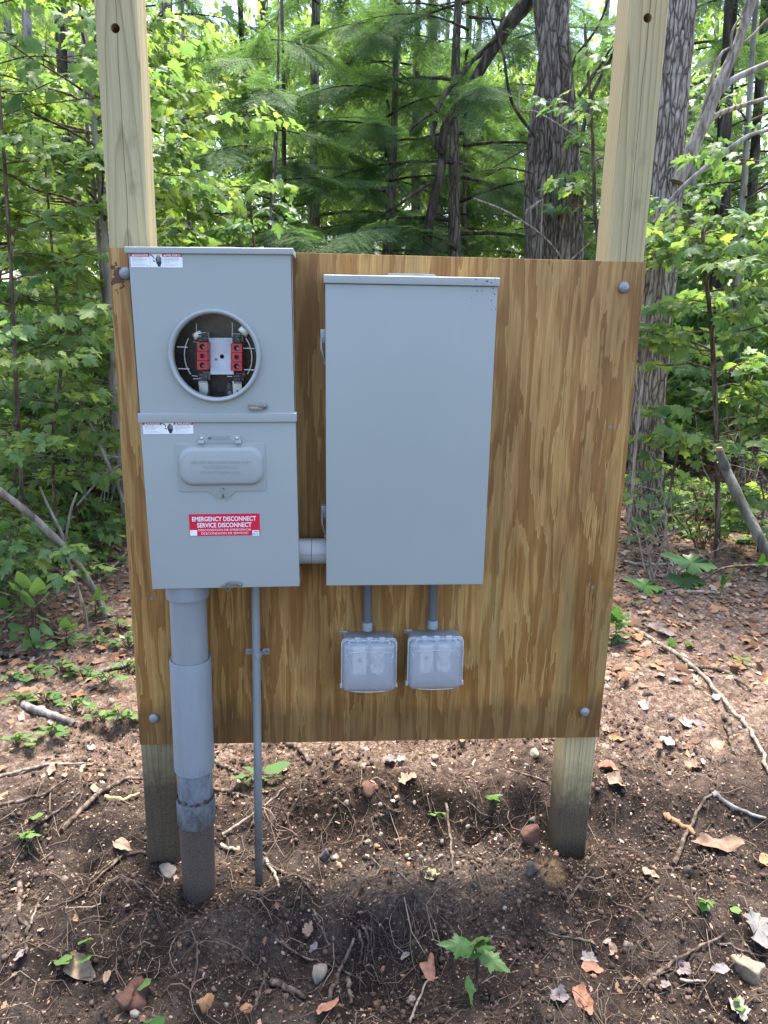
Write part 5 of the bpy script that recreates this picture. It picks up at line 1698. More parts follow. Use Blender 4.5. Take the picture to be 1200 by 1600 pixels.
SHR = crown_mesh(41, 2600, .75, .62, (.06, .11), M['maple_deep'], 18)
for k, (x, y, s, lb) in enumerate([(2.0, 4.6, 1.0, 'low leafy shrub behind the foot of the rough barked tree'), (3.3, 4.4, 1.1, 'low leafy shrub behind the right maple sapling'), (4.4, 5.6, 1.4, 'dim leafy shrub at the right edge under the hemlock'),
                                    (2.9, 6.2, 1.4, 'dim leafy shrub deep in the wood on the right'), (-2.6, 5.0, 1.3, 'leafy shrub deep behind the left maples'), (-1.4, 5.4, 1.2, 'leafy shrub just hidden by the left edge of the plywood'), (-3.9, 5.4, 1.4, 'leafy shrub far behind at the left edge'),
                                    (1.6, 6.0, 1.2, 'leafy shrub low behind the twin trunks'), (-.9, 6.2, 1.3, 'leafy shrub low behind the meter box cap'), (.5, 7.0, 1.4, 'leafy shrub low behind the top edge of the plywood'), (-2.3, 3.6, .8, 'shaded low shrub behind the thick leaning pole'), (3.9, 7.6, 1.6, 'deep wood shrub right of the rough barked tree')]):
    z = float(ground_h(x, y)); t = thing('leafy_shrub', (x, y, z), lb, 'shrub', 'low shrubs of the wood', (0, 0, k * 1.3))
    mb = MB()
    for q in range(5):
        an = q * 1.3; mb.tube([(0, 0, -.02), (math.cos(an) * .15 * s, math.sin(an) * .15 * s, .4 * s), (math.cos(an) * .4 * s, math.sin(an) * .4 * s, .9 * s)], [.012, .008, .003], 6)
    obj('stems', mb, M['twig'], t)
    o = link('crown', SHR, t); o.location = (0, 0, .62 * s); o.scale = (s, s, s); o['kind'] = 'stuff'

r_ = np.random.default_rng(77)                              # the wood closing the view: nobody could count it
n_ = 105000
xx = r_.uniform(-24, 28, n_); yy = 13 + 22 * r_.uniform(0, 1, n_) ** 1.2
zz = ground_h(xx, yy, False) + 0.1 + 10.5 * r_.uniform(0, 1, n_) ** 1.15
keep = fbm(xx * .55, zz * .8 + yy * .3, 91, 2) > -.16
keep &= (zz < 5.2 + 1.8 * fbm(xx * .3, yy * .3, 95)) | (r_.uniform(0, 1, n_) < .55)
xx, yy, zz = xx[keep], yy[keep], zz[keep]; n_ = len(xx)
V, F = scatter(QUADL[0], QUADL[1], rotmats(r_.uniform(0, 6.28, n_), r_.normal(-.7, .6, n_), r_.normal(0, .6, n_)) * r_.uniform(.11, .24, n_)[:, None, None], np.stack([xx, yy, zz], 1))
tag(link('far_woodland', np_mesh('far_woodland', V, F, M['far_leaf'])), 'far sunlit woodland reading as one green mass', None, None, 'stuff')
FARL, FARX = zip(*[('far dim trunk in the wood at the left edge', -8.6), ('far trunk in the wood seen between the left edge and left post', -5.6), ('far trunk in the wood close to the right side of the left post', -3.3), ('far trunk in the wood above the meter box', -1.5), ('far trunk in the wood above the gap between the grey boxes', .9), ('far trunk in the wood left of the arching dark tree', 2.0), ('far trunk in the wood between arching tree and twin trunks', 3.6), ('far trunk in the wood between the rough barked tree and right edge', 8.3), ('far dark trunk in the wood at the right edge', 9.6)])
for k in range(9):
    x = FARX[k]; y = r_.uniform(14, 20)
    z = float(ground_h(x, y, False))
    mb = MB(); rad = r_.uniform(.08, .17)
    mb.tube([(0.1 * math.sin(t * 2 + k), 0, 11 * t - .2) for t in np.linspace(0, 1, 8)], list(np.linspace(rad, rad * .6, 8)), 10)
    o = obj('far_trunk', mb, M['bark_grey' if k % 3 else 'bark_dark']); o.location = (x, y, z)
    tag(o, FARL[k], 'tree', 'far trunks lost in the leaves')

# ---- leaning poles, vines, bare shrubs
def pole(name, label, cat, pts, y, mat, sides=9, group=None, twigs=(), k=8, ridge=.05):
    P = px_path(pts, y); cp = cat_path(P, k)
    rr_ = random.Random(len(label))
    base = min(cp, key=lambda p: p[2])
    root = thing(name, tuple(base[:3]), label, cat, group)
    org = np.array(root.location)
    mb = MB(); mb.tube([p[:3] - org for p in cp], [p[3] * rr_.uniform(.93, 1.07) for p in cp], sides); obj('stem', mb, mat, root, angle=60)
    for t in twigs:
        P = px_path(t, y); c2 = cat_path(P, 4); mb = MB(); mb.tube([p[:3] - org for p in c2], [p[3] for p in c2], 6); obj('twig', mb, mat, root)
    return root


b1 = gnd(167, 960)
pole('leaning_pole', 'thick bare grey pole leaning from the leaf litter up to the left edge', 'fallen sapling', [(167, 962, 12, b1[1]), (142, 915, 12, b1[1]), (112, 870, 12, b1[1] - .05), (75, 830, 12, b1[1] - .1), (30, 790, 11, b1[1] - .2), (-30, 745, 11, b1[1] - .3)], b1[1], M['bark_grey'],
     twigs=[[(110, 868, 5), (95, 830, 5), (75, 790, 4), (62, 760, 3)], [(100, 858, 4), (110, 800, 4), (120, 770, 3)]])
b2 = gnd(97, 1000)
pole('leaning_pole', 'thinner brown stick leaning left among the broad leaved plant', 'fallen sapling', [(97, 1000, 9, b2[1]), (70, 965, 9, b2[1]), (38, 925, 9, b2[1]), (18, 898, 8, b2[1]), (-20, 880, 8, b2[1])], b2[1], M['twig'])
b3 = gnd(137, 990)
pole('dead_sapling', 'thin pale dead stem standing beside the thick leaning pole', 'dead stem', [(137, 990, 4), (133, 960, 5), (122, 920, 5), (108, 880, 5), (104, 870, 4)], b3[1], M['twig_pale'])
pole('dead_sapling', 'pair of thin grey branches slanting to the plywood edge in the left maples', 'dead stem', [(195, 785, 5), (165, 715, 6), (140, 660, 5), (128, 640, 5)], 2.2, M['bark_grey'], twigs=[[(190, 715, 3), (150, 710, 4), (95, 706, 3)], [(190, 725, 3), (160, 745, 4), (120, 790, 3)]])
b4 = gnd(975, 850)
pole('dead_sapling', 'pale whip thin stem standing straight beside the right plywood edge', 'dead stem', [(982, 850, 5), (988, 760, 5), (995, 680, 5), (1003, 600, 5), (1012, 520, 5), (1025, 440, 5), (1036, 400, 4)], 2.2, M['twig_pale'], twigs=[[(996, 610, 3), (994, 590, 3), (996, 570, 2)], [(1005, 540, 4), (1020, 528, 4), (1045, 520, 3)]])
pole('cut_branch', 'grey smooth branch with two sawn ends leaning in at the right edge', 'branch', [(1128, 722, 16, .55), (1150, 768, 16, .5), (1172, 812, 16, .45), (1200, 866, 16, .4), (1250, 960, 16, .3)], .5, M['bark_olive'], 16)
cb = [o for o in col.objects if o.name.startswith('cut_branch')][0]
P = px_path([(1134, 730, 15, .53), (1126, 712, 13, .53), (1124, 703, 12, .53)], .5); mb = MB(); mb.tube([p[:3] - np.array(cb.location) for p in P], [p[3] for p in P], 12); obj('stub', mb, M['bark_olive'], cb)
P = px_path([(1124, 704, 10, .527), (1124, 699, 9, .527)], .5); mb = MB(); mb.tube([p[:3] - np.array(cb.location) for p in P], [p[3] for p in P], 12); obj('sawn_end', mb, M['d_copper'], cb)
P = px_path([(1129, 725, 14.5, .548), (1127, 720, 14, .55)], .5); mb = MB(); mb.tube([p[:3] - np.array(cb.location) for p in P], [p[3] for p in P], 12); obj('sawn_end', mb, M['twig_pale'], cb)


def bare_shrub(label, px, py, y, seed, n_, hpx, spread, mat):
    r_ = np.random.default_rng(seed)
    b = at(px, py, y); b[2] = float(ground_h(b[0], b[1]))
    root = thing('bare_shrub', tuple(b), label, 'shrub', 'leafless shrubs at the wood edge')
    s = px_size(b)
    for k in range(n_):
        L = hpx * s * r_.uniform(.5, 1.1); a = r_.uniform(0, 6.28); ln = r_.uniform(.1, spread)
        st = np.array([r_.normal(0, .06), r_.normal(0, .06), -.02])
        d = np.array([math.cos(a) * ln, math.sin(a) * ln * .6, 1.]); d /= np.linalg.norm(d)
        pts = [st + d * L * t + np.array([math.cos(a + 1.) * .08 * math.sin(4 * t + k), 0, -.10 * L * t * t]) for t in np.linspace(0, 1, 7)]
        mb = MB(); rad = r_.uniform(.003, .006)
        mb.tube(pts, list(np.linspace(rad, .0012, 7)), 6)
        for j in range(4):
            i = r_.integers(2, 6); e = pts[i] + L * r_.uniform(.12, .3) * np.array([r_.normal(0, .7), r_.normal(0, .5), r_.uniform(.1, .8)])
            mb.tube([pts[i], (pts[i] + e) / 2 + r_.normal(0, .012, 3), e], [.0025, .0018, .001], 5)
        obj('stem', mb, mat, root)


bare_shrub('tangle of pale leafless twigs low beside the rough barked tree', 1040, 850, 2.0, 1, 12, 210, 1.1, M['twig_pale'])
bare_shrub('brown leafless twigs under the right maple sapling', 1100, 850, 2.5, 2, 12, 200, 1.2, M['twig'])
bare_shrub('tall pale bare stems between the cut branch and maple', 1150, 850, 2.9, 3, 11, 330, .8, M['twig_pale'])
bare_shrub('bare tan twigs tangled at the foot of the twin trunks', 870, 600, 3.6, 4, 12, 360, .9, M['twig_pale'])
bare_shrub('bare grey twigs among the left maples', 150, 860, 2.9, 5, 10, 260, 1.0, M['bark_grey'])
pole('vine', 'long thin pale vine curving down across the twin trunks to the plywood top', 'vine', [(815, 120, 3), (812, 170, 3), (838, 175, 3), (880, 200, 3), (920, 230, 3), (940, 262, 3)], 3.7, M['twig_pale'])
pole('vine', 'thin pale vine looping low in front of the twin trunks', 'vine', [(740, 310, 3), (790, 330, 3), (840, 362, 3), (868, 390, 3), (880, 410, 3)], 3.6, M['twig_pale'], twigs=[[(845, 410, 2.5), (846, 350, 2.5), (848, 310, 2.5)], [(893, 405, 2.5), (915, 385, 2.5), (935, 365, 2.5)], [(822, 330, 2.5), (846, 312, 2.5), (820, 335, 2)]])
pole('vine', 'thin bare hemlock twig crossing the gap left of the twin trunks', 'vine', [(760, 275, 2.5), (790, 262, 2.5), (830, 270, 2.5), (838, 268, 2)], 3.9, M['bark_dark'], twigs=[[(770, 262, 2), (800, 245, 2), (826, 230, 2)]])

# ---- plants near the ground
def px_leaves(root, leaves, y, mats, tmpl, stem_from, woodmat, name='leaf', stemw=.0016):
    """leaves: (px, py of leaf base, px, py of leaf tip, roll)"""
    org = np.array(root.location)
    mes = [np_mesh(name, tmpl[0], tmpl[1], mt) for mt in mats]
    mb = MB()
    for k, (ax_, ay, bx, by, rl) in enumerate(leaves):
        a = at(ax_, ay, y - .01 * (k % 3)); b = at(bx, by, y - .01 * (k % 3) - .03 * (k % 2) - .01)
        d = b - a; L = np.linalg.norm(d)
        az = math.atan2(d[1], d[0]); pit = math.asin(max(-1, min(1, d[2] / L)))
        o = link(name, mes[k % len(mes)], root)
        mm = rotmats(np.array([az]), np.array([pit]), np.array([rl]))[0] * L
        o.matrix_local = Matrix([list(mm[r_]) + [a[r_] - org[r_]] for r_ in range(3)] + [[0, 0, 0, 1]])
        if stem_from is not None:
            st = np.array([0, 0, -.01]); q = a - org
            mb.tube([st, st * .5 + q * .5 + np.array([0, 0, .15 * np.linalg.norm(q)]), q], [stemw * 1.2, stemw, stemw * .7], 5)
    if stem_from is not None:
        obj('stem', mb, woodmat, root)


def seedling(label, px, py, leaves, mats=('seedling',), tmpl=OVATE, name='seedling', cat='seedling', group=None, wood='twig'):
    g = gnd(px, py)
    root = thing(name, tuple(g), label, cat, group)
    px_leaves(root, leaves, g[1], [M[x] for x in mats], tmpl, True, M[wood])


seedling('maple seedling with a dark drooping leaf on the bare soil in the foreground', 745, 1545,
         [(738, 1478, 688, 1470, -.5), (742, 1470, 745, 1450, .5), (748, 1488, 722, 1490, .3), (752, 1490, 798, 1517, .6), (738, 1478, 762, 1460, -.3), (728, 1526, 730, 1575, 1.1), (745, 1482, 772, 1476, .2)], ('seedling_gloss', 'seedling'), MAPLE3)
seedling('broad leaved green plant low behind the thin conduit', 400, 1222, [(390, 1210, 352, 1206, .4), (402, 1206, 384, 1192, -.3), (412, 1204, 450, 1186, .3), (408, 1214, 436, 1206, -.4), (396, 1214, 374, 1220, .3)], ('seedling',), OVATE)
seedling('tiny green seedling on the bank right of centre below the plywood', 682, 1282, [(682, 1272, 668, 1268, .3), (683, 1270, 694, 1262, -.3), (683, 1272, 692, 1278, .2)])
seedling('single round green leaf lying on the bank right of centre', 770, 1248, [(764, 1245, 784, 1238, .2), (768, 1246, 776, 1234, -.4)], ('seedling',), MAPLE3)
seedling('four leaved glossy seedling on dark soil right of the right post', 1104, 1414, [(1104, 1410, 1094, 1404, .2), (1104, 1409, 1106, 1397, -.2), (1105, 1410, 1118, 1408, .3), (1104, 1411, 1100, 1417, -.2)], ('seedling_gloss', 'seedling'))
seedling('tiny two leaved seedling at the right edge, right of the four leaved one', 1146, 1420, [(1146, 1416, 1140, 1409, .2), (1147, 1416, 1153, 1420, .2)])
seedling('sprig of green near the lower right corner', 1150, 1572, [(1150, 1566, 1142, 1556, .2), (1151, 1566, 1158, 1570, .2), (1151, 1565, 1154, 1555, -.2)])
seedling('three leaved pale seedling left of the dark bent stick', 40, 1312, [(40, 1303, 24, 1299, .3), (41, 1302, 60, 1294, -.3), (41, 1304, 42, 1317, .2), (40, 1302, 36, 1292, .3)], ('seedling',), MAPLE3)
seedling('tiny seedling above the three leaved pale one at left', 54, 1280, [(53, 1275, 42, 1277, .3), (54, 1274, 62, 1266, .2)])
seedling('pair of small green leaves in the lower left soil, left one', 92, 1505, [(92, 1500, 80, 1498, .3), (93, 1499, 106, 1493, -.3), (93, 1500, 102, 1503, .1), (93, 1498, 106, 1486, .1)])
seedling('small green seedling right of the pair of leaves at lower left', 130, 1502, [(130, 1497, 118, 1497, .2), (131, 1495, 136, 1488, .1)])
seedling('bright green sprout above the big tan leaf at lower left', 133, 1476, [(133, 1470, 125, 1468, .2), (134, 1468, 132, 1460, .1), (134, 1470, 142, 1470, -.2)])
seedling('pale sprout near the bottom edge beside the reddish clod', 218, 1542, [(218, 1536, 208, 1540, .2), (219, 1535, 228, 1528, .3), (219, 1536, 222, 1543, .3)])
seedling('dull green leaf at the bottom edge left of the orange stone', 238, 1600, [(236, 1594, 224, 1596, .2), (238, 1592, 250, 1592, .3)], ('seedling_gloss',))
seedling('single pale green leaf standing on the litter at the right', 1050, 1012, [(1050, 1010, 1046, 990, .9)], ('seedling',), MAPLE3)
seedling('tiny green sprout right of the single pale green leaf', 1076, 1010, [(1076, 1008, 1074, 998, .4), (1076, 1008, 1080, 1003, .4)])
seedling('yellowing sprig on the litter near the right edge', 1160, 1040, [(1158, 1032, 1148, 1020, .3), (1160, 1030, 1172, 1022, -.3), (1160, 1034, 1150, 1034, .3), (1161, 1036, 1178, 1038, -.2), (1160, 1040, 1166, 1050, .2)], ('yellow_leaf', 'seedling'))
seedling('leafy green plant tucked against the right edge of the plywood', 962, 1000, [(962, 975, 945, 955, .4), (963, 970, 968, 938, -.3), (962, 980, 985, 965, .3), (963, 985, 992, 985, -.3), (962, 990, 942, 992, .4), (964, 992, 982, 1002, .3), (962, 965, 948, 940, .2), (960, 992, 950, 1010, .5), (963, 972, 980, 950, .1)], ('seedling', 'seedling_gloss'), MAPLE3)
seedling('short sprig just right of the plant against the plywood', 992, 945, [(992, 942, 980, 934, .3), (993, 941, 1002, 932, .2), (993, 943, 1000, 948, .1)])
seedling('broad leaved plant with big oval leaves at the left edge', 55, 1015,
         [(50, 960, 8, 950, .3), (52, 950, 42, 915, -.3), (50, 930, 78, 905, .3), (48, 935, 20, 900, .2), (55, 960, 80, 965, -.3), (58, 945, 70, 920, .4), (40, 975, 35, 1000, .6), (52, 980, 55, 1010, .5), (30, 950, -5, 965, .2), (45, 920, 30, 885, .3), (62, 975, 85, 990, .4), (58, 930, 55, 895, .2), (42, 990, 60, 1030, .6), (20, 930, -8, 915, .2)], ('seedling',), OVATE)
seedling('upper broad leaves left of the leaning grey pole', 20, 905, [(20, 880, 0, 862, .3), (22, 875, 40, 850, .2), (18, 872, 30, 868, -.2), (24, 885, 55, 880, .3), (15, 865, 28, 842, .1)], ('seedling',), OVATE)


seedling('second broad leaved plant at the left edge, just above the dark log end', 15, 1000, [(10, 965, -20, 955, .3), (14, 955, 35, 935, -.3), (12, 975, 40, 980, .4), (8, 950, 0, 925, .2), (16, 985, 30, 1005, .5), (6, 980, -20, 990, .3)], ('seedling',), OVATE)
seedling('broad leaved plant in the shade between the thin pale stem and the plywood', 150, 965, [(148, 945, 128, 930, .3), (150, 940, 168, 922, -.3), (152, 950, 176, 948, .4), (148, 955, 130, 962, .2), (150, 938, 150, 912, .2)], ('seedling', 'seedling_gloss'), OVATE)
seedling('leafy green clump at the foot of the thinner leaning stick', 105, 1010, [(100, 990, 78, 980, .3), (104, 985, 118, 965, -.3), (108, 992, 132, 990, .4), (100, 998, 82, 1006, .2), (106, 998, 122, 1008, .5), (103, 982, 98, 960, .2)], ('seedling',), OVATE)


def groundcover(label, spots, seed, tmpl=OVATE, size=(26, 34), name='groundcover_plant'):
    r_ = np.random.default_rng(seed)
    for k, (px, py, lb) in enumerate(spots):
        lv = []
        for j in range(12):
            a = j * 2.4 + r_.uniform(0, .6); w_ = r_.uniform(4, 22)
            x0 = px + math.cos(a) * w_; y0 = py - 6 - abs(math.sin(a)) * 9 + r_.uniform(-4, 3); L = r_.uniform(11, 19)
            lv.append((x0, y0, x0 + math.cos(a) * L, y0 + math.sin(a) * L * .45 - 2, r_.normal(0, .4)))
        seedling(lb, px, py, lv, ('seedling',), tmpl, name, 'plant', 'low green plants on the litter')


groundcover('', [(60, 1020, 'low green plant at the foot of the broad leaved plant'), (35, 1100, 'low green plant left of the grey log'), (150, 1010, 'low green plant under the thin curved twig'), (185, 985, 'pale low plant at the plywood edge below the thin curved twig'), (80, 1150, 'low green plant below the grey log'), (18, 1068, 'low green plant at the left edge, upper of the two there'), (52, 1060, 'low green plant below the broad leaved plant'), (72, 1098, 'low green plant above the grey log'), (130, 1060, 'low green plant midway between grey log and plywood'),
                 (165, 1068, 'low green plant just above the pale stick end by the plywood'), (200, 1050, 'low green plant touching the left plywood edge'), (116, 1110, 'low green plant beside the upper end of the grey log'), (25, 1165, 'low green plant at the left edge, lower of the two there'),
                 (160, 1128, 'small low plant halfway down left of the plywood'), (188, 1125, 'small low plant nearest the lower left bolt'), (95, 1050, 'low green plant right of the broad leaved plant'), (200, 1010, 'low plant at the plywood edge, highest up'), (150, 905, 'pale seedling on orange litter behind the thick leaning pole'), (165, 880, 'pale seedling under the left maples close to the plywood')], 8)
groundcover('', [(1005, 850, 'low maple seedling at the foot of the whip thin stem'), (1050, 835, 'low maple seedling left of the bare twigs'), (1090, 842, 'low maple seedling among the bare twigs'), (1140, 830, 'low maple seedling left of the cut branch'), (1180, 850, 'low maple seedling at the right edge behind the cut branch'), (1120, 815, 'low maple seedling farther back behind the bare twigs')], 9, MAPLE3, name='groundcover_seedling')

# drooping twig with big chewed leaves in front, right
tw_ = thing('leafy_twig', tuple(at(1200, 885, .30)), 'thin reddish twig carrying long chewed dark green leaves, reaching in from the right edge', 'twig')
P = px_path([(1245, 892, 5), (1200, 884, 4), (1160, 884, 4), (1130, 888, 3.5), (1105, 902, 3), (1080, 914, 3), (1060, 918, 2.5), (1034, 922, 2)], .30); cp = cat_path(P, 5)
mb = MB(); mb.tube([p[:3] - np.array(tw_.location) for p in cp], [p[3] for p in cp], 7); obj('stem', mb, M['twig'], tw_)
px_leaves(tw_, [(1122, 888, 1038, 858, -.55), (1036, 921, 980, 898, -.5), (1103, 911, 1043, 898, -.9), (1131, 893, 1120, 932, 1.1), (1040, 923, 1008, 921, -1.0), (1150, 885, 1128, 905, 1.2), (1190, 886, 1192, 862, .4), (1180, 885, 1215, 866, .3), (1082, 913, 1104, 912, -1.1)], .30, [M['twig_leaf']], LONG, None, None)


# ------------------------------------------------------------------ things lying on the soil
def lay(px, py, up=0.0):
    g = gnd(px, py); e = .02
    nx_ = -(float(ground_h(g[0] + e, g[1], False)) - float(ground_h(g[0] - e, g[1], False))) / (2 * e)
    ny_ = -(float(ground_h(g[0], g[1] + e, False)) - float(ground_h(g[0], g[1] - e, False))) / (2 * e)
    return g, Vector((nx_, ny_, 1)).normalized()


ICO = {}
for sub in (1, 2, 3):
    bm = bmesh.new(); bmesh.ops.create_icosphere(bm, subdivisions=sub, radius=1)
    bm.verts.ensure_lookup_table()
    ICO[sub] = (np.array([v.co[:] for v in bm.verts]), np.array([[v.index for v in f.verts] for f in bm.faces])); bm.free()


def rock_verts(sub, seed, rough=.25, ang=.0):
    V, F = ICO[sub]
    r_ = np.random.default_rng(seed)
    o = r_.uniform(0, 50, 3)
    n1 = fbm(V[:, 0] * 1.3 + o[0] + V[:, 2] * .7, V[:, 1] * 1.3 + o[1] - V[:, 2] * .6, seed, 3)
    W = V * (1 + rough * 1.6 * n1)[:, None]
    for k in range(6):                                      # broken flat faces
        d = r_.normal(0, 1, 3); d /= np.linalg.norm(d); h = r_.uniform(.5, .85)
        ex = np.maximum(0, W @ d - h); W = W - ex[:, None] * d * .95
    return W, F


def stone(px, py, w, h, mat, label, cat='stone', seed=0, sub=3, name='stone', rough=.22, rot=0, group=None):
    g, n_ = lay(px, py + h * .35)
    s = px_size(g)
    W, F = rock_verts(sub, seed + int(px * 7 + py), rough)
    W = W * np.array([w * s / 2, w * s * .42, h * s / 2 * 1.15])
    me = np_mesh(name, W, F, M[mat], True)
    o = link(name, me)
    o.location = (g[0], g[1] + w * s * .2, g[2] + h * s * .14); o.rotation_euler = (0, R(rot), seed)
    return tag(o, label, cat, group)


stone(497, 1527, 27, 28, 'st_quartz', 'pale rounded stone with orange stain beside the thick broken stick', seed=1, rough=.36)
stone(1178, 1522, 62, 42, 'st_tan', 'large tan rock at the right edge near the bottom', seed=5, rot=24, rough=.42)
stone(643, 1562, 16, 10, 'st_pale', 'small pale stone near the bottom edge, left of the seedling', seed=3)
for k, (px, py, w_, h_, mt, lb) in enumerate([
    (575, 1316, 11, 10, 'st_pale', 'round whitish pebble on the bank, left one of a close pair'), (595, 1309, 9, 10, 'st_pale', 'round whitish pebble on the bank, right one of a close pair'),
    (618, 1318, 7, 7, 'st_pale', 'tiny whitish pebble just right of the close pair on the bank'), (635, 1339, 9, 9, 'st_pale', 'pointed white pebble low on the bank, right of an orange one'),
    (658, 1340, 9, 8, 'st_pale', 'white pebble in a dark hollow low on the bank'), (688, 1338, 11, 9, 'st_pale', 'cream pebble left of the upright thin stick on the bank'),
    (690, 1321, 8, 8, 'st_pale', 'cream pebble above another, left of the upright thin stick'), (788, 1432, 11, 9, 'st_pale', 'whitish stone on grey soil left of the right post foot'),
    (594, 1259, 9, 8, 'st_pale', 'cream pebble at the top of the bank, mid bank'), (647, 1261, 8, 7, 'st_pale', 'cream pebble at the top of the bank, under the right outlet box'),
    (541, 1255, 12, 9, 'st_pale', 'white chip at the top of the bank, under the left outlet box'), (531, 1232, 9, 8, 'st_tan', 'tan pebble above the white chip on the bank'),
    (524, 1341, 17, 9, 'st_pale', 'flat pale chip next to the black lump'), (680, 1187, 16, 11, 'st_tan', 'tan stone lying just below the plywood edge'),
    (588, 1326, 12, 11, 'st_orange', 'orange stone low on the bank under the left pair of pebbles'), (638, 1353, 11, 9, 'st_orange', 'orange pebble below the pointed white pebble'),
    (986, 1154, 9, 9, 'st_pale', 'pale pebble on brown soil right of the plywood corner'), (1083, 1394, 9, 8, 'st_pale', 'pale pebble left of the four leaved seedling'),
    (981, 1481, 17, 14, 'st_grey', 'round brownish stone below the right post, in dark soil'), (1076, 1362, 14, 26, 'st_dark', 'upright dark stone at the foot of the leaning dark stick'),
    (102, 1374, 12, 10, 'st_tan', 'tan pebble in dark soil left of the left post'), (353, 1571, 9, 12, 'st_pale', 'upright pale pebble between two orange stones at the bottom'),
    (210, 1585, 16, 12, 'st_pale', 'pale stone touching the reddish clod'), (322, 1570, 30, 26, 'st_orange', 'rusty orange stone at the bottom edge, left one'),
    (385, 1579, 26, 20, 'st_orange', 'rusty orange stone at the bottom edge, right one'), (833, 1284, 14, 12, 'st_grey', 'grey stone on the bank left of the right post'),
    (697, 1279, 14, 11, 'st_tan', 'tan stone beside the tiny seedling on the bank'), (730, 1296, 10, 10, 'st_pale', 'cream pebble on the bank well right of the tiny seedling'),
    (1048, 1123, 13, 9, 'st_grey', 'dark grey stone on the litter right of the plywood'), (1084, 1068, 12, 12, 'st_tan', 'tan pebble beside the lilac leaf on the right litter'),
    (950, 1076, 14, 9, 'st_pale', 'white stone close to the right plywood edge'), (565, 1170, 12, 8, 'st_pale', 'pale chip under the plywood bottom edge, mid sheet'),
    (495, 1277, 8, 7, 'st_tan', 'tan pebble on the left of the bank, near the roots'), (478, 1292, 8, 7, 'st_tan', 'tan pebble lowest on the left of the bank'),
    (822, 1196, 9, 8, 'st_pale', 'pale pebble left of the right post, high'), (836, 1182, 22, 12, 'st_pale', 'wide pale stone under the plywood by the right post'),
    (803, 1188, 14, 10, 'st_tan', 'tan stone under the plywood, left of the wide pale stone'), (1055, 1500, 8, 7, 'st_grey', 'little grey pebble right of the copper leaf')]):
    stone(px, py, w_, h_, mt, lb, 'stone', k + 10, 2, rough=.4)
stone(507, 1337, 20, 24, 'st_dark', 'black lump on the soil left of the flat pale chip', 'lump', 60, name='soil_clod', rough=.4)
stone(197, 1563, 56, 46, 'clod', 'big reddish brown clod near the bottom edge at left', 'clod', 61, name='soil_clod', rough=.5)
stone(826, 1305, 32, 30, 'clod', 'reddish crumbling clod against the left side of the right post foot', 'clod', 62, name='soil_clod', rough=.5)
stone(832, 1358, 26, 18, 'st_dark', 'dark clod just in front of the right post foot', 'clod', 63, name='soil_clod', rough=.5)
stone(575, 1235, 30, 18, 'clod', 'rusty clod along the top of the bank', 'clod', 64, name='soil_clod', rough=.5)
stone(258, 1362, 30, 12, 'st_grey', 'white speckled mortar lump between the left post and the service conduit', 'lump', 65, name='mortar_lump', rough=.4)
stone(1012, 1083, 18, 14, 'st_dark', 'dark rotten lump right of the plywood edge', 'lump', 66, name='soil_clod', rough=.4)

# dead leaves
def outline(kind):
    t = np.linspace(0, 2 * math.pi, 40, endpoint=False)
    if kind == 'ovate':
        x = -np.cos(t) * .5; y = np.sin(t) * .27 * (1 - .25 * np.cos(t)); y[0] = 0
        return np.stack([x, y], 1)
    if kind == 'strip':
        return np.stack([-np.cos(t) * .5, np.sin(t) * .15 * (1 + .15 * np.sin(5 * t))], 1)
    if kind == 'oak':
        r_ = 1 + .42 * np.cos(9 * t) * np.abs(np.sin(t)) ** .6
        return np.stack([-np.cos(t) * .5, np.sin(t) * .27 * r_], 1)
    r_ = .30 + .13 * np.abs(np.cos(2.5 * t)) ** 1.1 + .03 * np.cos(15 * t)
    return np.stack([-np.cos(t) * r_ * 1.1, np.sin(t) * r_ * .85], 1)


def dead_leaf(px, py, w_, kind, mat, label, rot=0, curl=.25, tilt=0.15, seed=0, lift=.004):
    g, n_ = lay(px, py)
    L = w_ * px_size(g) * 1.0
    o2 = outline(kind); r_ = np.random.default_rng(seed + int(px + py * 3))
    o2 = o2 * (1 + .22 * fbm(np.cos(np.arange(len(o2)) * .157) * 2.2 + seed + px, np.sin(np.arange(len(o2)) * .157) * 2.2 + py, 5, 3))[:, None]
    rings = [o2 * f for f in (1, .72, .42, .16)]
    P = np.concatenate(rings + [np.zeros((1, 2))]); q = len(o2)
    ph = r_.uniform(0, 6.28)
    z = curl * (P[:, 1] ** 2 * 2.2 + .5 * P[:, 0] ** 2) + .06 * np.sin(P[:, 0] * 9 + ph) * np.abs(P[:, 1]) * 2 + .16 * fbm(P[:, 0] * 4 + ph * 7, P[:, 1] * 4, seed, 2) + r_.uniform(.1, .5) * np.abs(P[:, 1])
    V = np.concatenate([P, z[:, None]], 1) * L
    F = []
    for i in range(3):
        for j in range(q):
            a, b = i * q + j, i * q + (j + 1) % q
            F += [(a, b, b + q), (a, b + q, a + q)]
    F += [(3 * q + j, 3 * q + (j + 1) % q, 4 * q) for j in range(q)]
    me = np_mesh('dead_leaf', V, np.array(F)[:, ::-1], M[mat], True)
    o = link('dead_leaf', me)
    Q = n_.to_track_quat('Z', 'X').to_matrix().to_4x4()
    o.matrix_world = Matrix.Translation(Vector(g) + n_ * (lift + L * .05)) @ Q @ Matrix.Rotation(R(rot), 4, 'Z') @ Matrix.Rotation(tilt * r_.uniform(-1, 1) - .15, 4, 'X') 
    # keep the long side turned as seen in the place
    return tag(o, label, 'dead leaf')


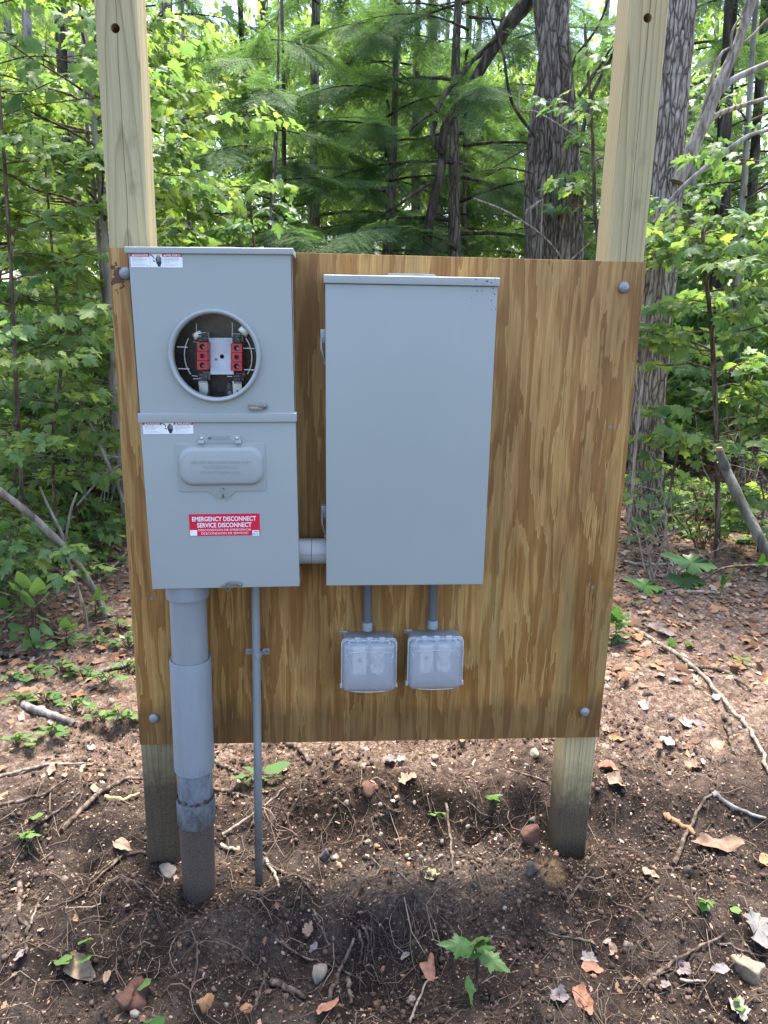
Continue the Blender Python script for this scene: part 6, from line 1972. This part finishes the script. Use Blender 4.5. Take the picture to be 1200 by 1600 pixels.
for q in [
    (128, 1522, 56, 'ovate', 'd_tan', 'large curled tan dead leaf in the lower left corner', 60), (82, 1205, 42, 'strip', 'd_tan', 'long tan dead leaf near the left edge, level with the plywood bottom', 10),
    (191, 1330, 34, 'ovate', 'd_tan', 'tan dead leaf beside the left post, below the bent dark stick', 25), (143, 1174, 18, 'maple', 'd_white', 'whitish leaf scrap near the lower left plywood corner', 30),
    (168, 1532, 20, 'ovate', 'd_tan', 'small tan leaf scrap right of the large curled tan leaf', 0), (118, 1439, 15, 'ovate', 'd_orange', 'small orange leaf scrap above the large curled tan leaf', 70),
    (33, 1503, 24, 'ovate', 'd_lilac', 'greyish lilac leaf at the left edge below the wiggly root', -20), (148, 1237, 22, 'ovate', 'd_tan', 'small tan leaf left of the bent dark stick', 15),
    (610, 1197, 28, 'maple', 'd_lilac', 'crumpled lilac white leaf below the plywood mid sheet', 10), (627, 1189, 18, 'ovate', 'd_white', 'white leaf scrap touching the crumpled lilac leaf', 50),
    (637, 1221, 34, 'oak', 'd_tan', 'lobed tan leaf lying at the top of the bank', -55), (722, 1159, 22, 'ovate', 'd_orange', 'orange leaf right at the plywood bottom edge', 0),
    (674, 1372, 30, 'maple', 'd_green', 'yellow green fallen leaf on the flat soil below the bank', -25), (482, 1455, 26, 'maple', 'd_tan', 'pinkish tan leaf on the dark soil left of the fine roots', 5),
    (512, 1581, 44, 'strip', 'd_copper', 'rolled copper brown leaf at the bottom edge beside the thin stick', -35), (670, 1518, 46, 'ovate', 'd_copper', 'folded copper leaf left of the foreground seedling', 45),
    (633, 1500, 16, 'ovate', 'd_white', 'pale pink scrap above the small pale stone', -50), (490, 1483, 18, 'ovate', 'd_lilac', 'grey lilac scrap above the stained pale stone', -40),
    (918, 1506, 28, 'maple', 'd_white', 'white tattered leaf overlapping a copper one, lower right', 60), (925, 1520, 34, 'ovate', 'd_copper', 'copper leaf under the white tattered leaf, lower right', -35),
    (873, 1563, 34, 'maple', 'd_lilac', 'lilac grey leaf near the bottom edge, left of the rolled brown one', 70), (910, 1568, 48, 'ovate', 'd_copper', 'rolled tan and brown leaf near the bottom edge', 5),
    (1065, 1515, 34, 'maple', 'd_lilac', 'crumpled lilac leaf beside the forked root, lower right', 80), (1039, 1547, 22, 'maple', 'd_lilac', 'small lilac leaf below the forked root', 50),
    (1123, 1520, 30, 'ovate', 'd_lilac', 'grey pointed leaf left of the large tan rock', -70), (1152, 1589, 40, 'maple', 'd_white', 'whitish grey leaf at the bottom edge, under the tan rock', 0),
    (1180, 1467, 68, 'oak', 'd_grey', 'large grey lobed oak leaf at the right edge', -40), (1122, 1324, 76, 'strip', 'd_brown', 'long dark brown curled leaf right of the leaning dark stick', -12),
    (962, 1232, 40, 'maple', 'd_tan', 'flat tan maple leaf right of the right post', 0), (1014, 1369, 26, 'ovate', 'd_tan', 'tan leaf on dark clods, right of the post foot', 0),
    (957, 1488, 22, 'ovate', 'd_tan', 'tan chip of leaf beside the round brownish stone', 10), (1120, 1172, 34, 'ovate', 'd_tan', 'tan leaf near the short upright brown stick', -30),
    (1194, 1350, 34, 'ovate', 'd_orange', 'orange tan leaf cut by the right edge', 60), (1055, 1067, 24, 'maple', 'd_lilac', 'lilac leaf standing on the right litter', 80),
    (1006, 1106, 30, 'ovate', 'd_white', 'pale curled leaf near the right plywood edge, low', -10), (1118, 1098, 22, 'ovate', 'd_white', 'white leaf beside the long pale stick', -20),
    (998, 1001, 26, 'ovate', 'd_orange', 'orange leaf near the green plant on the right', -20), (1020, 985, 34, 'maple', 'd_lilac', 'pinkish lilac leaf at the start of the long pale stick', 10),
    (1040, 992, 28, 'ovate', 'd_lilac', 'second pinkish leaf overlapping the start of the long pale stick', 60), (1072, 1136, 26, 'maple', 'd_white', 'whitish crumpled leaf midway down the right litter', 10),
    (1068, 1046, 30, 'ovate', 'd_brown', 'dark purplish brown leaf above the lilac one', 80), (1090, 1135, 24, 'ovate', 'd_lilac', 'grey lilac leaf touching the long pale stick', 40),
    (30, 1025, 40, 'ovate', 'd_tan', 'tan leaf under the broad leaved plant at left', -20), (1042, 1165, 30, 'ovate', 'd_white', 'pale tattered leaf left of the short upright brown stick', 10),
    (1085, 1205, 34, 'maple', 'd_tan', 'tan crumpled leaf left of the pale stick, lower down', 0), (950, 1146, 24, 'ovate', 'd_tan', 'tan leaf scrap close to the lower right plywood corner', 0),
    (963, 1158, 24, 'ovate', 'd_orange', 'rusty leaf scrap under the tan one by the plywood corner', 10), (950, 1205, 34, 'ovate', 'd_copper', 'rusty curled leaf right of the post, above the flat tan leaf', 0),
    (1098, 1195, 20, 'strip', 'd_white', 'narrow white chip standing on the right soil', 75)]:
    dead_leaf(*q[:6], rot=q[6])

# sticks and roots
def stick(pts, w_, mat, label, name='stick', lift=0.0, ends=1.0, seed=0, n=9):
    G = []
    for q in pts:
        g = gnd(q[0], q[1]); G.append(g)
    s = px_size(G[0]); rad = w_ * s / 2
    q = wiggly(G, rad * .35, 6, seed + int(pts[0][0]))
    r_ = random.Random(int(pts[0][0] * 3 + pts[0][1]))
    path = []
    for i, p in enumerate(q):
        z = max(p[2], float(ground_h(p[0], p[1]))) + rad * (.55 + lift)
        path.append(np.array([p[0], p[1], z]))
    z_ = np.array([p[2] for p in path])                     # stiff wood bridges the hollows
    z_ = np.maximum(z_, np.convolve(np.pad(z_, 3, 'edge'), np.ones(7) / 7, 'valid'))
    for p, z in zip(path, z_): p[2] = z
    base = path[0].copy()
    rads = [rad * (1 - (1 - .55) * ends * i / (len(path) - 1)) * r_.uniform(.88, 1.12) for i in range(len(path))]
    mb = MB(); mb.tube([p - base for p in path], rads, n)
    o = obj(name, mb, M[mat], None, angle=60); o.location = base
    return tag(o, label, name)


for pts, w_, mt, lb, nm in [
    ([(98, 1303), (140, 1262), (190, 1222), (228, 1223)], 9, 'twig', 'dark bent stick reaching up to the left post', 'stick'),
    ([(0, 1216), (60, 1203), (140, 1196)], 6, 'twig_pale', 'tan root crossing from the left edge, above the stick pile', 'root'),
    ([(0, 1264), (60, 1250), (105, 1222)], 7, 'twig', 'dark stick of the small pile near the left edge, upper one', 'stick'), ([(60, 1292), (95, 1265), (125, 1240)], 5, 'twig', 'thin dark stick of the pile near the left edge, lower one', 'stick'),
    ([(32, 1390), (30, 1430), (45, 1465), (40, 1495)], 8, 'twig', 'wiggly brown root running down the left edge', 'root'), ([(50, 1452), (62, 1415)], 4, 'twig_pale', 'short thin twig right of the wiggly brown root', 'stick'),
    ([(335, 1192), (365, 1210), (398, 1226)], 8, 'twig', 'dark stick behind the service conduit, upper one', 'stick'), ([(335, 1236), (362, 1243), (392, 1254)], 7, 'twig', 'dark stick behind the service conduit, lower one', 'stick'),
    ([(347, 1308), (400, 1272), (446, 1238)], 5, 'twig_pale', 'pale straight stick slanting behind the thin conduit', 'stick'), ([(345, 1322), (368, 1336)], 8, 'twig_pale', 'short pale split stick right of the service conduit', 'stick'),
    ([(448, 1163), (470, 1180), (487, 1195)], 10, 'twig', 'grey brown stick poking from under the plywood edge', 'stick'), ([(515, 1568), (530, 1525), (553, 1472)], 8, 'twig', 'dark brown straight stick beside the stained pale stone', 'stick'),
    ([(543, 1535), (549, 1572)], 10, 'twig', 'short chunk of brown bark right of the dark straight stick', 'stick'), ([(425, 1538), (450, 1552), (478, 1565)], 12, 'twig', 'thick broken stick left of the stained pale stone', 'stick'),
    ([(398, 1582), (410, 1545), (420, 1515)], 6, 'twig', 'thin stick crossing the end of the thick broken stick', 'stick'), ([(696, 1265), (703, 1320), (708, 1365)], 5, 'twig', 'thin upright stick on the right part of the bank', 'stick'),
    ([(640, 1597), (665, 1545), (685, 1530)], 4, 'twig_pale', 'thin pale twig at the bottom edge below the folded copper leaf', 'stick'), ([(1004, 1552), (1035, 1522), (1081, 1491), (1130, 1466)], 7, 'twig', 'forked brown root in the lower right soil', 'root'),
    ([(1052, 1358), (1085, 1285), (1112, 1245)], 8, 'twig', 'dark stick leaning right of the post foot', 'stick'), ([(1112, 1247), (1150, 1270), (1196, 1290)], 8, 'bark_grey', 'grey half buried root right of the leaning dark stick', 'root'),
    ([(885, 1416), (905, 1385), (925, 1360)], 5, 'twig', 'thin root below the right post foot', 'root'), ([(990, 985), (1060, 1030), (1110, 1075), (1150, 1120), (1180, 1165), (1202, 1218)], 7, 'twig_pale', 'long pale curved stick crossing the right litter', 'stick'),
    ([(1130, 1120), (1138, 1150), (1145, 1178)], 9, 'twig', 'short upright brown stick left of the long pale stick', 'stick'), ([(1082, 1042), (1130, 1052), (1172, 1082)], 8, 'twig', 'dark brown stick behind the long pale stick, at right', 'stick'),
    ([(1037, 1283), (1060, 1292), (1085, 1309)], 11, 'st_orange', 'short orange brown piece of bark right of the right post', 'stick'), ([(1062, 1541), (1102, 1541)], 5, 'twig_pale', 'tiny straight twig in the lower right soil', 'stick'),
    ([(35, 1105), (75, 1120), (116, 1137)], 14, 'bark_grey', 'short grey log lying among the low green plants', 'log'), ([(150, 1054), (180, 1047), (210, 1040)], 8, 'twig_pale', 'pale stick running to the left plywood edge', 'stick'),
    ([(103, 1002), (130, 985), (160, 970), (206, 965)], 4, 'twig', 'thin curved twig at the base of the thick leaning pole', 'stick'), ([(163, 907), (180, 888), (197, 866)], 6, 'twig_pale', 'pale stick leaning at the left plywood edge', 'stick'),
    ([(377, 1494), (386, 1478), (395, 1460)], 8, 'twig', 'splintered brown stub in the soil below the thin conduit', 'stick'), ([(415, 1345), (428, 1370), (436, 1392)], 6, 'twig_pale', 'pale root beside the foot of the thin conduit', 'root'),
    ([(418, 1352), (440, 1365), (470, 1378), (492, 1402)], 5, 'twig', 'brown root running right from the thin conduit foot', 'root'), ([(430, 1468), (470, 1500), (520, 1518), (560, 1535)], 4, 'twig', 'long thin root above the stained pale stone', 'root'),
    ([(490, 1425), (505, 1465), (530, 1510)], 4, 'twig', 'thin root dropping toward the dark straight stick', 'root'), ([(560, 1455), (566, 1485), (560, 1510)], 5, 'twig', 'root hanging out of the soil lip, left one of three', 'root'),
    ([(566, 1450), (575, 1480), (572, 1508)], 5, 'twig', 'root hanging out of the soil lip, middle one of three', 'root'), ([(572, 1448), (584, 1475), (580, 1500)], 4, 'twig', 'root hanging out of the soil lip, right one of three', 'root'),
    ([(1000, 1545), (1040, 1528), (1062, 1532)], 4, 'twig', 'short side root joining the forked brown root', 'root'), ([(930, 1480), (880, 1470), (842, 1455)], 4, 'twig', 'thin dark root left of the round brownish stone', 'root'),
    ([(1120, 1475), (1160, 1492), (1200, 1500)], 4, 'twig', 'thin root between the oak leaf and tan rock', 'root'), ([(795, 1205), (830, 1218), (860, 1226)], 4, 'twig', 'thin twig on the soil left of the right post', 'stick'),
    ([(1000, 922), (1060, 927), (1126, 930)], 6, 'twig_pale', 'pale stick lying under the chewed leaves at right', 'stick'), ([(975, 880), (1010, 888), (1060, 884)], 6, 'twig_pale', 'pale stick lying below the bare twigs at right', 'stick'),
    ([(0, 1025), (25, 1030), (45, 1038)], 12, 'bark_dark', 'dark log end at the left edge under the broad leaved plant', 'log'), ([(165, 1250), (190, 1252), (218, 1247)], 7, 'd_green', 'yellowish green piece of bark left of the left post', 'stick'),
    ([(200, 1330), (160, 1370), (120, 1405), (70, 1425)], 4, 'twig', 'long dark root running left from the left post foot', 'root'), ([(228, 1340), (180, 1350), (140, 1378)], 5, 'twig', 'short dark root at the left post foot', 'root')]:
    stick(pts, w_, mt, lb, nm)

# ------------------------------------------------------------------ uncounted small stuff on the soil
r_ = np.random.default_rng(2024)


def strew(n, yr, xr, bias=1.0):
    y = yr[0] + (yr[1] - yr[0]) * r_.uniform(0, 1, n) ** bias
    x = r_.uniform(xr[0], xr[1], n)
    return x, y, ground_h(x, y)


def stuff(name, V, F, mat, label, smooth=False):
    return tag(link(name, np_mesh(name, V, F, M[mat], smooth)), label, None, None, 'stuff')


# leaf litter behind
n_ = 26000
x, y, z = strew(n_, (.30, 4.6), (-3.2, 3.8), 1.15)
k_ = r_.uniform(0, 1, n_) < np.clip(.25 + .75 * sstep(.6, 1.8, y), 0, 1); x, y, z = x[k_], y[k_], z[k_]; n_ = len(x)
V, F = scatter(QUADL[0] * np.array([1, 1, 1.6]), QUADL[1], rotmats(r_.uniform(0, 6.28, n_), r_.normal(.1, .25, n_), r_.normal(0, .35, n_)) * ((.010 + .042 * r_.uniform(0, 1, n_) ** 2.2) * (1 + .3 * sstep(1.5, 3, y)))[:, None, None], np.stack([x, y, z + .006], 1))
stuff('leaf_litter', V, F, 'litter', 'scattered dry leaf litter on the ground behind')
n_ = 9000
x, y, z = strew(n_, (.9, 5.5), (-3.6, 4.4), 1.0)
V, F = scatter(HEXL[0] * np.array([1, 1, 1.8]), HEXL[1], rotmats(r_.uniform(0, 6.28, n_), r_.normal(.15, .3, n_), r_.normal(0, .4, n_)) * r_.uniform(.03, .075, n_)[:, None, None], np.stack([x, y, z + .012], 1))
stuff('rusty_litter', V, F, 'rusty', 'rusty fallen leaves carpeting the wood edge')
n_ = 2600
x, y, z = strew(n_, (-.62, .5), (-1.0, 1.1), 1)
V, F = scatter(HEXL[0] * np.array([1, 1, 1.8]), HEXL[1], rotmats(r_.uniform(0, 6.28, n_), r_.normal(.1, .3, n_), r_.normal(0, .4, n_)) * (.004 + .020 * r_.uniform(0, 1, n_) ** 3)[:, None, None], np.stack([x, y, z + .002], 1))
stuff('leaf_scraps', V, F, 'litter', 'small dry leaf scraps in the foreground soil')
# chips, crumbs, pebbles
n_ = 30000
x, y, z = strew(n_, (-.68, 2.6), (-1.5, 1.9), 1.2)
V, F = scatter(QUADL[0] * np.array([1, .8, 1]) - np.array([.5, 0, -.05]), QUADL[1], rotmats(r_.uniform(0, 6.28, n_), r_.normal(0, .5, n_), r_.normal(0, .5, n_)) * r_.uniform(.003, .012, n_)[:, None, None], np.stack([x, y, z + .002], 1))
stuff('soil_chips', V, F, 'chips', 'wood and bark chips mixed into the soil')
n_ = 16000
x, y, z = strew(n_, (-.68, .75), (-1.05, 1.15), 1)
k_ = fbm(x * 4, y * 4, 51, 2) > -.25; x, y, z = x[k_], y[k_], z[k_]; n_ = len(x)
W, Fr = rock_verts(1, 5, .45)
s = .0018 + .008 * r_.uniform(0, 1, n_) ** 5
V, F = scatter(W, Fr, rotmats(r_.uniform(0, 6.28, n_), r_.uniform(-3, 3, n_), r_.uniform(-3, 3, n_)) * s[:, None, None], np.stack([x, y, z + s * .3], 1))
stuff('soil_crumbs', V, F, 'crumb', 'dark crumbs of disturbed soil')
n_ = 15000
x, y, z = strew(n_, (-.68, 2.4), (-1.3, 1.6), 1.25)
k_ = (r_.uniform(0, 1, n_) < .5) | (np.abs(y - .22) < .28) & (x > -.3); x, y, z = x[k_], y[k_], z[k_]; n_ = len(x)
W, Fr = rock_verts(1, 9, .45)
s = .0009 + .0036 * r_.uniform(0, 1, n_) ** 4
V, F = scatter(W, Fr, rotmats(r_.uniform(0, 6.28, n_), r_.uniform(-3, 3, n_), r_.uniform(-3, 3, n_)) * s[:, None, None], np.stack([x, y, z + s * .4], 1))
stuff('gravel', V, F, 'pebble', 'fine pale gravel in the soil')
# rootlets and needles
mb = MB()
for k in range(3000):
    yy = -.66 + 2.6 * r_.uniform(0, 1) ** 1.6; xx = r_.uniform(-1.2, 1.5)
    L = r_.uniform(.02, .11) * (1 if r_.uniform() < .8 else 1.8); a = r_.uniform(0, 6.28); cv = r_.normal(0, 1.2)
    pts = []
    for t in (0, .33, .67, 1):
        px_ = xx + math.cos(a + cv * t) * L * t; py_ = yy + math.sin(a + cv * t) * L * t
        pts.append((px_, py_, float(ground_h(px_, py_)) + .002 + .010 * r_.uniform() * (t * (1 - t) * 4)))
    mb.tube(pts, [.0011, .001, .0009, .0005], 3, False)
for (px, py, n_s, sp_) in ((455, 1262, 60, .10), (440, 1300, 40, .08), (520, 1290, 50, .10), (600, 1300, 40, .10), (720, 1300, 40, .12), (690, 1430, 50, .12), (640, 1490, 40, .10), (860, 1560, 70, .14), (940, 1390, 50, .09), (560, 1470, 40, .07), (330, 1480, 50, .14), (230, 1440, 60, .14), (160, 1390, 50, .14), (420, 1400, 40, .09), (800, 1300, 50, .09), (1000, 1440, 50, .14), (1080, 1540, 40, .14), (60, 1330, 40, .12)):
    g = gnd(px, py)
    for k in range(n_s // 2):
        x0_, y0_ = g[0] + r_.normal(0, sp_ * .6), g[1] + r_.normal(0, sp_ * .45)
        L = r_.uniform(.03, .13); a_ = r_.normal(-1.57, 1.3); cv = r_.normal(0, 1.5); up = r_.uniform(0, .022)
        pts = []
        for t in (0, .25, .5, .75, 1):
            px_ = x0_ + math.cos(a_ + cv * t) * L * t; py_ = y0_ + math.sin(a_ + cv * t) * L * t
            pts.append((px_, py_, float(ground_h(px_, py_)) + .002 + up * (t * (1 - t) * 4)))
        rr_ = .0006 + .0017 * r_.uniform() ** 2.5
        mb.tube(pts, [rr_, rr_, rr_ * .8, rr_ * .6, rr_ * .4], 3, False)
me = bpy.data.meshes.new('rootlets'); me.from_pydata(mb.v, [], mb.f); me.materials.append(M['rootlet']); me.shade_smooth()
tag(link('rootlets', me), 'fine rootlets and twiglets lying in the soil', None, None, 'stuff')
